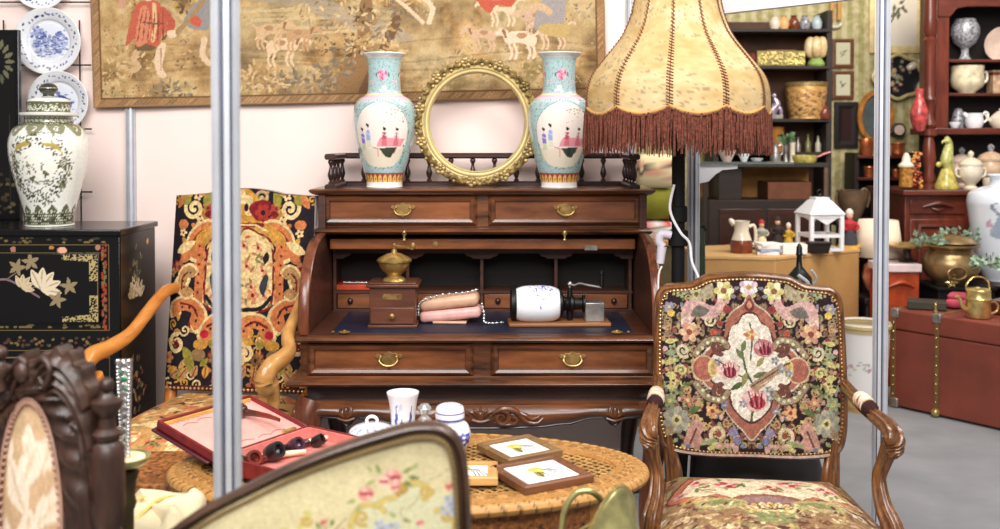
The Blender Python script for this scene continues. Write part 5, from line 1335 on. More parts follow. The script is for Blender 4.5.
# cane: woven strands in three directions with real openings
ai, bi = TA - RW + .002, TB - RW + .002
CANE = plain('cane', (178, 130, 70), 0.6, var=.18, scale=30, c2=(206, 160, 96))
mb = MB()
def strand(p0, d, w=.0032, z=TZ - .010, h=.002):
    # clip the line p0 + t d to the ellipse
    A = (d[0] / ai) ** 2 + (d[1] / bi) ** 2; B = 2 * (p0[0] * d[0] / ai ** 2 + p0[1] * d[1] / bi ** 2); Cq = (p0[0] / ai) ** 2 + (p0[1] / bi) ** 2 - 1
    D = B * B - 4 * A * Cq
    if D <= 0: return
    t0, t1 = (-B - math.sqrt(D)) / (2 * A), (-B + math.sqrt(D)) / (2 * A)
    a = Vector((p0[0] + d[0] * t0, p0[1] + d[1] * t0, z)); b = Vector((p0[0] + d[0] * t1, p0[1] + d[1] * t1, z)); n_ = Vector((-d[1], d[0], 0)).normalized() * w
    up = Vector((0, 0, h)); vs = [a - n_, a + n_, b + n_, b - n_]; vs = vs + [v + up for v in vs]
    mb.add(vs, [(0, 1, 2, 3), (7, 6, 5, 4), (0, 4, 5, 1), (1, 5, 6, 2), (2, 6, 7, 3), (3, 7, 4, 0)])
st = .029
for k in range(-12, 13): strand((0, k * st), (1, 0), .0030, TZ - .011)
for k in range(-26, 27): strand((k * st, 0), (0, 1), .0030, TZ - .0125)
for k in range(-40, 41):
    strand(((k + .5) * st, 0), (1, 1), .0027, TZ - .009); strand(((k + .5) * st, 0), (1, -1), .0027, TZ - .0075)
mk('cane_top', mb, CANE, TBL, smooth=False)
mb = MB()
elb = [(ai * 1.03 * math.cos(2 * PI * k / 80), bi * 1.05 * math.sin(2 * PI * k / 80)) for k in range(80)]
mb.prism(elb, TZ - .112, TZ - .100, 'xy'); mk('cane_shade_board', mb, plain('under_cane_shade', (38, 26, 18), .8), TBL)  # dark board added below so the cane openings look shaded
# apron: fretted, orange brown
mb = MB(); fr = plain('fretted_apron', (128, 70, 30), 0.55, var=.5, scale=70, bmp=.6, c2=(196, 122, 58))
mb = elr([(0, TZ - .034), (0, TZ - .115), (-.016, TZ - .115), (-.016, TZ - .034)], TA - .05, TB - .045); mk('apron', mb, fr, TBL)
for k in range(6):
    t = PI / 6 + k * PI / 3; x, y = (TA - .07) * math.cos(t), (TB - .06) * math.sin(t)
    mb = MB().tube([(x, y, TZ - .04), (x, y, .42), (x * 1.0, y, .25), (x * .98, y * .98, .10), (x * 1.03, y * 1.03, .0)], [.026, .022, .026, .018, .024], 12, 6); mk('leg', mb, TABW, TBL)
mb = elr([(0, .20), (0, .225), (-.03, .225), (-.03, .20)], TA - .06, TB - .05); mk('lower_ring', mb, TABW, TBL)

# ================================================================== open pipe box
A_ = at(218, 463, 2.48); A_.z = .700
hd = Vector((.55, .835, 0)).normalized(); e2 = Vector((hd.y, -hd.x, 0))
BX = thing('pipe_box', 'open oxblood leather pipe box lined in pink on the left of the oval table', 'box', (-.705, 2.475, TZ + .008), math.atan2(hd.y, hd.x))
# local: x along hinge 0..L, -y toward the front (base), +y lid
L_, WB, HB = .32, .235, .042
mb = MB().box(0, L_, -WB, 0, 0, .006).box(0, L_, -WB, -WB + .008, 0, HB).box(0, L_, -.008, 0, 0, HB).box(0, .008, -WB, 0, 0, HB).box(L_ - .008, L_, -WB, 0, 0, HB); base = mk('base', mb, REDL, BX, bev=.002)
mb = MB().box(.008, L_ - .008, -WB + .008, -.008, .006, .012); mb.box(.008, L_ - .008, -.012, -.008, .01, HB - .003).box(.008, L_ - .008, -WB + .008, -WB + .012, .01, HB - .003).box(.008, .012, -WB + .01, -.01, .01, HB - .003).box(L_ - .012, L_ - .008, -WB + .01, -.01, .01, HB - .003); mk('base_lining', mb, PINKS, base)
LM = Matrix.Translation((0, .002, HB - .004)) @ Matrix.Rotation(R(13), 4, 'X')
mb = MB().box(0, L_, 0, WB, -.022, -.014).box(0, L_, WB - .008, WB, -.022, .004).box(0, .008, 0, WB, -.022, .004).box(L_ - .008, L_, 0, WB, -.022, .004).box(0, L_, 0, .006, -.022, .000).xf(LM); lid = mk('lid', mb, REDL, BX, bev=.003)
mb = MB().box(-.008, L_ + .008, .02, WB + .010, -.030, -.022).xf(LM); mk('lid_edge', mb, plain('deep_oxblood', (78, 24, 34), .4), lid, bev=.004)
mb = MB().box(.008, L_ - .008, .006, WB - .008, -.014, -.008).xf(LM); mk('lid_lining', mb, PINKS2, lid)
mb = MB(); xs_ = [.0 + i * .016 for i in range(20)]
for i in range(18): mb.tube([(.012 + i * .0165, WB - .012, -.006), (.02 + i * .0165, WB - .022, -.005), (.026 + i * .0165, WB - .012, -.006)], .0022, 6, 3)
mb.box(.008, L_ - .008, WB - .016, WB - .008, -.009, -.003); mb.xf(LM); mk('ribbon_loops', mb, plain('ochre_ribbon', (206, 156, 74), .7), lid)
mb = MB()
for x0, y0 in ((.06, .03), (.11, .035), (.17, .032), (.22, .034), (.05, .19), (.10, .195), (.15, .192)): mb.tube([(x0, y0, -.007), (x0 + .02, y0 + .006, -.0065), (x0 + .045, y0 - .004, -.007)], .0011, 5, 3)
mb.xf(LM); mk('lid_stitching', mb, plain('stitch', (190, 116, 110), .8), lid)
mb = MB().box(.225, .27, -.006, .006, HB - .001, HB + .006); mk('hinge', mb, BRASSB, BX, bev=.001)
Bw = Matrix.Translation(BX.location) @ Matrix.Rotation(BX.rotation_euler[2], 4, 'Z')
def pipe(label, lx, ly, ang, bowl, stem, s=1.0, z=.0125, M=None, wind=False):
    pos = (M or Bw) @ Vector((lx, ly, z))
    t = thing('tobacco_pipe', label, 'pipe', pos, ang, 'pipes in the open pipe box')
    mb = MB().lathe([(0, -.020), (.010, -.019), (.017, -.010), (.0185, .004), (.0175, .018), (.0165, .0215), (.011, .0215), (.010, .010), (0, .002)], n=20, M=Matrix.Translation((0, 0, .0185)) @ Matrix.Rotation(R(62), 4, 'X'))
    mb.scale = 1
    mb.tube([(.004, .006, .012), (.028, .012, .012), (.055, .014, .012)], [.011, .0085, .0075], 12, 4); mb.v = [(x * s, y * s, z_ * s) for x, y, z_ in mb.v]
    mk('bowl', mb, bowl, t)
    mb = MB().tube([(.052, .014, .012), (.085, .016, .011), (.118, .012, .010), (.132, .010, .009)], [.0075, .0068, .0055, .005], 12, 4, flat=[1, 1, .7, .6]); mb.v = [(x * s, y * s, z_ * s) for x, y, z_ in mb.v]
    mk('stem', mb, stem, t)
    if wind:
        mb = MB().tube([(-.016 * s, -.012 * s, .03 * s), (0, -.024 * s, .036 * s), (.016 * s, -.012 * s, .03 * s)], .003, 8, 4).lathe([(.018 * s, 0), (.018 * s, .006), (.006, .012), (0, .013)], c=(0, -.006, .022 * s), n=14); mk('wind_cap', mb, SILVER, t)
    return t
ha = math.atan2(hd.y, hd.x)
pipe('red briar pipe with a long ivory stem at the left end of the pipe box', .040, -.080, ha - .35, BRIAR, IVORY, 1.15)
pipe('ivory-stemmed pipe lying behind the silver post edge in the pipe box', .018, -.055, ha - .25, plain('grey_meerschaum', (150, 126, 104), .4), IVORY, 1.0)
pipe('black briar pipe with a red stem in the middle of the pipe box', .105, -.085, ha + .05, BRIARB, BRIAR, 1.25)
pipe('dark plum pipe with ivory stem, second from the right in the pipe box', .185, -.082, ha - .10, plain('plum_briar', (70, 36, 56), .25, coat=.5), IVORY, 1.05)
pipe('small black pipe lying at the right end of the pipe box', .255, -.095, ha + .3, BRIARB, BRIARB, .85)
pipe('silver-capped pipe lying on the pink lid of the pipe box', .21, .15, ha - 1.0, plain('mottled_bowl', (86, 48, 36), .35, var=.5), BRIAR, 1.05, 0, M=Bw @ LM @ Matrix.Translation((0, 0, -.006)), wind=True).rotation_euler = (0, 0, ha - 1.55)

# ================================================================== blue and white pieces on the table
def blue_round(o, deco, z1, cells=9, seed=1, band=None, base=(240, 240, 244)):
    cv = Cv(-180, 180, 0, z1, 2.0 if z1 > 60 else 3, base); r = random.Random(seed)
    deco(cv, r); paint_round(o, cv)
p = at(403, 440, 2.74)
def cupd(cv, r):
    cv.y0 -= 38; cupd2(cv); cv.y0 += 38
def cupd2(cv):
    for x0 in (-120, -30, 40, 130):
        cv.line([(x0, 20), (x0 + 6, 60)], 4, (60, 66, 130)); cv.spoly([(x0 - 6, 24), (x0 + 4, 20), (x0 + 12, 40), (x0 + 4, 58), (x0 - 2, 44)], (74, 82, 150)); cv.ell(x0 + 5, 66, 4, 6, (90, 98, 160)); cv.leaf(x0 + 3, 60, 18, 7, 1.2, (110, 116, 176))
    cv.ell(0, 26, 6, 8, (70, 76, 140)); cv.spoly([(-16, 50), (-6, 62), (4, 58), (0, 78), (-12, 72)], (206, 214, 232))
cp = dense_prof([(0, 0), (.034, 0), (.036, .004), (.033, .012), (.0325, .04), (.034, .08), (.039, .115), (.0445, .138), (.0425, .138), (.037, .115), (.031, .08), (.029, .03), (0, .02)], 90)
o_ = mk('beaker_vase', MB().lathe(cp, n=72), GLAZE, loc=(p.x, 2.74, TZ + .0005)); blue_round(o_, cupd, 140)
tag(o_, 'flared white porcelain beaker with small blue flowers on the oval table', 'vase')
p = at(372, 445, 2.69)
LB = thing('lidded_box', 'low white porcelain box with a ring knob, left of the flared beaker', 'box', (p.x, 2.69, TZ + .0005))
def boxd(cv, r):
    for _ in range(60): cv.line([(r.uniform(-180, 180), r.uniform(5, 70))] * 1 + [(r.uniform(-180, 180), r.uniform(5, 70))] * 0 + [(0, 0)] * 0 or [(0, 0)], 1, (1, 1, 1)) if False else None
    for k in range(14):
        x = -170 + k * 26; cv.line([(x, 46), (x + 6, 56), (x + 2, 66)], 3, (130, 134, 196), 4); cv.ell(x + 8, 60, 4, 2.4, (150, 154, 210)); cv.flower(x, 24, 6, 5, (110, 116, 186), (60, 66, 140))
    cv.poly([(-180, 39), (180, 39), (180, 42), (-180, 42)], (190, 194, 214))
o_ = mk('dish', MB().lathe(dense_prof([(0, 0), (.05, 0), (.056, .006), (.060, .02), (.060, .038), (.056, .040)], 50), n=72), GLAZE, LB); blue_round(o_, boxd, 80, seed=2)
o_ = mk('lid', MB().lathe(dense_prof([(.062, .040), (.062, .048), (.052, .058), (.030, .066), (.010, .069), (0, .069)], 50), n=72), GLAZE, LB); blue_round(o_, boxd, 80, seed=3)
mb = MB().tube([(-.012, 0, .066), (-.014, 0, .078), (-.006, 0, .086), (.006, 0, .086), (.014, 0, .078), (.012, 0, .066)], .0045, 10, 5); mk('ring_knob', mb, PORC, LB)
p = at(450, 448, 2.63)
GJ = thing('ginger_jar', 'round white ginger jar with blue-banded lid on the oval table', 'jar', (p.x, 2.63, TZ + .0005))
def gjd(cv, r):
    for x0 in (-150, -60, 30, 62, 120):
        cv.flower(x0, 52, 16, 6, (60, 66, 160), (30, 34, 110), (84, 92, 180)); cv.leaf(x0 + 14, 40, 20, 8, -.4, (70, 80, 160)); cv.leaf(x0 - 12, 60, 18, 8, 2.5, (110, 118, 190))
    for z in (96, 100, 116): cv.poly([(-180, z), (180, z), (180, z + 3.0), (-180, z + 3.0)], (84, 86, 160))
    for k in range(12): cv.leaf(k * 30 - 170, 131, 14, 3, .3, (110, 112, 176))
o_ = mk('jar_body', MB().lathe(dense_prof([(0, 0), (.036, 0), (.038, .004), (.044, .02), (.054, .045), (.055, .062), (.048, .082), (.036, .092), (.034, .096)], 70), n=80), GLAZE, GJ); blue_round(o_, gjd, 140)
o_ = mk('lid', MB().lathe(dense_prof([(.034, .094), (.038, .096), (.039, .106), (.038, .122), (.034, .131), (.022, .136), (0, .137)], 50), n=72), GLAZE, GJ); blue_round(o_, gjd, 140)
p = at(424, 437, 2.79)
GLASS = plain('clear_crystal', (236, 240, 240), 0.05, var=.02, trans=.7)
o_ = mk('crystal_bottle', MB().lathe([(0, 0), (.018, 0), (.022, .01), (.020, .05), (.012, .06), (.010, .068), (.016, .072), (.020, .082), (.012, .094), (0, .096)], n=10), GLASS, loc=(p.x + .002, 2.79, TZ + .0005), smooth=False)
tag(o_, 'small cut-glass bottle between the flared beaker and the ginger jar', 'bottle')

# ================================================================== three framed pictures lying on the table
def pic(label, c0, c1, c3, wood_, zz, seed, tiltx=0.0):
    """c0 origin corner, c1 along width, c3 along height"""
    u = (c1 - c0); W = u.length; u.normalize(); h = c3 - c0; Hq = abs(h.dot(Vector((-u.y, u.x)))); sgn = 1 if h.dot(Vector((-u.y, u.x))) > 0 else -1
    ang = math.atan2(u.y, u.x)
    cen = c0 + u * W / 2 + Vector((-u.y, u.x)) * sgn * Hq / 2
    t = thing('framed_picture', label, 'picture', (cen.x, cen.y, zz), ang, 'framed pictures lying on the table')
    w2, h2 = W / 2, Hq / 2; fw = .030
    path = [(-w2, -h2), (-w2, h2), (w2, h2), (w2, -h2)]
    mb = MB().miter(list(reversed(path)), [(0, 0), (0, .016), (-.004, .020), (-.012, .020), (-.020, .015), (-fw, .012), (-fw, 0)], True); mk('frame', mb, wood_, t, ang=25)
    cv = Cv(-w2, w2, -h2, h2, 900, (246, 246, 242)); r = random.Random(seed)
    cv.spoly([(-.025, -.03), (-.010, -.035), (0, .0), (-.006, .014), (-.02, .01)], (150, 140, 70)); cv.spoly([(-.03, .02), (-.005, .034), (.014, .02), (0, .004), (-.02, .004)], (190, 178, 90)); cv.spoly([(-.012, .01), (.01, .016), (.016, .004), (0, -.004)], (220, 200, 110))
    for k in range(4): cv.line([(.008 + k * .006, .012), (.020 + k * .008, -.010), (.026 + k * .010, -.036)], .004, (90, 94, 110), 3)
    cv.line([(-.012, -.004), (-.014, -.038)], .005, (80, 76, 60)); cv.line([(.0, -.006), (.002, -.038)], .004, (96, 90, 70))
    mb = MB().grid(lambda a, b: (-w2 + .026 + a * (W - .052), -h2 + .026 + b * (Hq - .052), .0115), 150, 150); o_ = mk('print', mb, PRINT, t, solid=-.004); paint(o_, cv, lambda q: (q[:, 0], q[:, 1]))
    mb = MB().box(-w2 + .02, w2 - .02, -h2 + .02, h2 - .02, .001, .006); mk('backing', mb, CARD, t)
    return t
V2 = lambda x, y: Vector((x, y))
zt = TZ + .0052
pic('bird print in an olive-brown frame, farthest back of three pictures on the cane table', V2(.022, 2.520), V2(.165, 2.607), V2(-.062, 2.66), FRAMEW2, zt, 3)
pic('bird print in a dark brown frame, rightmost of three pictures on the cane table', V2(.058, 2.318), V2(.228, 2.409), V2(-.018, 2.478), FRAMEW, zt, 5)
pic('small print in a pale wood frame, leftmost of three pictures on the cane table', V2(-.165, 2.385), V2(-.005, 2.385), V2(-.165, 2.51), PINEW, zt, 8)

# ================================================================== floor lamp with parchment shade
LX, LY = .637, 3.62
s_ = 1000 / LY
LMP = thing('floor_lamp', 'tall floor lamp with a stitched parchment bell shade and rust-red fringe', 'lamp', (LX, LY, 0))
zof = lambda py: 1.5 - (py - 140) / s_
srad = [(-60, 46), (-40, 41), (-20, 41), (0, 43), (12, 45.5), (25, 50), (37, 56), (47, 63.5), (56, 71), (65, 78.5), (75, 86), (84, 90), (93, 92), (102, 92.5), (108, 92)]
pr_ = [(p.x, p.y) for p in cr([(r / s_, zof(y), 0) for y, r in srad], 5)]
NP = 11; off = R(-90 - 13.7)
def shf(u, v):
    k = v * (len(pr_) - 1); i = min(int(k), len(pr_) - 2); t = k - i; r_ = pr_[i][0] * (1 - t) + pr_[i + 1][0] * t; z = pr_[i][1] * (1 - t) + pr_[i + 1][1] * t
    a = 2 * PI * u + off; ph_ = (u * NP) % 1.0
    r_ *= 1 - .022 * math.sin(PI * ph_) ** 1.0 * 1 + .0
    if v > .86: z -= .026 * math.sin(PI * ph_) ** .8 * ((v - .86) / .14)
    return (r_ * math.cos(a), r_ * math.sin(a), z)
csd = Cv(0, 1, 0, 1, 700, (220, 190, 136))
nA = vnoise(csd.h, csd.w, 14, 5, 31); nB = vnoise(csd.h, csd.w, 60, 3, 32)
csd.a += ((nA - .5) * 70)[:, :, None] * np.array((.6, .9, 1.3)) + ((nB - .5) * 36)[:, :, None]
spots = (vnoise(csd.h, csd.w, 130, 2, 33) > .70) & (nA > .45); csd.a[spots] *= .78
mb = MB().grid(shf, 240, 90, True)
m_, nt_, b_ = base_mat('parchment_shade')
a_n = nt_.nodes.new('ShaderNodeAttribute'); a_n.attribute_name = 'Col'
tr = nt_.nodes.new('ShaderNodeBsdfTranslucent'); mx = nt_.nodes.new('ShaderNodeMixShader'); mx.inputs[0].default_value = .28
nt_.links.new(a_n.outputs['Color'], b_.inputs['Base Color']); nt_.links.new(a_n.outputs['Color'], tr.inputs['Color']); b_.inputs['Roughness'].default_value = .6
nt_.links.new(b_.outputs[0], mx.inputs[1]); nt_.links.new(tr.outputs[0], mx.inputs[2]); nt_.links.new(mx.outputs[0], nt_.nodes['Material Output'].inputs['Surface'])
shd = mk('lamp_shade', mb, m_, LMP, ang=60)
paint(shd, csd, lambda q: ((np.arctan2(q[:, 1], q[:, 0]) / (2 * PI)) % 1.0, (q[:, 2] - 1.5) / .8))
mb = MB()
for k in range(NP):
    for j in range(44):
        v0 = .01 + j * .0223; v1 = v0 + .018
        if v1 > .99: continue
        a0 = Vector(shf(k / NP + 1e-4 - (.006 if True else 0), v0)); a1 = Vector(shf(k / NP + .006, v1)); nn = Vector((a0.x, a0.y, 0)).normalized() * .004
        a0 = Vector(shf((k / NP - .0055) % 1, v0)); mb.tube([a0 + nn * .6, (a0 + a1) / 2 + nn * 1.2, a1 + nn * .6], .0017, 5)
    mb.tube([Vector(shf(k / NP + 1e-4, j / 60)) * 1.0 + Vector((0, 0, 0)) for j in range(61)], .0016, 6)
mk('seam_stitching', mb, THREAD, shd)
mb = MB().tube([Vector(shf(i / 400, 1.0)) * 1.0 for i in range(400)], .006, 8, closed=True)
mk('scallop_braid', mb, plain('gold_braid', (196, 150, 84), .8), shd)
mb = MB().tube([Vector(shf(i / 400, 1.0)) + Vector((0, 0, -.008)) for i in range(400)], .0045, 8, closed=True)
rf = random.Random(17)
for i in range(640):
    u = (i + rf.uniform(-.4, .4)) / 640; q = Vector(shf(u % 1, 1.0)); o = Vector((q.x, q.y, 0)).normalized() * rf.uniform(-.006, .005)
    zb_ = zof(rf.uniform(143, 156)); sw = Vector((rf.uniform(-.010, .010), rf.uniform(-.010, .010), 0))
    mb.tube([q + o, q * .5 + Vector((q.x * .5, q.y * .5, zb_ * .5)) * 1.0 + o + sw * .6 - Vector((0, 0, 0)), Vector((q.x, q.y, zb_)) + o + sw], [.0028, .0026, .0016], 4, 2, cap=False)
mk('fringe', mb, FRINGE, shd)
# metal ring and spider, stem, clamp, base
mb = MB().tube([(pr_[0][0] * math.cos(t), pr_[0][0] * math.sin(t), pr_[0][1]) for t in [2 * PI * k / 40 for k in range(40)]], .004, 6, closed=True)
for k in range(3):
    a = 2 * PI * k / 3; mb.tube([(pr_[0][0] * math.cos(a), pr_[0][0] * math.sin(a), pr_[0][1]), (0, 0, 1.97)], .003, 6)
mk('shade_spider', mb, BRASSD, LMP)
sx0 = (678.5 - 500) / s_ - LX
mb = MB().tube([(sx0, 0, .05), (sx0, 0, .8)], .016, 14).tube([(sx0, 0, .8), (sx0, 0, 1.62)], .024, 16).tube([(sx0, 0, 1.62), (0, 0, 1.97)], [.02, .008], 12, 2); mk('stem', mb, BLACKM, LMP)
for z, rr in ((1.5 - (214 - 140) / s_, .033), (1.5 - (238 - 140) / s_, .036)):
    mb = MB().lathe([(.026, -.03), (rr, -.026), (rr, .026), (.026, .03)], c=(sx0, 0, z), n=20); mk('collar', mb, BLACKM, LMP)
mb = MB().lathe([(0, 0), (.17, 0), (.175, .012), (.16, .028), (.06, .045), (.03, .07), (.022, .09)], n=36); mb.v = [(x + sx0 * .0, y, z) for x, y, z in mb.v]; mk('base', mb, BLACKM, LMP)
zc = 1.5 - (238 - 140) / s_
mb = MB().tube([(sx0 - .03, -.02, zc + .012), (sx0 - .065, -.02, zc + .016), (sx0 - .072, -.02, zc - .01), (sx0 - .06, -.02, zc - .03)], .016, 10, 3); mb.tube([(sx0 - .062, -.02, zc - .03), (sx0 - .068, -.02, zc - .09)], [.018, .014], 12); mk('clip_socket', mb, LILAC, LMP)
mb = MB().tube([(sx0 - .02, -.028, 1.34), (sx0 - .035, -.03, 1.25), (sx0 + .0, -.04, 1.17), (sx0 + .035, -.03, 1.13), (sx0 + .045, -.03, 1.06), (sx0 + .075, -.03, .96), (sx0 + .06, -.02, .7), (sx0 + .03, 0, .1)], .005, 8, 5)
mb.tube([(sx0 - .062, -.02, zc - .10), (sx0 - .075, -.02, .98), (sx0 - .06, -.02, .7), (sx0 - .02, 0, .12)], .0035, 8, 4); mk('cable', mb, WHITEP, LMP)
# ================================================================== pale green settee in the foreground
FY = 1.46; fs = 1000 / FY
f2 = lambda px, py: ((px - 500) / fs, 1.5 - (py - 140) / fs)
ST = thing('settee', 'pale cream-green floral settee with a dark sloping wood rail in the foreground', 'settee', (-.33, FY, 0))
so = [(473, 640), (471, 560), (470, 510), (468, 476), (464, 452), (457, 437), (446, 428), (432, 424), (412, 424.5), (390, 430), (360, 439), (320, 453), (280, 470), (240, 490), (205, 508), (176, 527), (150, 548), (130, 572), (118, 600), (112, 640)]
SO = [(p.x + .33, p.y) for p in cr([(*f2(*q), 0) for q in so], 5)]
SEAT = wood('settee_rail', (26, 17, 13), (84, 58, 42), 'x', 6, .34, .3, 4)
mb = MB(); 
pth = SO
cross = [(0.0, -.006), (-.002, -.013), (-.006, -.016), (-.009, -.009), (-.011, -.014), (-.014, -.012), (-.016, -.006), (-.016, .012), (0, .012), (.001, 0)]
# travel from right to left round the top: outside is on the right-hand side
mb.miter(pth, [(o, d) for o, d in cross], False, 'xz')
rail = mk('back_rail', mb, SEAT, ST, ang=50)
SI = []
for i in range(len(SO)):
    a_ = Vector(SO[max(i - 1, 0)]); b_v = Vector(SO[min(i + 1, len(SO) - 1)]); d_v = (b_v - a_).normalized(); SI.append(Vector(SO[i]) - Vector((d_v.y, -d_v.x)) * .010)
ins2 = inpoly([(p.x, p.y) for p in SI])
cv = Cv(100, 480, 660, 415, 2.4, (212, 199, 156)); rg = random.Random(23)
nG = vnoise(cv.h, cv.w, 20, 3, 4); cv.a += ((nG - .5) * 24)[:, :, None] * np.array((1, 1, .9))
DP, PK, PK2, GN, GN2, GO, BL, YG = (176, 84, 84), (222, 150, 138), (236, 190, 176), (138, 146, 88), (166, 170, 112), (196, 166, 92), (150, 160, 184), (206, 196, 120)
# inner cartouche of gold scrollwork with a paler green field
cv.spoly([(352, 545), (356, 512), (372, 500), (392, 494), (406, 488), (428, 488), (446, 498), (456, 520), (456, 560), (420, 600), (380, 600)], (208, 204, 166))
for pts in ([(352, 545), (352, 520), (362, 506), (378, 506), (384, 512)], [(376, 507), (384, 500), (394, 498), (402, 492), (400, 486)], [(410, 484), (424, 486), (430, 494), (424, 500)], [(436, 512), (448, 514), (455, 526), (452, 544)]): cv.line(pts, 5.5, GO, 5); cv.line(pts, 2.2, YG, 5)
cv.scroll(362, 518, 8, 1.3, 1, 3.5, GO); cv.scroll(402, 490, 7, 1.3, 2, 3.5, (176, 140, 76)); cv.scroll(426, 492, 7, 1.2, 0, 3.5, GO); cv.scroll(446, 518, 6, 1.2, 0, 3.2, GO)
def rosef(x, y, r, a=PK, b=DP):
    cv.ell(x, y, r, r * .9, a)
    for k in range(6): cv.ell(x + .5 * r * math.cos(k * 1.05), y + .5 * r * math.sin(k * 1.05), r * .36, r * .24, (b, PK2, a)[k % 3], k * 1.05)
    cv.ell(x, y, r * .28, r * .28, b)
rosef(393, 478, 9); rosef(384, 482, 6, PK2); rosef(366, 494, 8, PK, DP); rosef(395, 488, 5, (226, 166, 150)); rosef(450, 488, 5, (206, 130, 100)); rosef(324, 522, 4, (214, 120, 110)); rosef(342, 532, 4, (206, 110, 100)); rosef(420, 524, 4)
for x, y, L, a in ((375, 480, 12, 2.6), (380, 474, 10, -2.0), (402, 474, 13, -.5), (408, 478, 12, .1), (412, 470, 9, -.8), (356, 500, 10, 2.8), (360, 504, 9, 2.0), (404, 482, 10, .6), (372, 472, 8, -2.4), (320, 530, 9, -1.9), (330, 526, 9, -1.0), (402, 520, 10, .3), (396, 518, 9, -2.6)): cv.leaf(x, y, L, 4.5, a, rg.choice((GN, GN2, (120, 128, 76))))
for x, y in ((452, 508), (446, 512), (455, 514), (386, 530), (394, 528), (450, 502), (380, 526)): cv.flower(x, y, 6, 5, BL, (206, 190, 130), (176, 184, 204))
for a0 in range(6): cv.line([(322, 545), (316 + a0 * 6, 530 - a0 % 3 * 6)], 1.4, (166, 150, 110))
for pts in ([(404, 512), (414, 504), (420, 496)], [(430, 480), (440, 476), (448, 470)], [(404, 506), (400, 514), (410, 522)]): cv.line(pts, 1.3, (178, 166, 130), 4)
cv.line([(298, 545), (300, 526), (310, 516), (306, 512)], 5, YG, 4); cv.line([(276, 548), (280, 532), (286, 528)], 4, YG, 4); cv.scroll(306, 520, 6, 1.2, 0, 3, GO)
for _ in range(90): cv.ell(rg.uniform(300, 456), rg.uniform(540, 640), rg.uniform(2, 6), rg.uniform(2, 5), rg.choice((PK, GN, GO, YG, BL, PK2)))
cv.speck(.10, 5); cv.grain(.05, 100, 7)
xmin, xmax = min(p[0] for p in SO) , max(p[0] for p in SO); zmin, zmax = min(p[1] for p in SO), max(p[1] for p in SO)
mb = MB().grid(lambda u, v: (xmin + (xmax - xmin) * u, -.002 - .012 * math.sin(PI * u) * math.sin(PI * v), zmin + (zmax - zmin) * v), 260, 230, keep=lambda u, v: ins2(xmin + (xmax - xmin) * u, zmin + (zmax - zmin) * v))
o_ = mk('back_panel', mb, NEEDLE, ST); paint(o_, cv, lambda q: ((q[:, 0] - .33) * fs + 500, (1.5 - q[:, 2]) * fs + 140))
mb = MB().grid(lambda u, v: (xmin + (xmax - xmin) * u, .010, zmin + (zmax - zmin) * v), 70, 60, keep=lambda u, v: ins2(xmin + (xmax - xmin) * u, zmin + (zmax - zmin) * v)); mk('back_lining', mb, MATS['backing_cloth'], ST)
mb = MB(); P3 = []
for i in range(len(SO)):
    a = Vector((SO[max(i - 1, 0)])); b = Vector(SO[min(i + 1, len(SO) - 1)]); d = (b - a).normalized(); n_ = Vector((d.y, -d.x)); P3.append(Vector(SO[i]) - n_ * .0195)
mb.tube([(p.x, -.010, p.y) for p in P3], .0040, 8)
acc = 0
for a, b in zip(P3[:-1], P3[1:]):
    L = (b - a).length; t = -acc
    while t + .0075 <= L:
        t += .0075; q = a.lerp(b, t / L); mb.ball((q.x, -.013, q.y), .0036, 6, 4)
    acc = L - t
mk('gimp_trim', mb, plain('olive_gimp', (120, 98, 60), .8), ST)
# seat, rails, legs below the picture
mb = MB().grid(lambda u, v: (-.235 + .54 * u, -.50 + .49 * v, .40 + .05 * min(1, 6 * min(u, 1 - u), 6 * min(v, 1.2 - v))), 40, 40); mb.box(-.235, .305, -.50, -.01, .33, .40)
o_ = mk('seat', mb, NEEDLE, ST); paint(o_, cv, lambda q: (q[:, 0] * 600 + 260, q[:, 1] * 300 + 640))
mb = MB().box(-.245, .315, -.51, .02, .28, .335); mk('seat_rail', mb, SEAT, ST, bev=.006)
for x in (-.23, .30):
    mb = MB().tube([(x, .0, SO[0][1]), (x, .0, .33), (x, .02, .15), (x, .06, 0)], [.022, .026, .02, .018], 12, 4); mk('rear_leg', mb, SEAT, ST)
    mb = MB().tube([(x, -.48, .30), (x, -.50, .2), (x, -.485, .08), (x, -.50, .014)], [.03, .03, .02, .022], 12, 4); mk('front_leg', mb, SEAT, ST)
# ================================================================== carved tall chair at the left edge
KX, KY = -.795, 1.70
KC = thing('carved_chair', 'dark carved wood chair with leafy crest and cream oval panel at the left edge', 'chair', (KX, KY, 0), R(-15))
hwk = .142
def kpost(sx):
    mb = MB().lathe([(.020, 0), (.020, .40), (.024, .44), (.018, .46), (.022, .52), (.018, .60)], c=(sx * hwk, 0, 0), n=14)
    z0 = .60
    P_ = [(.018, .60), (.026, .615), (.026, .63), (.017, .65), (.020, .70), (.028, .755), (.030, .79), (.024, .82), (.021, .832), (.024, .842), (.024, .856), (.020, .862), (.027, .872), (.029, .900), (.029, .985), (.026, 1.005), (.019, 1.012), (.024, 1.020), (.025, 1.026), (.015, 1.034), (.013, 1.052), (.020, 1.062), (.026, 1.072), (.026, 1.080), (.014, 1.086), (.009, 1.094)]
    mb.lathe(P_, c=(sx * hwk, 0, 0), n=8 if False else 16)
    mb.v = [(x, y, z * .985) for x, y, z in mb.v]; mb.ball((sx * hwk, 0, 1.0905), (.0125, .0125, .013), 16, 10)
    return mk('post', mb, OAKD, KC)
kpost(-1); kpost(1)
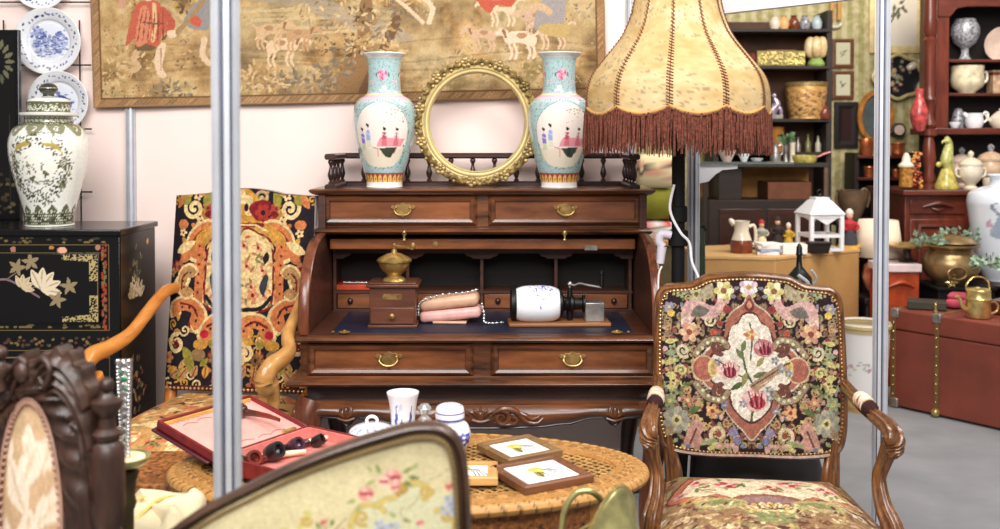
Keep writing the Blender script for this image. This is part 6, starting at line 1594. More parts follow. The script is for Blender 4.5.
# back board with oval opening filled with upholstery, carved surround
ox, oz, oa, ob = .002, .850, .062, .210
mb = MB(); r0 = random.Random(2)
def surround(u, v):
    t = 2 * PI * u; ex, ez = ox + oa * math.cos(t), oz + ob * math.sin(t)
    bx = max(-hwk + .01, min(hwk - .01, math.copysign(abs(math.cos(t)) ** .5, math.cos(t)) * (hwk - .01))); top = 1.10 - .05 * (abs(bx) / hwk) ** 2
    bz = .87 + (top - .87) * math.copysign(abs(math.sin(t)) ** .5, math.sin(t)) if math.sin(t) > 0 else .87 - .28 * abs(math.sin(t)) ** .5
    x, z = ex + (bx - ex) * v, ez + (bz - ez) * v
    return (x, -.012 - .014 * math.sin(v * PI) - .007 * math.sin(t * 22 + v * 9) * math.sin(v * PI), z)
mb.grid(surround, 160, 14, True); mb.grid(lambda u, v: (surround(u, v)[0], .016, surround(u, v)[2]), 80, 4, True); mk('carved_back', mb, OAKD, KC)
mb = MB().tube([(ox + (oa + .002) * math.cos(t), -.018, oz + (ob + .002) * math.sin(t)) for t in [2 * PI * k / 80 for k in range(80)]], .0026, 8, closed=True)
for k in range(90):
    t = 2 * PI * k / 90; mb.ball((ox + (oa - .004) * math.cos(t), -.018, oz + (ob - .004) * math.sin(t)), .0036, 6, 4)
mk('oval_beading', mb, plain('rose_gimp', (184, 142, 122), .8), KC)
co = Cv(-.1, .1, -.22, .22, 1400, (206, 172, 134)); ro_ = random.Random(19); IV = (240, 220, 196)
for x, z, L, a in ((-.01, .06, .09, 1.2), (.0, .02, .10, 2.0), (.02, .0, .09, .9), (-.03, -.04, .09, 2.4), (.03, -.06, .10, .5), (0, -.08, .11, 1.5), (-.04, .10, .06, 1.8), (.03, .09, .07, 1.4), (0, -.14, .1, -1.2), (-.03, -.12, .09, -2.2), (.04, -.13, .08, -.7), (0, .12, .05, 1.57), (-.05, 0, .06, 2.7), (.05, .03, .05, .3)): co.leaf(x, z, L, L * .5, a, IV, (222, 196, 164))
co.ell(-.05, -.1, .02, .025, IV); co.ell(.0, -.03, .018, .02, (226, 200, 170)); co.speck(.12, 2); co.grain(.06, 40, 3)
mb = MB().grid(lambda u, v: (ox + oa * v * math.cos(2 * PI * u), -.012 - .016 * (1 - v * v), oz + ob * v * math.sin(2 * PI * u)), 90, 40, True); o_ = mk('oval_panel', mb, NEEDLE, KC); paint(o_, co, lambda q: (q[:, 0] - ox, q[:, 2] - oz))
# leafy crest
mb = MB()
def acan(pts, w, d=.012):
    P_ = cr([(x, -.012, z) for x, z in pts], 8); n = len(P_)
    W = lerp_list(w, n); vs = []; fs = []; K = 9
    for i, p in enumerate(P_):
        t = (P_[min(i + 1, n - 1)] - P_[max(i - 1, 0)]).normalized(); nn = Vector((-t.z, 0, t.x))
        for k in range(K):
            s = -1 + 2 * k / (K - 1); ruff = 1 + .22 * math.sin(i * 1.1) * abs(s); h = -.010 * math.cos(s * PI / 2) - d * abs(math.sin(s * PI * 1.5)) + .004 * s * s
            q = p + nn * (W[i] * s * ruff); vs.append((q.x, q.y + h, q.z))
    for i in range(n - 1):
        for k in range(K - 1): fs.append((i * K + k, i * K + k + 1, (i + 1) * K + k + 1, (i + 1) * K + k))
    o = len(vs); vs2 = [(x, .016, z) for x, y, z in vs]; fs2 = [tuple(reversed([q + o for q in f])) for f in fs]
    rim_ = []
    for i in range(n - 1): rim_ += [(i * K, (i + 1) * K, (i + 1) * K + o, i * K + o), (i * K + K - 1, i * K + K - 1 + o, (i + 1) * K + K - 1 + o, (i + 1) * K + K - 1)]
    for k in range(K - 1): rim_ += [(k, k + o, k + 1 + o, k + 1), ((n - 1) * K + k, (n - 1) * K + k + 1, (n - 1) * K + k + 1 + o, (n - 1) * K + k + o)]
    mb.add(vs + vs2, fs + fs2 + rim_)
for s in (-1, 1):
    acan([(s * .010, 1.085), (s * .025, 1.11), (s * .055, 1.128), (s * .095, 1.122), (s * .135, 1.095), (s * .165, 1.058)], [.020, .026, .030, .034, .030, .008], .010)
    acan([(s * .05, 1.085), (s * .08, 1.095), (s * .12, 1.075), (s * .155, 1.035), (s * .18, .985)], [.018, .024, .026, .022, .008])
    acan([(s * .125, 1.03), (s * .145, 1.02), (s * .165, .99), (s * .182, .94), (s * .19, .89)], [.014, .02, .02, .016, .006])
    mb.tube([(s * .0, -.02, 1.125), (s * .04, -.026, 1.146), (s * .07, -.03, 1.128), (s * .055, -.032, 1.10), (s * .035, -.03, 1.112)], [.004, .007, .007, .006, .004], 10, 5)
    mb.tube([(s * .15, -.02, 1.02), (s * .165, -.026, .97), (s * .178, -.02, .93)], [.008, .010, .006], 10, 4)
acan([(0, 1.085), (0, 1.105), (0, 1.125), (0, 1.14)], [.016, .024, .022, .008])
mb.v = [(x, y, z - (.050 * min(1, (-.03 - x) / .05) if x < -.03 else 0)) for x, y, z in mb.v]; mb.v = [(x * .64 + .012, y, .9 + (z - .9) * .93 + .006) for x, y, z in mb.v]
mb.lathe([(.012, 1.08), (.010, 1.10), (.017, 1.108), (.021, 1.114), (.021, 1.119), (.010, 1.124), (.008, 1.130)], c=(-.036, -.040, 0), n=14); mb.ball((-.036, -.040, 1.142), .013, 14, 10)
mb.ball((0, -.03, 1.11), (.014, .012, .018), 12, 8)
mk('crest_carving', mb, OAKX, KC, ang=60)
mb = MB().box(-hwk, hwk, -.012, .014, .575, .61).box(-hwk, hwk, -.012, .012, .50, .53); mk('lower_rail', mb, OAKD, KC, bev=.004)
mb = MB().box(-.22, .22, -.42, .02, .36, .42); mk('seat_frame', mb, OAKD, KC, bev=.006)
mb = MB().grid(lambda u, v: (-.205 + .41 * u, -.41 + .40 * v, .42 + .045 * min(1, 5 * min(u, 1 - u), 5 * min(v, 1 - v))), 30, 30); o_ = mk('seat', mb, NEEDLE, KC); paint(o_, co, lambda q: (q[:, 0] * .4, q[:, 1] + .2))
for sx in (-1, 1):
    mb = MB().lathe([(.022, 0), (.026, .03), (.016, .06), (.024, .12), (.016, .2), (.026, .26), (.026, .36)], c=(sx * .195, -.395, 0), n=14); mk('front_leg', mb, OAKD, KC)

# ================================================================== candlestick with silver filigree taper, stool and cushion
CSX = xat(123.5, 2.0)
STL = thing('carved_stool', 'orange-brown carved stool between the high-back chair and the oval table', 'stool', (-.87, 2.78, 0))
zs = .578
mb = MB().box(-.20, .03, -.12, .17, zs - .03, zs); mk('stool_top', mb, fr, STL, bev=.006)
mb = MB().box(-.19, .02, -.11, .16, zs - .13, zs - .03); mk('stool_apron', mb, fr, STL, bev=.004)
for x in (-.17, .0):
    for y in (-.09, .14): mk('leg', MB().tube([(x, y, zs - .05), (x, y, .3), (x, y, 0)], [.025, .018, .022], 10, 3), TABW, STL)
p = at(150, 512, 2.10)
mb = pillow(.125, .13, .065, .066)
rc = random.Random(5); mb.v = [(x + .006 * math.sin(z * 90 + y * 40), y + .006 * math.sin(x * 60), z * (1 + .10 * math.sin(x * 45 + y * 30) + .06 * math.sin(x * 95))) for x, y, z in mb.v]
zs2 = .580
SB = thing('side_stool', 'plain dark stool under the cream satin cushion', 'stool', (-.775, 2.185, 0)); mk('stool_top', MB().box(-.10, .10, -.10, .10, zs2 - .03, zs2), DKWOOD, SB, bev=.004)
for x in (-.08, .08):
    for y in (-.08, .08): mk('leg', MB().tube([(x, y, zs2 - .02), (x * 1.1, y * 1.1, 0)], [.016, .013], 8), DKWOOD, SB)
mb.v = [(x * .86, y * .80, z * .92) for x, y, z in mb.v]
CU = thing('cream_cushion', 'crumpled cream satin cushion right of the brass candlestick', 'cushion', (-.775, 2.185, zs2 + .0005))
mk('cover', mb, CREAMC, CU)
mb = MB()
for k in range(2): mb.tube([(-.07 + k * .06, -.100 , .05), (-.05 + k * .05, -.08, .108), (-.03 + k * .05, .0, .126), (.0 + k * .04, .07, .110)], .004, 8, 6)
mk('piping', mb, plain('yellow_piping', (232, 208, 122), .6), CU)
CD = thing('brass_candlestick', 'dark brass candlestick with a pale drip pan, right of the carved chair', 'candlestick', (CSX, 2.0, 0))
zp = at(122, 466, 2.0).z
mb = MB().lathe([(0, 0), (.09, 0), (.095, .01), (.08, .025), (.03, .045), (.018, .08), (.024, .12), (.014, .16), (.013, .40), (.020, .43), (.013, .46), (.0145, zp - .09), (.020, zp - .075), (.0165, zp - .06), (.020, zp - .03), (.026, zp - .012), (.012, zp - .002)], n=24); mk('column', mb, plain('black_brass', (70, 60, 36), .4, .4, .3), CD)
mb = MB().lathe([(.010, zp - .006), (.034, zp + .002), (.045, zp + .012), (.048, zp + .020), (.045, zp + .021), (.036, zp + .014), (0, zp + .010)], n=36); mk('drip_pan', mb, GREENB, CD)
mk('wax', MB().lathe([(.012, zp + .012), (.037, zp + .0165), (.036, zp + .019), (.012, zp + .016)], n=30), CREAMC, CD)
zt2 = at(122, 360, 2.0).z
TPR = thing('filigree_taper', 'silver filigree tapering holder with green stone standing in the brass candlestick', 'ornament', (CSX, 2.0, zp + .0125))
hT = zt2 - zp - .0125
mb = MB().lathe([(.0075, 0), (.009, .01), (.0155, hT), (.013, hT), (.006, .02), (0, .02)], n=4, M=Matrix.Rotation(R(45), 4, 'Z')); mk('holder', mb, SILVER, TPR, smooth=False)
mb = MB(); rr_ = random.Random(3)
for k in range(26):
    z = .01 + (hT - .015) * k / 25; w = .0065 + .0055 * k / 25
    for sx in (-1, 1): mb.ball((sx * w, -w * .98, z), .0034, 6, 5)
    if k % 2: mb.tube([(-w * .7, -w - .001, z - .006), (0, -w - .003, z + .005), (w * .7, -w - .001, z - .004)], .0018, 6, 3)
for sx in (-1, 0, 1): mb.ball((sx * .011, -.012, hT), .005, 8, 6)
mk('filigree', mb, plain('bright_silver', (228, 226, 224), .2, .9, .1), TPR)
mb = MB().ball((.002, -.0145, hT - .035), (.006, .003, .006), 8, 6).ball((-.004, -.0145, hT - .022), (.003, .003, .004), 8, 6).ball((.005, -.0145, hT - .055), (.003, .003, .004), 8, 6); mk('green_stone', mb, plain('green_stone', (22, 120, 64), .15, coat=.6), TPR)

# ================================================================== brass scuttle at the bottom edge
p = at(603, 520, 2.0)
BS = thing('brass_scuttle', 'greenish brass coal scuttle with upright lip and hoop handle in front of the oval table', 'scuttle', (p.x - .01, 2.0, .40))
def sc(u, v):
    a = 2 * PI * u; rx, ry = .082 + .03 * math.sin(PI * min(1, v * 1.1)), .075 + .03 * math.sin(PI * min(1, v * 1.1))
    lip = max(0, math.cos(a + R(55))) ** 1.6
    z = .30 * v + .125 * lip * max(0, v - .35) / .65 - .04 * max(0, -math.cos(a)) * v
    fl_2 = 1 + .35 * lip * max(0, v - .5)
    return (rx * fl_2 * math.cos(a) * (1 - .35 * lip * max(0, v - .6) / .4), ry * math.sin(a), z)
mb = MB().grid(sc, 60, 26, True)
mb.add([(.082 * math.cos(2 * PI * k / 30), .075 * math.sin(2 * PI * k / 30), .0) for k in range(30)], [tuple(range(30))])
mk('bowl', mb, GREENB, BS, solid=-.003)
mb = MB().tube([sc(i / 80, 1.0) for i in range(80)], .004, 8, closed=True); mk('rolled_rim', mb, BRASSB, BS)
mb = MB().lathe([(0, -.04), (.08, -.04), (.085, -.03), (.05, -.015), (.045, 0)], n=30); mk('foot', mb, GREENB, BS)
mb = MB().tube([(-.09, -.0, .14), (-.105, 0, .25), (-.098, 0, .33), (-.075, 0, .368), (-.045, 0, .372), (-.02, .02, .345), (.0, .05, .30)], .0065, 10, 6); mb.v = [(x + .030, y, z + .02) for x, y, z in mb.v]; mk('handle', mb, GREENB, BS)
SS = thing('wooden_crate', 'low dark crate under the brass scuttle', 'crate', (p.x - .01, 2.0, 0))
mb = MB()
for k in range(3): mb.box(-.16, .16, -.16, -.145, .02 + k * .115, .12 + k * .115).box(-.16, .16, .145, .16, .02 + k * .115, .12 + k * .115).box(-.16, -.145, -.145, .145, .02 + k * .115, .12 + k * .115).box(.145, .16, -.145, .145, .02 + k * .115, .12 + k * .115)
mk('slats', mb, DKWOOD, SS, bev=.002); mk('crate_top', MB().box(-.165, .165, -.165, .165, .345, .3595), DKWOOD, SS, bev=.003)
for x in (-.135, .135):
    for y in (-.135, .135): mk('corner_batten', MB().box(x - .012, x + .012, y - .012, y + .012, 0, .345), DKWOOD, SS)
mb = MB().lathe([(0, 0), (.05, 0), (.066, .03), (.07, .08), (.064, .12), (.066, .126), (.060, .12), (.06, .05), (0, .02)], n=32)
# ================================================================== the shop beyond the booth
WG, nt_, b_ = base_mat('striped_wallpaper')
v_ = obj_vec(nt_, (1, 1, 1)); wv = nt_.nodes.new('ShaderNodeTexWave'); wv.wave_type = 'BANDS'; wv.bands_direction = 'X'; wv.inputs['Scale'].default_value = 3.6; wv.inputs['Distortion'].default_value = .3; nt_.links.new(v_, wv.inputs['Vector'])
n_ = noise_node(nt_, 26, 4, v_); r1 = ramp(nt_, wv.outputs['Fac'], [(.35, (178, 170, 116)), (.65, (204, 192, 150))]); r2_ = ramp(nt_, n_.outputs['Fac'], [(.42, (255, 255, 255)), (.62, (190, 184, 150))])
mxn = nt_.nodes.new('ShaderNodeMix'); mxn.data_type = 'RGBA'; mxn.blend_type = 'MULTIPLY'; mxn.inputs[0].default_value = .6
nt_.links.new(r1.outputs['Color'], mxn.inputs[6]); nt_.links.new(r2_.outputs['Color'], mxn.inputs[7]); nt_.links.new(mxn.outputs[2], b_.inputs['Base Color']); b_.inputs['Roughness'].default_value = .8
FYW = 7.75
struct('wall_far', MB().box(xat(600, FYW), 6.4, FYW, FYW + .06, 0, 3.0), WG)
DWALL = plain('brown_side_panel', (96, 66, 44), .7, var=.15)
def rnd(name, label, cat, px, Y, z, prof, mat, group=None, n=26, rotz=0, parent=None):
    """turned piece: profile in metres, standing at height z"""
    mb = MB().lathe(prof, n=n)
    if parent is not None: return mk(name, mb, mat, parent)
    o = mk(name, mb, mat, loc=(xat(px, Y), Y, z + .0005), rot=(0, 0, rotz)); tag(o, label, cat, group); return o
def rootat(name, label, cat, px, Y, z, group=None, rotz=0): return thing(name, label, cat, (xat(px, Y), Y, z + .0005), rotz, group)

# ------------------------------------------------ tan counter box
zc = zat(257, 5.86); c0 = Vector((xat(776, 5.86), 5.86, 0)); c1 = Vector((xat(860, 6.30), 6.30, 0)); c2 = Vector((xat(704, 5.93), 5.93, 0))
cb = thing('display_plinth', 'tall tan board plinth behind the dark floral armchair, carrying the white lantern and jug', 'plinth', (c0.x, c0.y, 0))
e_r = c1 - c0; bk_ = Vector((-.20, .44, 0))
poly = [(0, 0), (e_r.x, e_r.y), (e_r.x + bk_.x, e_r.y + bk_.y), (c2.x - c0.x + bk_.x * .2, c2.y - c0.y + .50), (c2.x - c0.x, c2.y - c0.y)]
mb = MB().prism(poly, 0, zc - .02, 'xy'); mk('plinth_sides', mb, CARD, cb, bev=.004)
pc = Vector((sum(p[0] for p in poly) / 5, sum(p[1] for p in poly) / 5))
mb = MB().prism([(pc.x + (p[0] - pc.x) * 1.012, pc.y + (p[1] - pc.y) * 1.012) for p in poly], zc - .02, zc, 'xy'); mk('plinth_top', mb, plain('tan_top', (212, 168, 112), .6, var=.06), cb, bev=.003)
# jug
t = rootat('milk_jug', 'cream and brown glazed jug with a side handle standing on the tan plinth', 'jug', 742, 6.08, zc)
u = 6.08 / 1000
mb = MB().lathe([(0, 0), (10.5 * u, 0), (11 * u, 1 * u), (11.2 * u, 8 * u), (10 * u, 13 * u)], n=28); mk('brown_base', mb, BROWNG, t)
mb = MB().lathe([(10 * u, 13 * u), (8.6 * u, 17 * u), (7 * u, 22 * u), (7.2 * u, 27 * u), (8.4 * u, 32 * u), (7.4 * u, 32 * u), (6.2 * u, 26 * u), (6 * u, 20 * u)], n=28, cap=False); mb.tube([(-7.4 * u, 0, 29 * u), (-11 * u, 0, 32.5 * u), (-12 * u, 0, 34 * u)], [3.4 * u, 2.4 * u, 1.2 * u], 10); mk('cream_neck', mb, CREAMP, t)
mb = MB().tube([(7.4 * u, 0, 26 * u), (12 * u, 0, 27.5 * u), (14 * u, 0, 22 * u), (14 * u, 0, 12 * u), (10.5 * u, 0, 6 * u)], 1.7 * u, 10, 5); mk('handle', mb, CREAMP, t)
# folded napkins / papers
t = rootat('paper_stack', 'small stack of blue and white folded papers beside the jug', 'papers', 768, 6.00, zc)
for k in range(4):
    mb = MB().box(-.064, .064, -.055, .055, .0, .017).xf(Matrix.Translation((.004 * (k % 2), 0, .0175 * k)) @ Matrix.Rotation(R((-8, 6, -3, 12)[k]), 4, 'Z')); mk('folded_paper', mb, (plain('blue_paper', (160, 176, 216), .8) if k == 1 else PAPER), t, bev=.002)
o = mk('white_book', MB().box(-.075, .075, -.05, .05, 0, .06), PAPER, loc=(xat(793, 6.03), 6.03, zc + .0005), rot=(0, 0, R(4)), bev=.003); tag(o, 'thick white book lying on the tan plinth in front of the white lantern', 'book')
# figurines
def figurine(label, px, Y, h, coat, hat, skirt=None, base=None, pose=0):
    t = rootat('figurine', label, 'figurine', px, Y, zc, 'painted figurines on the tan plinth')
    mb = MB().lathe([(0, 0), (.28 * h, 0), (.28 * h, .06 * h), (0, .07 * h)], n=16); mk('stand', mb, base or DKWOOD, t)
    mb = MB().lathe([(0, .06 * h), (.20 * h, .07 * h), (.19 * h, .22 * h), (.15 * h, .38 * h), (.12 * h, .44 * h), (0, .46 * h)], n=18); mk('skirt', mb, skirt or coat, t)
    mb = MB().lathe([(.11 * h, .42 * h), (.15 * h, .52 * h), (.16 * h, .62 * h), (.10 * h, .70 * h), (.05 * h, .73 * h), (0, .74 * h)], n=18)
    for s in (-1, 1): mb.tube([(s * .13 * h, 0, .64 * h), (s * .21 * h, -.04 * h, .52 * h), (s * .10 * h, -.15 * h, .46 * h)], [.05 * h, .045 * h, .035 * h], 8, 4)
    mk('coat', mb, coat, t)
    mb = MB().ball((0, -.01 * h, .82 * h), (.085 * h, .09 * h, .105 * h), 14, 10); mb.ball((0, -.095 * h, .81 * h), .02 * h, 6, 5)
    for s in (-1, 1): mb.ball((s * .035 * h, -.085 * h, .845 * h), .012 * h, 6, 4)
    mk('head', mb, SKIN, t)
    mb = MB().lathe([(.095 * h, .86 * h), (.10 * h, .88 * h), (.085 * h, .94 * h), (.04 * h, .99 * h), (0, 1.0 * h)], n=16); mk('hat', mb, hat, t); return t
WOOL = plain('grey_cloth', (170, 166, 150), .8); REDW = plain('red_cloth', (178, 40, 48), .7); DARKW = plain('dark_brown_cloth', (46, 34, 32), .8); YELW = plain('yellow_cloth', (216, 176, 60), .7); WHITEH = plain('white_hair', (222, 214, 200), .8); SLATE = plain('slate_cloth', (58, 58, 68), .8)
figurine('small figurine in a pale coat and red cap, leftmost on the tan plinth', 762, 6.26, .19, WOOL, REDW, CREAMC)
figurine('small hooded figurine in dark brown, second from the left on the plinth', 778, 6.32, .205, DARKW, DARKW)
figurine('small white-haired figurine in yellow beside the white lantern', 789, 6.32, .165, YELW, WHITEH)
figurine('taller doll figurine with red scarf and slate skirt, right of the white lantern', 850, 6.38, .25, REDW, WHITEH, SLATE, YELW)
# lantern
t = rootat('garden_lantern', 'white wooden lantern with pointed roof and open sides on the tan plinth', 'lantern', 820, 6.24, zc, None, R(8))
W2, hL = .098, .225
for sx in (-1, 1):
    for sy in (-1, 1): mk('corner_post', MB().box(sx * W2 - .012, sx * W2 + .012, sy * W2 - .012, sy * W2 + .012, 0, hL), WHITEP, t, bev=.002)
mb = MB()
for z0, z1 in ((.0, .018), (.085, .105), (hL - .02, hL)): 
    for s in (-1, 1): mb.box(-W2, W2, s * W2 - .007, s * W2 + .007, z0, z1).box(s * W2 - .007, s * W2 + .007, -W2, W2, z0, z1)
mb.box(-W2, W2, -W2, W2, -.0, .008)
for s in (-1, 1): mb.prism([(-.08, hL - .015), (.08, hL - .015), (.045, hL - .035), (0, hL - .062), (-.045, hL - .035)], s * W2 - .004, s * W2 + .004)
mk('rails', mb, WHITEP, t)
mb = MB(); rp = [(.146, hL), (.148, hL + .006), (.070, hL + .085), (.058, hL + .092), (.058, hL + .105), (0, hL + .108)]
mb.lathe([(r * 1.1, z) for r, z in rp], n=4, M=Matrix.Rotation(R(45), 4, 'Z')); mk('roof', mb, WHITEP, t, smooth=False)
mb = MB().lathe([(.014, hL + .1), (.018, hL + .112), (.012, hL + .125), (0, hL + .13)], n=12).tube([(.016 * math.cos(a), 0, hL + .135 + .016 * math.sin(a)) for a in [2 * PI * k / 16 for k in range(16)]], .003, 6, closed=True); mk('ring_finial', mb, IRON, t)
t = rootat('planter_box', 'small dark brown tapered box standing in front of the white lantern', 'box', 819, 6.06, zc)
mb = MB().add([(-.052, -.035, 0), (.052, -.035, 0), (.052, .035, 0), (-.052, .035, 0), (-.066, -.045, .062), (.066, -.045, .062), (.066, .045, .062), (-.066, .045, .062)], [(0, 1, 2, 3), (0, 4, 5, 1), (1, 5, 6, 2), (2, 6, 7, 3), (3, 7, 4, 0), (4, 5, 6, 7)]); mk('tapered_body', mb, DKWOOD, t, bev=.002)
mb = MB().box(-.07, .07, -.049, .049, .060, .068); mk('rim', mb, DKWOOD, t, bev=.002)
# dark kettle-like bottle in front of plinth, on a little stand
t = thing('iron_bottle', 'black long-necked iron bottle standing just behind the floral armchair crest', 'bottle', (xat(800, 4.55), 4.55, .74))
zb_ = zat(283, 4.55) - .74
mb = MB().lathe([(0, 0), (.05, 0), (.058, .03), (.062, .09), (.055, .135), (.030, .165), (.014, .185), (.011, .23), (.016, .24), (.013, .25), (.013, .27), (.007, .285), (0, .29)], n=26); mk('body', mb, plain('green_black_iron', (30, 34, 32), .35, .4, .3), t)
mb = MB().tube([(.052, 0, .09), (.075, -.01, .13), (.05, -.02, .17)], .006, 8, 4).tube([(-.02, -.05, .15), (.02, -.054, .12), (.03, -.058, .09)], [.008, .009, .006], 8, 3); mk('white_handle', mb, plain('grey_white', (190, 186, 186), .4), t)
t2 = thing('round_stand', 'slim dark stand under the black iron bottle', 'stand', (xat(800, 4.55), 4.55, 0)); mk('stand_top', MB().lathe([(0, .715), (.085, .715), (.09, .725), (.085, .7395), (0, .7395)], n=28), DKWOOD, t2); mk('column', MB().lathe([(.09, 0), (.09, .015), (.02, .04), (.018, .4), (.022, .7), (.03, .715)], n=18), DKWOOD, t2)

# ------------------------------------------------ lamp with cream shade and terracotta foot, right of the plinth
t = thing('table_lamp', 'terracotta lamp with plain cream shade between the plinth and the right silver post', 'lamp', (xat(879, 6.42), 6.42, .50))
uu = 6.42 / 1000; zt_ = zat(220, 6.42) - .50; zb_ = zat(256, 6.42) - .50
mb = MB().lathe([(24 * uu, zb_), (19 * uu, zt_)], n=40, cap=False); mk('shade', mb, plain('cream_shade', (238, 220, 196), .8, var=.03), t, solid=.003)
mb = MB().lathe([(0, 0), (.05, 0), (.055, .02), (.08, .06), (.10, .12), (.085, .19), (.03, .23), (.02, zb_ + .06)], n=30); mb.v = [(x * (1 + .09 * math.sin(6 * math.atan2(y, x))), y * (1 + .09 * math.sin(6 * math.atan2(y, x))), z) for x, y, z in mb.v]; mk('base', mb, TERRA, t)
t = thing('wooden_stool', 'dark stool carrying the terracotta lamp', 'stool', (xat(879, 6.42), 6.42, 0))
mk('stool_top', MB().box(-.13, .13, -.13, .13, .46, .4995), DKWOOD, t, bev=.006)
for sx in (-1, 1):
    for sy in (-1, 1): mk('leg', MB().tube([(sx * .10, sy * .10, .46), (sx * .12, sy * .12, 0)], [.018, .014], 10), DKWOOD, t)

# ------------------------------------------------ floral waste-paper bin
BYb = 5.55; zb0 = 0.0
bx_ = thing('floral_bucket', 'cream bucket with gilt rims and small flower sprays on the floor behind the armchair', 'bucket', (xat(866, BYb) , BYb, 0))
ub = BYb / 1000; hB = zat(324, BYb)
mb = MB().lathe(dense_prof([(20 * ub, .03), (21 * ub, .05), (24.5 * ub, hB - .02), (25 * ub, hB)], 60), n=80, cap=False); o_ = mk('body', mb, GLAZE, bx_)
cbk = Cv(-180, 180, 0, 460, 1.2, (232, 228, 226)); rb = random.Random(3)
for x0 in (-150, -110, -60, -20, 10, 40, 80, 130):
    for _ in range(14): cbk.ell(x0 + rb.gauss(0, 7), 235 + rb.gauss(0, 16), 4, 5, rb.choice(((206, 150, 160), (170, 150, 160), (180, 190, 160), (220, 190, 190))))
for z in (150, 330, 375): cbk.poly([(-180, z), (180, z), (180, z + 3), (-180, z + 3)], (204, 198, 194))
cbk.poly([(-180, 0), (180, 0), (180, 62), (-180, 62)], (196, 158, 100)); cbk.poly([(-180, 405), (180, 405), (180, 440), (-180, 440)], (196, 176, 130)); paint(o_, cbk, lambda q: (np.degrees(np.arctan2(q[:, 0], -q[:, 1])), q[:, 2] / hB * 440))
mb = MB().lathe([(23.6 * ub, hB - .012), (26 * ub, hB - .012), (26 * ub, hB + .004), (23.6 * ub, hB + .004)], n=60, cap=False); mk('gilt_rim', mb, GILTP, bx_)
mb = MB().lathe([(0, .03), (20 * ub, .03), (21.5 * ub, .03), (22 * ub, .0), (0, .0)], n=50); mk('foot_ring', mb, plain('gilt_foot', (190, 150, 92), .4, .3), bx_)

# ------------------------------------------------ coat stand / rolled umbrella by the post
t = thing('rolled_parasol', 'dark green rolled parasol with a black knob handle leaning by the grey post', 'parasol', (xat(702, 4.4), 4.40, 0))
uz = lambda py: zat(py, 4.4)
mb = MB().tube([(.0, 0, .08), (-.004, 0, .4), (-.006, 0, uz(245)), (-.004, 0, uz(228))], [.012, .026, .022, .014], 12, 4, lob=(5, .14)); mk('canopy', mb, DGREEN, t)
mb = MB().tube([(0, 0, 0), (0, 0, .09)], [.004, .008], 8).tube([(-.004, 0, uz(229)), (-.002, 0, uz(224))], .008, 8).ball((-.006, 0, uz(226)), (.024, .018, .012), 12, 8).ball((.016, 0, uz(229)), .009, 8, 6); mk('knob_handle', mb, IRON, t)
# white bracket and glass shelf on the post
t = thing('shelf_bracket', 'white curved bracket shelf fixed to the grey post, holding pale pink dishes', 'shelf', (xat(699, 4.3), 4.30, 1.30))
zs_ = zat(164, 4.3) - 1.30
mb = MB().prism([(0.0, zs_), (.165, zs_), (.165, zs_ - .020), (.15, zs_ - .022), (.10, zs_ - .026), (.07, zs_ - .045), (.04, zs_ - .075), (0.0, zs_ - .085)], -.012, .012); mk('bracket', mb, WHITEP, t, bev=.002)
mb = MB().box(0.0, .40, -.03, .15, zs_ + .0005, zs_ + .008); mk('glass_shelf', mb, plain('shelf_glass', (170, 186, 180), .1, trans=.6), t)
def dish(label, px, Y, z, r, h, mat, cat='bowl', group=None):
    return rnd('dish', label, cat, px, Y, z, [(0, 0), (r * .5, 0), (r * .55, h * .12), (r * .95, h * .8), (r, h), (r * .92, h), (r * .5, h * .2), (0, h * .15)], mat, group)
zsh = 1.30 + zs_ + .008
dish('pale pink footed dish on the glass shelf by the grey post', 727, 4.36, zsh, .038, .05, PINKP)
dish('small white dish on the glass shelf, right of the pink dish', 744, 4.36, zsh, .024, .035, PORC)

# ------------------------------------------------ tall dark cupboard with pitcher shelf
DYc = 6.85; zD = zat(163, DYc)
xl, xr = xat(702, DYc), xat(829, DYc)
t = thing('dark_cupboard', 'dark brown cupboard behind the jug, its top shelf lined with pewter and plants', 'cupboard', ((xl + xr) / 2, DYc, 0)); hwd = (xr - xl) / 2
mk('top_shelf', MB().box(-hwd, hwd, -.02, .42, zD - .028, zD), plain('green_black_wood', (46, 46, 40), .5), t, bev=.003)
mk('back', MB().box(-hwd + .02, hwd - .02, .38, .41, .0, zD - .028), plain('tan_board_back', (176, 124, 62), .7, var=.1), t)
mk('side_post', MB().box(hwd - .035, hwd - .008, -.015, .015, 0, zD - .028), plain('worn_post', (96, 72, 58), .6), t, bev=.003)
mk('side_post', MB().box(-hwd + .008, -hwd + .035, -.015, .015, 0, zD - .028), DKWOOD, t, bev=.003)
z_in = zat(200, DYc)
mk('chest', MB().box(-hwd + .05, hwd - .05, .0, .36, 0.0, z_in), DKWOOD, t, bev=.005)
for sx in (-1, 1):
    d_ = mk('door', MB().box(sx * .165 - .15, sx * .165 + .15, -.012, .0, .10, z_in - .06), WALD, t, bev=.004); mk('door_knob', MB().ball((sx * .03, -.02, z_in - .3), .012, 10, 8), BRASSD, d_)
mk('upper_box', MB().box(-hwd + .12, -hwd + .28, .02, .34, z_in, zD - .03), DKWOOD, t, bev=.003)
mk('upper_box', MB().box(hwd - .40, hwd - .10, .06, .34, z_in, z_in + .12), plain('brown_carton', (106, 60, 34), .7), t, bev=.003)
dish('white porcelain dish on the dark cupboard top, half under the lamp fringe', 757, 6.95, zD, .045, .03, PORC)
ud = 6.95 / 1000
t = rootat('pewter_pitcher', 'squat pewter pitcher on the dark cupboard top', 'pitcher', 775.5, 6.97, zD)
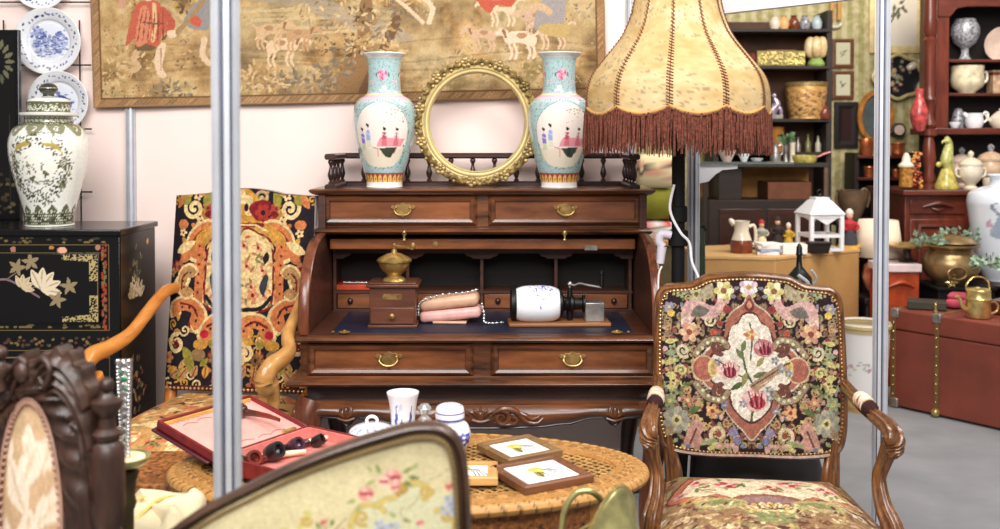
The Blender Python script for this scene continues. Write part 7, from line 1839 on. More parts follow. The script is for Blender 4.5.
mk('body', MB().lathe([(0, 0), (5.2 * ud, 0), (5.6 * ud, 2 * ud), (5 * ud, 8 * ud), (3.2 * ud, 14 * ud), (2.6 * ud, 17 * ud), (3.4 * ud, 20 * ud), (2.6 * ud, 20 * ud), (2 * ud, 16 * ud)], n=22), STEEL, t); mk('handle', MB().tube([(3 * ud, 0, 17 * ud), (7 * ud, 0, 17 * ud), (7 * ud, 0, 10 * ud), (5 * ud, 0, 7 * ud)], .8 * ud, 8, 4), STEEL, t)
t = rootat('potted_plant', 'tall pewter cup holding a small green plant on the dark cupboard', 'plant', 786, 7.0, zD)
mk('cup', MB().lathe([(0, 0), (4 * ud, 0), (3 * ud, 2 * ud), (2.6 * ud, 10 * ud), (3.4 * ud, 18 * ud), (2.6 * ud, 18 * ud), (2 * ud, 6 * ud)], n=18), STEEL, t)
def foliage(n, r, z0, z1, L, seed, w=.3):
    mb = MB(); q = random.Random(seed)
    for _ in range(n):
        a, d = q.uniform(0, 2 * PI), r * math.sqrt(q.random()); p = Vector((d * math.cos(a), d * math.sin(a), q.uniform(z0, z1))); t_ = Vector((math.cos(a) * q.uniform(.2, 1), math.sin(a) * q.uniform(.2, 1), q.uniform(-.2, 1))).normalized() * L * q.uniform(.6, 1.1); s = t_.cross(Vector((q.uniform(-1, 1), q.uniform(-1, 1), q.uniform(-1, 1)))).normalized() * L * w
        m = p + t_ * .5 + Vector((0, 0, .12 * L)); mb.add([p, m + s, p + t_, m - s, m + Vector((0, 0, .05 * L))], [(0, 1, 4), (1, 2, 4), (2, 3, 4), (3, 0, 4)])
    return mb
mk('foliage', foliage(46, 4 * ud, 17 * ud, 26 * ud, 8 * ud, 4), GREENL, t)
rnd('white_candle', 'white pillar candle beside the potted plant on the dark cupboard', 'candle', 792.5, 6.95, zD, [(0, 0), (3.2 * ud, 0), (2.6 * ud, 2 * ud), (2.6 * ud, 18 * ud), (3.2 * ud, 20 * ud), (0, 20.5 * ud)], CREAMP)
t = rootat('enamel_pan', 'yellow-green enamel pan with a red handle on the dark cupboard', 'pan', 804, 6.95, zD)
mk('bowl', MB().lathe([(0, 0), (11 * ud, 0), (12.6 * ud, 3 * ud), (12.8 * ud, 7.5 * ud), (12 * ud, 7.5 * ud), (11 * ud, 2 * ud), (0, 1.2 * ud)], n=30), YGREEN, t); mk('handle', MB().tube([(12.4 * ud, 0, 5 * ud), (20 * ud, 0, 8.5 * ud), (27 * ud, 0, 10.5 * ud)], [1.2 * ud, 1.4 * ud, 1.2 * ud], 8), REDG, t)

# ------------------------------------------------ upper shelf unit on the wallpaper wall
SY = 7.35; us = SY / 1000
SHW = plain('grey_brown_shelf', (44, 34, 27), .65)
x0, x1 = xat(716, SY), xat(829, SY)
t = thing('ornament_shelves', 'dark shelf unit against the wallpaper, crowded with ornaments, above the cupboard', 'shelves', ((x0 + x1) / 2, SY, 0)); hws = (x1 - x0) / 2
shz = {}
for py in (29, 66, 119, 152):
    z = zat(py, SY); shz[py] = z; mk('shelf', MB().box(-hws, hws, -.02, .30, z - .022, z), SHW, t, bev=.002)
for sx in (-1, 1): mk('upright', MB().box(sx * hws - .02, sx * hws + .02, .0, .30, 0, 2.45), SHW, t, bev=.002)
mk('back_board', MB().box(-hws, hws, .30, .32, 0, 2.4), plain('brown_back', (82, 52, 32), .7, var=.2, scale=6), t)
# top row
for i, (px, c_, lab) in enumerate(((774, CREAMP, 'cream round pot, leftmost on the top ornament shelf'), (783, plain('orange_cream', (232, 180, 120), .4), 'orange-cream round pot beside the leftmost pot on the top ornament shelf'), (793, BROWNG, 'brown glazed pot in the middle of the top ornament shelf'), (804, GREYG, 'grey and white pot right of the brown pot on the top shelf'), (816, plain('pale_blue_glaze', (190, 204, 208), .3), 'pale blue pot at the right end of the top ornament shelf'))):
    rnd('round_pot', lab, 'pot', px, SY + .1, shz[29], [(0, 0), (3.4 * us, 0), (5.2 * us, 4 * us), (5.4 * us, 8 * us), (3.6 * us, 12 * us), (2.6 * us, 13.5 * us), (3.4 * us, 15 * us), (2.4 * us, 15 * us), (0, 12 * us)], c_)
t = rootat('wooden_case', 'long brown wooden case on the second ornament shelf', 'case', 779, SY + .12, shz[66] + .0)
mk('body', MB().box(-15 * us, 15 * us, -.06, .06, .0, 17 * us), plain('mid_brown_case', (126, 78, 48), .5), t, bev=.006); mk('strap', MB().box(-15.3 * us, 15.3 * us, -.063, .063, 8 * us, 9.4 * us), REDW, t)
t = rootat('beaded_casket', 'long casket with gold beaded front, left on the second ornament shelf', 'casket', 781, SY + .015, shz[66])
mk('body', MB().box(-25 * us, 23 * us, -.02, .03, 0, 15 * us), plain('olive_gold', (150, 132, 74), .5), t, bev=.004)
mb = MB(); q = random.Random(2)
for _ in range(150): mb.ball((q.uniform(-24, 22) * us, -.022, q.uniform(1.5, 13.5) * us), q.uniform(.8, 1.5) * us, 6, 4)
mk('beadwork', mb, plain('gold_beads', (222, 206, 128), .35, .3), t)
t = rootat('tulip_vase', 'yellow and cream tulip-shaped vase with green foot on the second shelf', 'vase', 815.5, SY + .06, shz[66])
mk('green_foot', MB().lathe([(0, 0), (8 * us, 0), (9 * us, 2 * us), (7 * us, 6 * us), (5 * us, 9 * us)], n=20), plain('leaf_glaze', (150, 176, 96), .3), t)
mb = MB()
for k in range(6):
    a = 2 * PI * k / 6 + .3; c_ = Vector((6.4 * us * math.cos(a), 5.5 * us * math.sin(a), 19 * us)); mb.ball(c_, (6.5 * us, 6 * us, 11 * us), 12, 8)
mk('petals', mb, plain('yellow_petal', (240, 196, 118), .35, var=.2, scale=12, c2=(246, 222, 180)), t)
t = rootat('embossed_jardiniere', 'big embossed copper jardiniere on the third ornament shelf', 'planter', 806.5, SY + .09, shz[119])
pj = dense_prof([(0, 0), (16 * us, 0), (17 * us, 2 * us), (19 * us, 12 * us), (20.5 * us, 26 * us), (20.6 * us, 33 * us)], 60)
mb = MB().lathe(pj, n=90); q = random.Random(6); mb.v = [(x * (1 + .02 * math.sin(9 * math.atan2(y, x) + z * 60) * math.sin(z * 55)), y * (1 + .02 * math.sin(9 * math.atan2(y, x) + z * 60) * math.sin(z * 55)), z) for x, y, z in mb.v]
o_ = mk('body', mb, attr_mat('embossed_copper', .4, .2, .6, bscale=60, metal=.2), t); cq = Cv(-180, 180, 0, 250, 1, (214, 164, 96))
for _ in range(520): cq.leaf(q.uniform(-180, 180), q.uniform(10, 200), q.uniform(8, 16), q.uniform(4, 8), q.uniform(0, 6.3), q.choice(((96, 66, 48), (128, 84, 60), (236, 196, 136), (150, 100, 66), (110, 78, 70))))
paint_round(o_, cq)
mk('rolled_rim', MB().lathe([(19.6 * us, 33 * us), (21.6 * us, 33 * us), (21.6 * us, 36 * us), (20.4 * us, 37 * us), (19.6 * us, 35 * us)], n=50, cap=False), GILT, t)
t = rootat('silver_figure', 'silver and plum kneeling figure ornament left of the copper jardiniere', 'ornament', 775, SY + .02, shz[119])
mk('base', MB().box(-7 * us, 7 * us, -.03, .03, 0, 4 * us), STEEL, t, bev=.003)
mk('figure', MB().tube([(-4 * us, 0, 4 * us), (-2 * us, 0, 10 * us), (2 * us, 0, 15 * us), (-1 * us, 0, 21 * us)], [4.5 * us, 5 * us, 3.4 * us, 1.6 * us], 12, 4).ball((-1.2 * us, 0, 23.5 * us), 2.4 * us, 10, 8).tube([(2 * us, 0, 14 * us), (5 * us, -.01, 9 * us), (6 * us, 0, 4 * us)], [2 * us, 1.8 * us, 1.4 * us], 8, 3), plain('silver_plum', (196, 182, 200), .25, .4, .3), t)
rnd('dark_bottle', 'dark brown round bottle at the right end of the third ornament shelf', 'bottle', 824, SY - .0, shz[119], [(0, 0), (5 * us, 0), (6 * us, 5 * us), (5 * us, 10 * us), (2 * us, 13 * us), (2 * us, 17 * us), (0, 17 * us)], BROWNG)
for i, (px, m_2, h_, lab) in enumerate(((798, STEEL, 15, 'small grey bottle, leftmost in the lower bottle row'), (808, plain('olive_glass', (120, 116, 70), .2, coat=.5), 18, 'olive glass bottle, middle of the lower bottle row'), (818, plain('pale_glass', (190, 186, 160), .2, coat=.5), 16, 'pale bottle, right of the olive glass bottle'), (826, plain('brown_glass', (96, 70, 46), .2, coat=.5), 20, 'brown glass bottle at the right end of the lower row'))):
    rnd('glass_bottle', lab, 'bottle', px, SY + .1, shz[152], [(0, 0), (2.8 * us, 0), (3.0 * us, h_ * .5 * us), (1.2 * us, h_ * .68 * us), (1.1 * us, h_ * .95 * us), (1.6 * us, h_ * us), (0, h_ * us)], m_2)
rnd('orange_tin', 'orange-brown round tin behind the plant on the lowest ornament shelf', 'tin', 776, SY + .1, shz[152], [(0, 0), (8 * us, 0), (8 * us, 24 * us), (8.4 * us, 25 * us), (0, 26 * us)], plain('orange_tin', (176, 112, 48), .4))
rnd('green_pot', 'small teal bowl on the second ornament shelf, just behind the lamp shade', 'bowl', 745, SY + .1, shz[66], [(0, 0), (5 * us, 0), (8 * us, 8 * us), (7 * us, 8 * us), (0, 2 * us)], plain('teal_glaze', (140, 190, 160), .3))
rnd('red_pot', 'dark red pot beside the lamp shade on the second ornament shelf', 'pot', 752, SY + .08, shz[66], [(0, 0), (5 * us, 0), (9 * us, 7 * us), (6 * us, 13 * us), (0, 14 * us)], plain('dark_red_glaze', (122, 50, 44), .3))

# ------------------------------------------------ pictures and mirrors on the wallpaper
def wallpic(label, pxa, pya, pxb, pyb, fw, fm, mat_c, cat='picture', group=None, twig=True, seed=1):
    Y = FYW - .012; u_ = FYW / 1000
    a = at(pxa, pyb, Y); b = at(pxb, pya, Y); w_, h_ = b.x - a.x, b.z - a.z
    t = thing('framed_print', label, cat, ((a.x + b.x) / 2, Y, (a.z + b.z) / 2), 0, group)
    mb = MB().miter([(-w_ / 2, -h_ / 2), (-w_ / 2, h_ / 2), (w_ / 2, h_ / 2), (w_ / 2, -h_ / 2)][::-1], [(0, .01), (0, -.012), (-fw * .5, -.018), (-fw, -.008), (-fw, .01)], True, 'xz'); mk('frame', mb, fm, t, ang=25)
    cv = Cv(-w_ / 2, w_ / 2, -h_ / 2, h_ / 2, 300, mat_c); q = random.Random(seed)
    if twig:
        cv.line([(-w_ * .1, -h_ * .12), (0, 0), (w_ * .12, h_ * .06)], h_ * .02, (90, 84, 66), 3)
        for _ in range(7): cv.leaf(q.uniform(-.1, .1) * w_, q.uniform(-.1, .1) * h_, h_ * .10, h_ * .04, q.uniform(0, 6), (110, 112, 90))
    mb = MB().grid(lambda u, v: (-w_ / 2 + fw * .8 + u * (w_ - 1.6 * fw), -.004, -h_ / 2 + fw * .8 + v * (h_ - 1.6 * fw)), 60, 60); o_ = mk('print', mb, PRINT, t, solid=-.004); paint(o_, cv, lambda q_: (q_[:, 0], q_[:, 2])); return t
wallpic('upper of two small brown-framed prints on the green wallpaper', 832, 39, 853.5, 68, .028, FRAMEW, (210, 206, 172), seed=2)
wallpic('lower of two small brown-framed prints on the green wallpaper', 832, 71, 853.5, 99, .028, FRAMEW, (214, 210, 180), seed=3)
wallpic('large pale-framed print of a branch, partly behind the right silver post', 869, -30, 924, 53, .055, plain('cream_moulding', (240, 214, 150), .5), (244, 232, 212), seed=5)
# hanging brush / strap pieces
t = thing('hanging_strap', 'orange strap with white ring hanging above the small framed prints', 'strap', (xat(835, 7.7), 7.72, zat(26, 7.72))); u7 = 7.72 / 1000
mk('strap', MB().tube([(-3 * u7, 0, 24 * u7), (-3 * u7, 0, 5 * u7)], 2.2 * u7, 8).tube([(4 * u7, 0, 24 * u7), (4 * u7, 0, 6 * u7)], 2.0 * u7, 8), plain('orange_strap', (206, 150, 76), .6), t); mk('ring', MB().tube([(6 * u7 * math.cos(a), 0, 3 * u7 + 4 * u7 * math.sin(a)) for a in [PI + PI * k / 12 for k in range(13)]], 1.6 * u7, 8), CREAMP, t)
# dark frame leaning under the prints
wallpic('dark wooden framed panel hanging below the two small prints', 834, 102, 858, 148, .055, WALB, (56, 34, 32), twig=False)
# black scalloped plate with gilt edge
o_ = None
t = thing('scalloped_tray', 'black scalloped tray with gilt edge and flower centre hung beside the mahogany dresser', 'tray', (xat(897, 7.7), 7.71, zat(77, 7.71)))
def scal(u, v):
    a = 2 * PI * u; r_ = (1 + .05 * math.cos(8 * a)) * v; return (24 * u7 * r_ * math.cos(a), -.02 * v ** 4, 21 * u7 * r_ * math.sin(a))
mb = MB().grid(scal, 120, 40, True); o_ = mk('tray_plate', mb, LACQ, t, solid=-.006); cv = Cv(-.2, .2, -.2, .2, 500, (36, 36, 38)); q = random.Random(5)
for _ in range(26): cv.flower(q.gauss(-.02, .05), q.gauss(.01, .045), q.uniform(.012, .024), 6, q.choice(((190, 150, 120), (150, 140, 120), (120, 90, 80), (130, 140, 120))), (210, 190, 120))
paint(o_, cv, lambda q_: (q_[:, 0], q_[:, 2])); mk('gilt_edge', MB().tube([scal(i / 96, 1) for i in range(96)], 1.8 * u7, 8, closed=True), GILTP, t)
t = thing('white_scoop', 'white long-handled scoop hanging next to the scalloped tray', 'scoop', (xat(913, 7.7), 7.715, zat(66, 7.715))); mk('bowl', MB().tube([(-6 * u7, 0, -3 * u7), (-1 * u7, 0, 0), (5 * u7, 0, 4 * u7)], [2.5 * u7, 4.6 * u7, 3.6 * u7], 12, 4), CREAMP, t); mk('handle', MB().tube([(5 * u7, 0, 4 * u7), (14 * u7, .01, 9 * u7)], [2.4 * u7, 1.4 * u7], 8), CREAMP, t)
rnd('red_vase', 'red and white enamel vase standing beside the turned dresser column', 'vase', 919, 6.62, zat(131, 6.62), [(0, 0), (4 * us, 0), (5 * us, 2 * us), (7.6 * us, 10 * us), (8 * us, 18 * us), (5 * us, 26 * us), (3 * us, 31 * us), (4 * us, 38 * us), (3 * us, 38 * us), (0, 30 * us)], REDG)
t = thing('gilt_mirror', 'oval mirror with twisted orange-gilt frame, cut by the right silver post', 'mirror', (xat(875, 7.7), 7.70, zat(117, 7.7)))
mk('frame', MB().tube([(16 * u7 * math.cos(a), -.01, 24 * u7 * math.sin(a)) for a in [2 * PI * k / 60 for k in range(60)]], 2.6 * u7, 8, closed=True, lob=(3, .2)), plain('orange_gilt', (206, 136, 62), .35, .3, .3), t)
mk('mirror_glass', MB().lathe([(0, 0), (1, 0), (1, .004), (0, .004)], n=40).xf(Matrix.Diagonal((15.5 * u7, 1, 23.5 * u7, 1)) @ Matrix.Rotation(R(90), 4, 'X')), plain('grey_glass', (92, 100, 98), .15, coat=.6), t)
t = thing('round_box', 'small round dark box with pink face hanging left of the red vase', 'box', (xat(899, 7.65), 7.69, zat(130, 7.69))); mk('case', MB().lathe([(0, 0), (7 * u7, 0), (7 * u7, .04), (5.4 * u7, .045), (0, .045)], n=26, M=Matrix.Rotation(R(90), 4, 'X')), DKWOOD, t); mk('face', MB().lathe([(0, .046), (5 * u7, .046), (5 * u7, .05), (0, .052)], n=24, M=Matrix.Rotation(R(90), 4, 'X')), PINKP, t)

# ------------------------------------------------ copper shelf behind the right post
KYs = 7.40; uk = KYs / 1000
t = thing('copper_rack', 'dark shelf rack with copperware behind the right silver post', 'shelves', (xat(889, KYs), KYs, 0)); hk = 32 * uk; kz = {}
for py in (155.5, 177.5, 191): kz[py] = zat(py, KYs); mk('shelf', MB().box(-hk, hk, -.02, .22, kz[py] - .02, kz[py]), MAHX, t, bev=.002)
for sx in (-1, 1): mk('upright', MB().box(sx * hk - .015, sx * hk + .015, 0, .22, 0, kz[155.5] + .02), DKWOOD, t)
mk('back', MB().box(-hk, hk, .22, .24, 0, kz[155.5]), WALB, t)
def pot(label, px, py, r, h, mat, Y=KYs + .06, nm='copper_pot', lid=False):
    u_ = KYs / 1000; pr2 = [(0, 0), (r * .8 * u_, 0), (r * u_, h * .15 * u_), (r * .95 * u_, h * .7 * u_), (r * 1.08 * u_, h * .92 * u_), (r * 1.0 * u_, h * u_), (r * .85 * u_, h * .9 * u_), (0, h * .8 * u_)]
    return rnd(nm, label, 'pot', px, Y, kz[py], pr2, mat)
pot('tall copper pot, left of the right silver post on the top rack shelf', 866, 155.5, 7, 17, COPPER)
pot('low copper pot, right of the right silver post on the top rack shelf', 898, 155.5, 7, 13, COPPER)
pot('small copper burner on the middle rack shelf, left of the post', 869, 177.5, 5, 11, COPPER)
pot('tiny copper cup on the middle rack shelf, right of the post', 896, 177.5, 3.4, 8, COPPER)
t = rootat('spirit_lantern', 'amber glass lantern with a white lid on the mahogany dresser shelf', 'lantern', 906.5, 6.62, zat(187, 6.62)); u6 = 6.62 / 1000
mk('amber_body', MB().lathe([(0, 0), (6.5 * u6, 0), (6.8 * u6, 3 * u6), (6.4 * u6, 18 * u6), (6.8 * u6, 20 * u6)], n=20), AMBER, t); mk('white_lid', MB().lathe([(7.6 * u6, 20 * u6), (7.8 * u6, 22 * u6), (4.5 * u6, 25 * u6), (3.4 * u6, 31 * u6), (1.6 * u6, 34 * u6), (0, 34.5 * u6)], n=20), CREAMP, t)
t = rootat('bead_bunch', 'bunch of red and amber glass beads right of the amber lantern', 'beads', 917, 6.60, zat(187, 6.6)); q = random.Random(8)
for nm, mt in (('red_beads', plain('red_bead', (150, 54, 36), .2, coat=.6)), ('amber_beads', plain('amber_bead', (216, 160, 96), .2, coat=.6))):
    mb = MB()
    for _ in range(42): 
        zz = q.uniform(1.5, 36) * u6; rr = (5.5 if zz < 8 * u6 else 4) * u6; mb.ball((q.uniform(-1, 1) * rr, q.uniform(-1, 1) * rr * .6, zz), q.uniform(1.0, 1.9) * u6, 7, 5)
    mk(nm, mb, mt, t)

# ------------------------------------------------ mahogany dresser
RY = 6.8; ur = RY / 1000
DLx, DRx = xat(888, RY), xat(1075, RY)
t = thing('mahogany_dresser', 'tall red mahogany dresser with turned columns and glazed shelves at the right', 'dresser', ((DLx + DRx) / 2, RY, 0)); hd_ = (DRx - DLx) / 2; cxd = (DLx + DRx) / 2
zct = zat(190, RY - .25)
mk('counter', MB().box(-hd_, hd_, -.27, .40, zct - .035, zct), MAHX, t, bev=.006)
mk('lower_body', MB().box(-hd_ + .03, hd_ - .03, -.22, .38, .05, zct - .035), MAHO, t, bev=.004)
zf = lambda py: zat(py, RY - .22)
for k in range(3):
    xa_ = -hd_ + .06 + k * (2 * hd_ - .1) / 3; xb_ = xa_ + (2 * hd_ - .1) / 3 - .03
    d_ = mk('drawer', MB().box(xa_, xb_, -.232, -.21, zf(214), zf(199)), MAHX, t, bev=.005)
    mb = MB().tube([(xa_ + .08, -.236, zf(207)), ((xa_ + xb_) / 2, -.25, zf(203)), (xb_ - .08, -.236, zf(207))], [.008, .016, .008], 8, 5).tube([(xa_ + .14, -.236, zf(208)), ((xa_ + xb_) / 2, -.245, zf(210)), (xb_ - .14, -.236, zf(208))], [.006, .012, .006], 8, 5); mk('carving', mb, MAHX, d_)
    d_ = mk('door', MB().box(xa_, xb_, -.232, -.21, .12, zf(219)), MAHO, t, bev=.005)
    mk('door_panel', MB().miter([(xa_ + .05, .17), (xa_ + .05, zf(224)), (xb_ - .05, zf(224)), (xb_ - .05, .17)][::-1], [(0, -.225), (0, -.242), (-.015, -.248), (-.03, -.236), (-.03, -.225)], True, 'xz'), MAHX, d_)
mk('plinth_base', MB().box(-hd_, hd_, -.25, .39, 0, .08), MAHX, t, bev=.006)
# upper case: side posts, shelves, back
xp = xat(925, RY) - cxd; xq = xat(947, RY) - cxd
zsh1, zsh2, zsh3 = zat(59, RY), zat(93, RY), zat(128, RY)
mk('upper_back', MB().box(xat(936, RY) - cxd, hd_ - .03, .25, .28, zct, 2.6), WALB, t)
mk('case_side', MB().box(xat(934, RY) - cxd, xq, -.02, .25, zsh3 - .05, 2.55), MAHO, t, bev=.004)
mk('case_side', MB().box(hd_ - .10, hd_ - .03, -.02, .33, zsh3 - .05, 2.55), MAHO, t, bev=.004)
mk('case_base', MB().box(xp + .03, hd_ - .03, -.04, .33, zsh3 - .045, zsh3), MAHX, t, bev=.006)
for z in (zsh1, zsh2): mk('shelf', MB().box(xq, hd_ - .10, .02, .33, z - .018, z), MAHX, t, bev=.002)
za_ = zat(7, RY); mb = MB().prism([(xp, za_ + .05), (xp, 2.62), (hd_, 2.62), (hd_, za_ + .05), (hd_ - .1, za_ - .06), (hd_ - .12, za_), (xq + .12, za_), (xq + .05, za_ - .012), (xq, za_ - .07), (xq - .08, za_ - .07), (xq - .08, za_ + .05)], -.03, .01); mk('arched_head', mb, MAHX, t, bev=.004)
mk('cornice', MB().box(xp - .06, hd_ + .04, -.10, .36, 2.56, 2.66), MAHX, t, bev=.012)
for sx_ in (xat(928.5, RY - .05) - cxd, hd_ - .02):
    z0c, z1c = zct, 2.56; P_ = []
    for zz, rr in ((0, .05), (.03, .05), (.035, .036), (.07, .045), (.12, .03), (.20, .044), (.30, .038), (.345, .028), (.36, .05), (.40, .05), (.405, .03), (.43, .045), (.46, .036), (.5, .026), (.56, .034), (.60, .046), (.63, .03), (.70, .036), (.95, .033), (1.0, .045), (1.02, .028), (1.06, .045), (1.15, .04), (1.35, .034)): P_.append((rr, zz))
    P_.append((.034, z1c - z0c)); mk('turned_column', MB().lathe(P_, c=(sx_, -.06, z0c), n=20), MAHO, t)
# contents
def on(px, dy, z, nm, lab, cat, prof, mat, group=None): return rnd(nm, lab, cat, px, RY + dy, z, [(a * ur, b * ur) for a, b in prof], mat, group)
o = on(964, .14, zsh1, 'cut_glass_vase', 'big grey patterned goblet vase on the top dresser shelf', 'vase', [(0, 0), (7, 0), (5, 3), (3.4, 8), (4, 12), (11, 18), (14, 26), (14, 33), (11, 39), (10, 42), (9, 41), (12, 32), (0, 16)], GREYG)
o_ = mk('display_plate', MB().lathe([(0, 0), (12 * ur, 0), (17 * ur, 2 * ur), (17.5 * ur, 3.4 * ur), (11 * ur, 2 * ur), (0, 1.6 * ur)], n=40, M=Matrix.Rotation(R(102), 4, 'X')), PINKP, loc=(xat(999, RY + .12), RY + .12, zsh1 + 17.3 * ur)); tag(o_, 'pale plate stood on edge on the top dresser shelf', 'plate')
t = rootat('soup_tureen', 'cream round tureen with side handle on the middle dresser shelf', 'tureen', 966.5, RY + .115, zsh2)
mk('bowl', MB().lathe([(0, 0), (8 * ur, 0), (8.6 * ur, 2 * ur), (15 * ur, 7 * ur), (16.5 * ur, 13 * ur), (15.5 * ur, 22 * ur), (16 * ur, 28 * ur), (14.4 * ur, 28 * ur), (13 * ur, 12 * ur), (0, 6 * ur)], n=34), plain('floral_cream', (228, 214, 180), .3, var=.18, scale=18, coat=.4), t); mk('handle', MB().tube([(15 * ur, 0, 20 * ur), (19.5 * ur, 0, 22 * ur), (20 * ur, 0, 14 * ur), (15.6 * ur, 0, 10 * ur)], 1.3 * ur, 8, 4), CREAMP, t)
t = rootat('printed_box', 'pale printed box standing at the right of the middle dresser shelf', 'box', 997, RY + .16, zsh2); mk('box', MB().box(-8 * ur, 8 * ur, -.05, .05, 0, 24 * ur), plain('printed_cream', (196, 160, 128), .5, var=.3, scale=26), t, bev=.004); mk('box_lid', MB().box(-8.4 * ur, 8.4 * ur, -.053, .053, 19 * ur, 22 * ur), BROWNG, t)
t = rootat('cream_jug', 'white cream jug with a loop handle on the lower dresser shelf', 'jug', 974, RY + .06, zsh3)
mk('body', MB().lathe([(0, 0), (7 * ur, 0), (8.4 * ur, 3 * ur), (8.8 * ur, 8 * ur), (8 * ur, 13 * ur), (8.6 * ur, 15 * ur), (7.6 * ur, 15 * ur), (7 * ur, 6 * ur), (0, 3 * ur)], n=26).tube([(-7 * ur, 0, 12 * ur), (-11 * ur, 0, 15 * ur)], [3 * ur, 1.6 * ur], 8), PORC, t); mk('handle', MB().tube([(7.6 * ur, 0, 12 * ur), (11 * ur, 0, 16 * ur), (14 * ur, 0, 14 * ur), (12.5 * ur, 0, 8 * ur), (8 * ur, 0, 5 * ur)], 1.1 * ur, 8, 5), PORC, t)
on(954.5, .05, zsh3, 'small_bowl', 'small white bowl at the left of the lower dresser shelf', 'bowl', [(0, 0), (3, 0), (5.4, 4), (5.6, 6), (4.8, 6), (0, 2)], PORC)
t = rootat('teapot', 'cream teapot half out of the photo on the lower dresser shelf', 'teapot', 1000, RY + .06, zsh3)
mk('body', MB().lathe([(0, 0), (7 * ur, 0), (10.5 * ur, 5 * ur), (10.5 * ur, 10 * ur), (6 * ur, 14.5 * ur), (0, 15 * ur)], n=26), CREAMP, t); mk('lid', MB().lathe([(5.8 * ur, 14.6 * ur), (3 * ur, 17 * ur), (1 * ur, 17.4 * ur), (1.4 * ur, 19.4 * ur), (0, 20 * ur)], n=18), CREAMP, t); mk('handle', MB().tube([(9 * ur, 0, 11 * ur), (15 * ur, 0, 12 * ur), (15 * ur, 0, 5 * ur), (10 * ur, 0, 4 * ur)], 1.1 * ur, 8, 4), CREAMP, t); mk('spout', MB().tube([(-8 * ur, 0, 6 * ur), (-12 * ur, 0, 9 * ur), (-15 * ur, 0, 14 * ur)], [2.2 * ur, 1.7 * ur, 1.1 * ur], 8, 4), CREAMP, t)
rnd('shelf_jar', 'grey stoneware jar at the back of the lower dresser shelf', 'jar', 958, RY + .16, zsh3, [(0, 0), (6 * ur, 0), (7 * ur, 8 * ur), (5 * ur, 16 * ur), (3.4 * ur, 20 * ur), (0, 21 * ur)], GREYG)
# on the counter
def onc(px, dy, nm, lab, cat, prof, mat): return rnd(nm, lab, cat, px, RY + dy, zct, [(a * ur, b * ur) for a, b in prof], mat)
t = rootat('parrot_figure', 'yellow-green ceramic parrot on a rocky foot standing on the dresser counter', 'ornament', 947, RY - .12, zct); 
mk('rocky_foot', MB().lathe([(0, 0), (11 * ur, 0), (11.5 * ur, 3 * ur), (9 * ur, 9 * ur), (6.5 * ur, 16 * ur), (5 * ur, 20 * ur)], n=16).ball((-8 * ur, 0, 24 * ur), 3 * ur, 8, 6).ball((5 * ur, -.01, 13 * ur), 4 * ur, 8, 6), YGREEN, t)
mk('bird', MB().tube([(2 * ur, .0, 18 * ur), (-1 * ur, -.0, 27 * ur), (1 * ur, 0, 37 * ur), (2 * ur, 0, 45 * ur), (-1 * ur, 0, 51 * ur)], [2.4 * ur, 5.4 * ur, 5 * ur, 3.4 * ur, 2 * ur], 14, 5).ball((.5 * ur, -.005, 47 * ur), (3.6 * ur, 3.4 * ur, 3.6 * ur), 12, 8).tube([(-2 * ur, -.01, 47.5 * ur), (-5 * ur, -.012, 46.5 * ur), (-5.4 * ur, -.012, 44.6 * ur)], [1.6 * ur, 1.1 * ur, .5 * ur], 8, 3).tube([(3.6 * ur, .0, 34 * ur), (5 * ur, .01, 22 * ur), (4 * ur, .015, 10 * ur)], [2.6 * ur, 2.2 * ur, 1 * ur], 8, 4), plain('parrot_green', (168, 182, 70), .3, var=.25, scale=24, coat=.4, c2=(220, 214, 140)), t)
def tureen(lab, px, dy, s, mat, knob):
    t = rootat('lidded_tureen', lab, 'tureen', px, RY + dy, zct, 'lidded tureens on the dresser counter'); k = s * ur
    mk('bowl', MB().lathe([(0, 0), (7 * k, 0), (7.4 * k, 1.6 * k), (5 * k, 4 * k), (6 * k, 6 * k), (11 * k, 12 * k), (12.4 * k, 19 * k), (11 * k, 25 * k)], n=28), mat, t)
    l = mk('lid', MB().lathe([(11.8 * k, 25 * k), (12 * k, 27 * k), (9 * k, 31 * k), (4 * k, 33.5 * k), (1.6 * k, 34 * k)], n=28), mat, t); mk('lid_knob', MB().lathe([(1.6 * k, 34 * k), (3 * k, 36 * k), (3.2 * k, 38.5 * k), (1.4 * k, 40.5 * k), (0, 41 * k)], n=14), knob, l)
    for sx in (-1, 1): mk('handle', MB().tube([(sx * 11 * k, 0, 21 * k), (sx * 15.5 * k, 0, 22 * k), (sx * 15 * k, 0, 15 * k), (sx * 11.4 * k, 0, 13 * k)], 1.2 * k, 8, 4), mat, t)
tureen('dusty pink tureen with a dark knob behind the white tureen on the dresser counter', 962, .15, 1.0, PINKP, GREYG)
tureen('whitish lidded tureen at the front of the dresser counter, nearest the parrot', 971, -.16, .92, CREAMP, CREAMP)
tureen('beige ribbed tureen with a grey knob, rightmost on the dresser counter', 991, .02, 1.08, plain('beige_glaze', (206, 176, 146), .3, coat=.4), GREYG)
onc(990, -.17, 'cream_cup', 'small cream cup in front of the beige tureen on the dresser counter', 'cup', [(0, 0), (4, 0), (6, 5), (6.6, 11), (5.8, 11), (0, 3)], CREAMP)
rnd('ball_ornament', 'small orange ball ornament at the left end of the dresser counter', 'ornament', 921, RY - .16, zct, [(0, 0), (1.6 * ur, .4 * ur), (2.6 * ur, 2.6 * ur), (1.6 * ur, 4.8 * ur), (0, 5.4 * ur)], plain('orange_glaze', (226, 150, 50), .3, coat=.4))
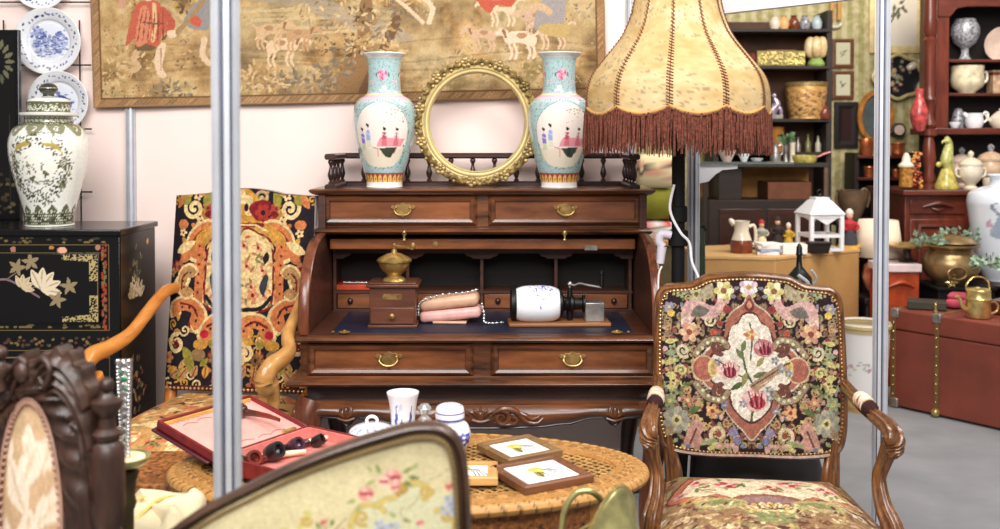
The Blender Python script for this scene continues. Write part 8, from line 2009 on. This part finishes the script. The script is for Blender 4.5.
# amphora with two handles
t = thing('brown_amphora', 'brown two-handled amphora on a stand behind the white lantern', 'amphora', (xat(853, 6.95), 6.95, .95)); ua = 6.95 / 1000; zt_ = zat(190, 6.95) - .95
mk('body', MB().lathe([(0, 0), (.05, 0), (.06, .02), (.10, .12), (.11, .2), (.08, zt_ - .10), (.045, zt_ - .05), (.04, zt_ - .02), (.06, zt_), (.05, zt_), (0, zt_ - .05)], n=28), plain('olive_brown_clay', (104, 82, 60), .6, var=.2), t)
for sx in (-1, 1): mk('handle', MB().tube([(sx * .045, 0, zt_ - .02), (sx * .085, 0, zt_ + .008), (sx * .115, 0, zt_ - .05), (sx * .10, 0, zt_ - .12)], .011, 8, 5), MATS['olive_brown_clay'], t)
t = thing('low_table', 'dark low table carrying the brown amphora behind the plinth', 'table', (xat(853, 6.95), 6.95, 0)); mk('tabletop', MB().box(-.16, .16, -.15, .15, .915, .9495), DKWOOD, t, bev=.004)
for sx in (-1, 1):
    for sy in (-1, 1): mk('leg', MB().box(sx * .13 - .018, sx * .13 + .018, sy * .12 - .018, sy * .12 + .018, 0, .915), DKWOOD, t)

# ------------------------------------------------ red trunk and what lies on it
T0 = at(891.5, 408, 5.59); T0.z = 0; zt = .552
dT = Vector((.62, -.785, 0)).normalized(); nT = Vector((dT.y, -dT.x, 0)) * -1
TRK = thing('steamer_trunk', 'rust-red trunk with brass corner fittings and a dark strap on the grey floor', 'trunk', (T0.x, T0.y, 0), math.atan2(dT.y, dT.x))
LT, WT = 1.05, .50
mk('lower_case', MB().box(0, LT, 0, WT, .012, zt - .115), TRUNKM, TRK, bev=.008); mk('lid', MB().box(-.002, LT + .002, -.002, WT + .002, zt - .112, zt), TRUNKM, TRK, bev=.010)
STR = plain('olive_strap', (112, 82, 46), .5)
for x in (0.262, .80): mk('strap', MB().box(x - .012, x + .012, -.007, WT + .007, .008, zt + .004), STR, TRK, bev=.002)
mk('edge_binding', MB().box(-.006, .022, -.006, .004, .01, zt + .003).box(-.006, .004, -.006, WT, zt - .012, zt + .003), STR, TRK, bev=.002)
for x, z, nm in ((.262, zt - .02, 'top_clasp'), (.80, zt - .02, 'top_clasp')): mk(nm, MB().box(x - .024, x + .024, -.014, .03, z - .02, z + .03), STEEL, TRK, bev=.005)
for x in (.262, .80): mk('foot_knob', MB().ball((x, -.010, .026), .024, 12, 8), BRASSB, TRK)
for x, z in ((.01, zt - .02), (.01, .03)): mk('corner_cap', MB().box(x - .018, x + .03, -.010, .03, z - .025, z + .027), STEEL, TRK, bev=.006)
mb = MB()
for k in range(9): mb.ball((.262, -.008, .08 + k * .05), .006, 8, 5); mb.ball((.012, -.008, .08 + k * .05), .006, 8, 5)
mk('strap_rivets', mb, BRASSB, TRK)
BT = Matrix.Translation(TRK.location) @ Matrix.Rotation(TRK.rotation_euler[2], 4, 'Z')
rotT = TRK.rotation_euler[2]
def ontrunk(name, lab, cat, lx, ly, rz=0.0, z=0.0): return thing(name, lab, cat, BT @ Vector((lx, ly, zt + .0045 + z)), rotT + rz)
t = ontrunk('photo_album', 'black album with grey page edges lying on the red trunk', 'book', .11, .165, R(30)); mk('pages', MB().box(-.095, .095, -.07, .07, .006, .034), plain('grey_pages', (96, 90, 76), .8), t); mk('cover', MB().box(-.10, .10, -.075, .075, 0, .006).box(-.10, .10, -.075, .075, .034, .041).box(-.10, .10, -.075, -.068, .0, .04), plain('olive_black_cover', (58, 52, 42), .5), t, bev=.002)
t = ontrunk('folded_cloth', 'deep pink folded cloth on the red trunk behind the black album', 'cloth', .25, .33, R(20)); mb = pillow(.10, .07, .028, .028); mk('fold', mb, plain('deep_pink_cloth', (186, 70, 92), .85, var=.15), t); mb = pillow(.09, .06, .016, .066); mk('upper_fold', mb, MATS['deep_pink_cloth'], t)
t = ontrunk('flat_box', 'dark red-brown flat box behind the brass watering can', 'box', .52, .34, R(4)); mk('box', MB().box(-.10, .10, -.08, .08, 0, .07), MAHX, t, bev=.004); mk('box_lid', MB().box(-.103, .103, -.083, .083, .058, .075), MAHX, t, bev=.004)
rnd('brass_bell', '', 'bell', 0, 1, 0, [(0, 0), (.010, 0), (.010, .006), (.005, .02), (.008, .034), (.004, .05), (0, .054)], BRASSB).location = BT @ Vector((.215, .07, zt + .005)); tag(bpy.data.objects['brass_bell'], 'tiny brass bell standing between the album and the watering can', 'bell')
WC = ontrunk('brass_watering_can', 'small brass watering can with hoop handle on the red trunk', 'watering can', .435, .10, -rotT)
mk('body', MB().lathe([(0, 0), (.060, 0), (.062, .004), (.062, .095), (.064, .10), (.062, .104), (.061, .145), (.054, .152), (.030, .156), (.028, .152), (.0, .15)], n=36), BRASSB, WC)
mk('band', MB().lathe([(.0625, .092), (.066, .095), (.066, .101), (.0625, .104)], n=36, cap=False), BRASSB, WC)
mk('hoop_handle', MB().tube([(-.058, 0, .13), (-.066, 0, .17), (-.034, 0, .210), (.012, 0, .214), (.050, 0, .190), (.058, 0, .135)], .0075, 10, 6, flat=.6), BRASSB, WC)
mk('spout', MB().tube([(-.055, 0, .035), (-.085, -.01, .055), (-.105, -.015, .095), (-.125, -.02, .115)], [.013, .011, .009, .011], 10, 5), BRASSB, WC)
mk('side_handle', MB().tube([(.056, 0, .075), (.085, 0, .080), (.105, 0, .06), (.095, 0, .03), (.057, 0, .015)], .006, 8, 5), BRASSB, WC)
# ------------------------------------------------ brass pot on a dark pedestal behind the trunk
PYp = 5.55; up = PYp / 1000; px_ = xat(953, PYp); zpd = zat(291, PYp)
PX, PYY = xat(952, 6.12), 6.12; up = 6.12 / 1000; zpd = zat(284, 6.12)
t = thing('dark_pedestal', 'dark cloth-covered pedestal behind the red trunk under the brass pot', 'pedestal', (PX + .02, PYY + .02, 0)); mk('pedestal_body', MB().box(-.16, .18, -.17, .17, 0, zpd - .02), BLACKM, t, bev=.006); mk('pedestal_top', MB().box(-.17, .19, -.18, .18, zpd - .02, zpd), BLACKM, t, bev=.004)
t = thing('brass_pot', 'old brass lidded pot ringed with grey-green leaves at the right', 'pot', (PX, PYY, zpd + .0005))
mk('belly', MB().lathe([(0, 0), (15 * up, 0), (16 * up, 2 * up), (24 * up, 9 * up), (28 * up, 18 * up), (27 * up, 26 * up), (22 * up, 32 * up), (20 * up, 35 * up), (22 * up, 37 * up), (27 * up, 38.5 * up), (27 * up, 40.5 * up), (20 * up, 40 * up)], n=44), metal('old_brass', (166, 138, 96), .32, .3, 12), t)
mk('lid', MB().lathe([(21 * up, 40.5 * up), (24 * up, 42 * up), (20 * up, 46 * up), (12 * up, 48.5 * up), (4 * up, 49.5 * up), (0, 49.6 * up)], n=40).v and MB().lathe([(21 * up, 40.5 * up), (24 * up, 42 * up), (20 * up, 46 * up), (12 * up, 48.5 * up), (4 * up, 49.5 * up), (0, 49.6 * up)], n=40), MATS['old_brass'], t)
mk('ring_handle', MB().tube([(9 * up * math.cos(a) - 6 * up, -27.5 * up, 14 * up + 6 * up * math.sin(a)) for a in [2 * PI * k / 26 for k in range(26)]], 1.1 * up, 8, closed=True), MATS['old_brass'], t)
def garland(label, x, y, z, n, rx, seed, mat, L=.05):
    t = thing('leaf_garland', label, 'garland', (x, y, z)); q = random.Random(seed); f = foliage(n, rx, 0, .06, L, seed, .32); mk('leaves', f, mat, t); mk('twig', MB().tube([(-rx, 0, .0), (0, .01, .02), (rx, 0, .005)], .003, 6, 4), GREENL, t); return t
# ------------------------------------------------ red chest with white marble slab and brass tray
CYq = 6.05; xq0, xq1 = xat(887, CYq), xat(924, CYq)
t = thing('red_chest', 'orange-red painted chest with a white slab top behind the red trunk', 'chest', ((xq0 + xq1) / 2 - .02, CYq, 0)); hq = (xq1 - xq0) / 2; ztop = zat(264, CYq)
mk('chest_body', MB().box(-hq, hq, 0, .21, .0, ztop - .05), plain('orange_red_paint', (164, 66, 34), .4, var=.25, scale=9), t, bev=.006); mk('slab', MB().box(-hq - .01, hq + .01, -.015, .22, ztop - .05, ztop), plain('white_marble', (226, 206, 204), .3, var=.05), t, bev=.006)
mk('front_carving', MB().tube([(-hq * .7, -.004, ztop - .14), (0, -.012, ztop - .11), (hq * .7, -.004, ztop - .14)], [.006, .016, .006], 8, 5), MATS['orange_red_paint'], t)
TRp = 6.15; ut = TRp / 1000
t = thing('brass_tray', 'shallow oval brass tray on a turned foot standing on the white slab', 'tray', (xat(908.5, TRp), TRp, ztop + .0005)); hz = zat(246, TRp) - ztop
mk('dish', MB().lathe([(0, hz - .02), (8 * ut, hz - .018), (18 * ut, hz - .004), (21 * ut, hz + .012), (20 * ut, hz + .012), (16 * ut, hz), (0, hz - .012)], n=40), BRASSB, t); mk('foot', MB().lathe([(.05, 0), (.055, .01), (.022, .025), (.018, hz - .03), (.03, hz - .018)], n=20), DKWOOD, t)
# ------------------------------------------------ tall white crane vase at the right edge
VYc = 6.27; uv_ = VYc / 1000; xv = xat(1004, VYc); zv0 = zat(262, VYc)
t = thing('crane_vase', 'big white porcelain vase with a blue-grey crane at the right edge', 'vase', (xv, VYc, .62))
zr = zat(186, VYc) - .62
pv2 = dense_prof([(0, 0), (.10, 0), (.11, .01), (.16, .14), (.205, zr - .16), (.212, zr - .09), (.19, zr - .035), (.12, zr - .005), (.085, zr + .005), (.08, zr + .05), (.10, zr + .07), (.09, zr + .07), (.07, zr + .03)], 110)
o_ = mk('vase_body', MB().lathe(pv2, n=120, cap=False), GLAZE, t); cv = Cv(-180, 180, 0, 700, 1.0, (222, 228, 238)); zz = zr * 1000
for x0 in (-60, 120):
    cv.spoly([(x0 + 10, zz - 300), (x0 + 22, zz - 210), (x0 + 32, zz - 150), (x0 + 44, zz - 180), (x0 + 40, zz - 260), (x0 + 58, zz - 330)], (150, 166, 186)); cv.spoly([(x0 + 36, zz - 200), (x0 + 60, zz - 250), (x0 + 72, zz - 330), (x0 + 50, zz - 300)], (96, 112, 140)); cv.line([(x0 + 26, zz - 170), (x0 + 16, zz - 120), (x0 + 24, zz - 96)], 6, (130, 140, 160), 4); cv.spoly([(x0 + 4, zz - 240), (x0 + 12, zz - 200), (x0 + 16, zz - 250)], (190, 160, 180))
paint_round(o_, cv)
t = thing('plant_stand', 'dark stand carrying the crane vase behind the red trunk', 'stand', (xv, VYc, 0)); mk('stand_top', MB().lathe([(0, .585), (.17, .585), (.18, .60), (.17, .6195), (0, .6195)], n=30), DKWOOD, t); mk('column', MB().lathe([(.15, 0), (.15, .02), (.04, .06), (.035, .5), (.08, .585)], n=20), DKWOOD, t)
garland('grey-green leaf garland at the left rim of the brass pot', xat(929, 6.02), 6.02, zat(246, 6.02), 50, .075, 3, GREENP)
garland('grey-green leaf garland behind the lid of the brass pot', xat(962, 6.27), 6.27, zat(240, 6.27), 46, .13, 5, GREENP)
garland('leaf garland hanging right of the brass pot in front of the crane vase', xat(990, 5.50), 5.50, zat(269, 5.50), 60, .09, 7, GREENP)
mb = MB(); bpot = bpy.data.objects['brass_pot']; fx, fy, fz = -10 * up, -23.5 * up, 5 * up
for k in range(6): a = k * PI / 3; mb.tube([(fx, fy, fz), (fx + .02 * math.cos(a), fy - .012, fz + .02 * math.sin(a)), (fx + .042 * math.cos(a), fy - .006, fz + .034 * math.sin(a))], [.004, .010, .003], 8, 3)
mb.ball((fx, fy - .010, fz), .012, 8, 6); mk('flower_ornament', mb, BRASSB, bpot)

# ------------------------------------------------ cushions and covers between the desk and the lamp
CYk = 5.2; x0, x1 = xat(641, CYk), xat(676, CYk)
t = thing('wooden_bench', 'plain wooden bench beyond the desk stacked with cushions', 'bench', ((x0 + x1) / 2, CYk, 0)); hb = (x1 - x0) / 2 + .02; zb = zat(240, CYk)
mk('bench_top', MB().box(-hb, hb, -.02, .40, zb - .03, zb), BEECH2, t, bev=.004); mk('bench_body', MB().box(-hb + .01, hb - .01, .0, .38, 0, zb - .03), plain('olive_brown_cloth', (110, 96, 60), .8), t)
def cush(name, lab, py0, py1, Y, mat, d=.14):
    z0, z1 = zat(py0, Y), zat(py1, Y); mb = pillow(hb * 1.0, d, (z1 - z0) / 2, (z1 - z0) / 2)
    o = thing(name, lab, 'cushion', ((x0 + x1) / 2, Y, z0)); return o, mb
o, mb = cush('floral_cushion', 'white cushion with red roses at the bottom of the stack right of the desk', 239.5, 219, CYk + .15, None); c_ = mk('cover', mb, attr_mat('rose_print', .85), o); cv = Cv(-.2, .2, 0, .2, 500, (236, 232, 226)); q = random.Random(3)
for _ in range(12): cv.flower(q.uniform(-.12, .12), q.uniform(.0, .12), .028, 6, (206, 50, 60), (120, 20, 30), (224, 110, 110)); cv.leaf(q.uniform(-.12, .12), q.uniform(0, .12), .03, .012, q.uniform(0, 6), (120, 150, 96))
paint(c_, cv, lambda q_: (q_[:, 0], q_[:, 2])); mk('piping', MB().tube([(hb * .93 * math.cos(a), -.005 + .13 * math.sin(a), .05) for a in [2 * PI * k / 40 for k in range(40)]], .004, 6, closed=True), CREAMC, o)
o, mb = cush('olive_cushion', 'plain olive green cushion in the middle of the stack right of the desk', 219, 188, CYk + .16, None); mk('cover', mb, OLIVE, o)
o, mb = cush('cream_floral_cushion', 'cream flowered cushion on top of the stack right of the desk', 188, 154, CYk + .16, None); c_ = mk('cover', mb, attr_mat('cream_print', .85), o); cv = Cv(-.2, .2, 0, .25, 400, (238, 222, 178))
for _ in range(9): cv.scroll(q.uniform(-.1, .1), q.uniform(.02, .14), .02, 1.2, q.uniform(0, 6), .006, (96, 84, 70)); cv.flower(q.uniform(-.1, .1), q.uniform(.02, .16), .02, 5, (226, 170, 140), (220, 190, 80))
paint(c_, cv, lambda q_: (q_[:, 0], q_[:, 2]))
# ================================================================== light of the hall and an added front fill
w = bpy.data.worlds.new('hall'); SC.world = w; w.use_nodes = True
bg = w.node_tree.nodes['Background']; bg.inputs['Color'].default_value = (1.0, 0.96, 0.94, 1); bg.inputs['Strength'].default_value = 0.26
def area(name, loc, tgt, sx, sy, power, c=(1, .975, .955)):
    d = bpy.data.lights.new(name, 'AREA'); d.shape = 'RECTANGLE'; d.size = sx; d.size_y = sy; d.energy = power; d.color = c
    o = bpy.data.objects.new(name, d); COL.objects.link(o); o.location = loc
    o.rotation_euler = (Vector(tgt) - Vector(loc)).to_track_quat('-Z', 'Y').to_euler(); return o
area('hall_and_fill_lamp', (-1.0, .6, 3.6), (-.6, 4.0, .9), 2.2, 1.0, 112)
area('hall_and_fill_lamp', (1.2, 1.6, 3.7), (.6, 4.0, .8), 1.6, 1.0, 88)
area('hall_and_fill_lamp', (2.6, 4.6, 3.8), (2.2, 6.4, .8), 2.5, 1.2, 125, (1, .93, .84))
area('hall_and_fill_lamp', (0, -1.2, 3.2), (-.2, 4.0, .9), 3.0, 1.2, 128)  # added front fill that brightens the desk, not a lamp of the hall
SC.view_settings.view_transform = 'Standard'; SC.view_settings.look = 'None'
SC.view_settings.gamma = 1.0; SC.view_settings.exposure = 0.0
SC.view_settings.use_curve_mapping = False
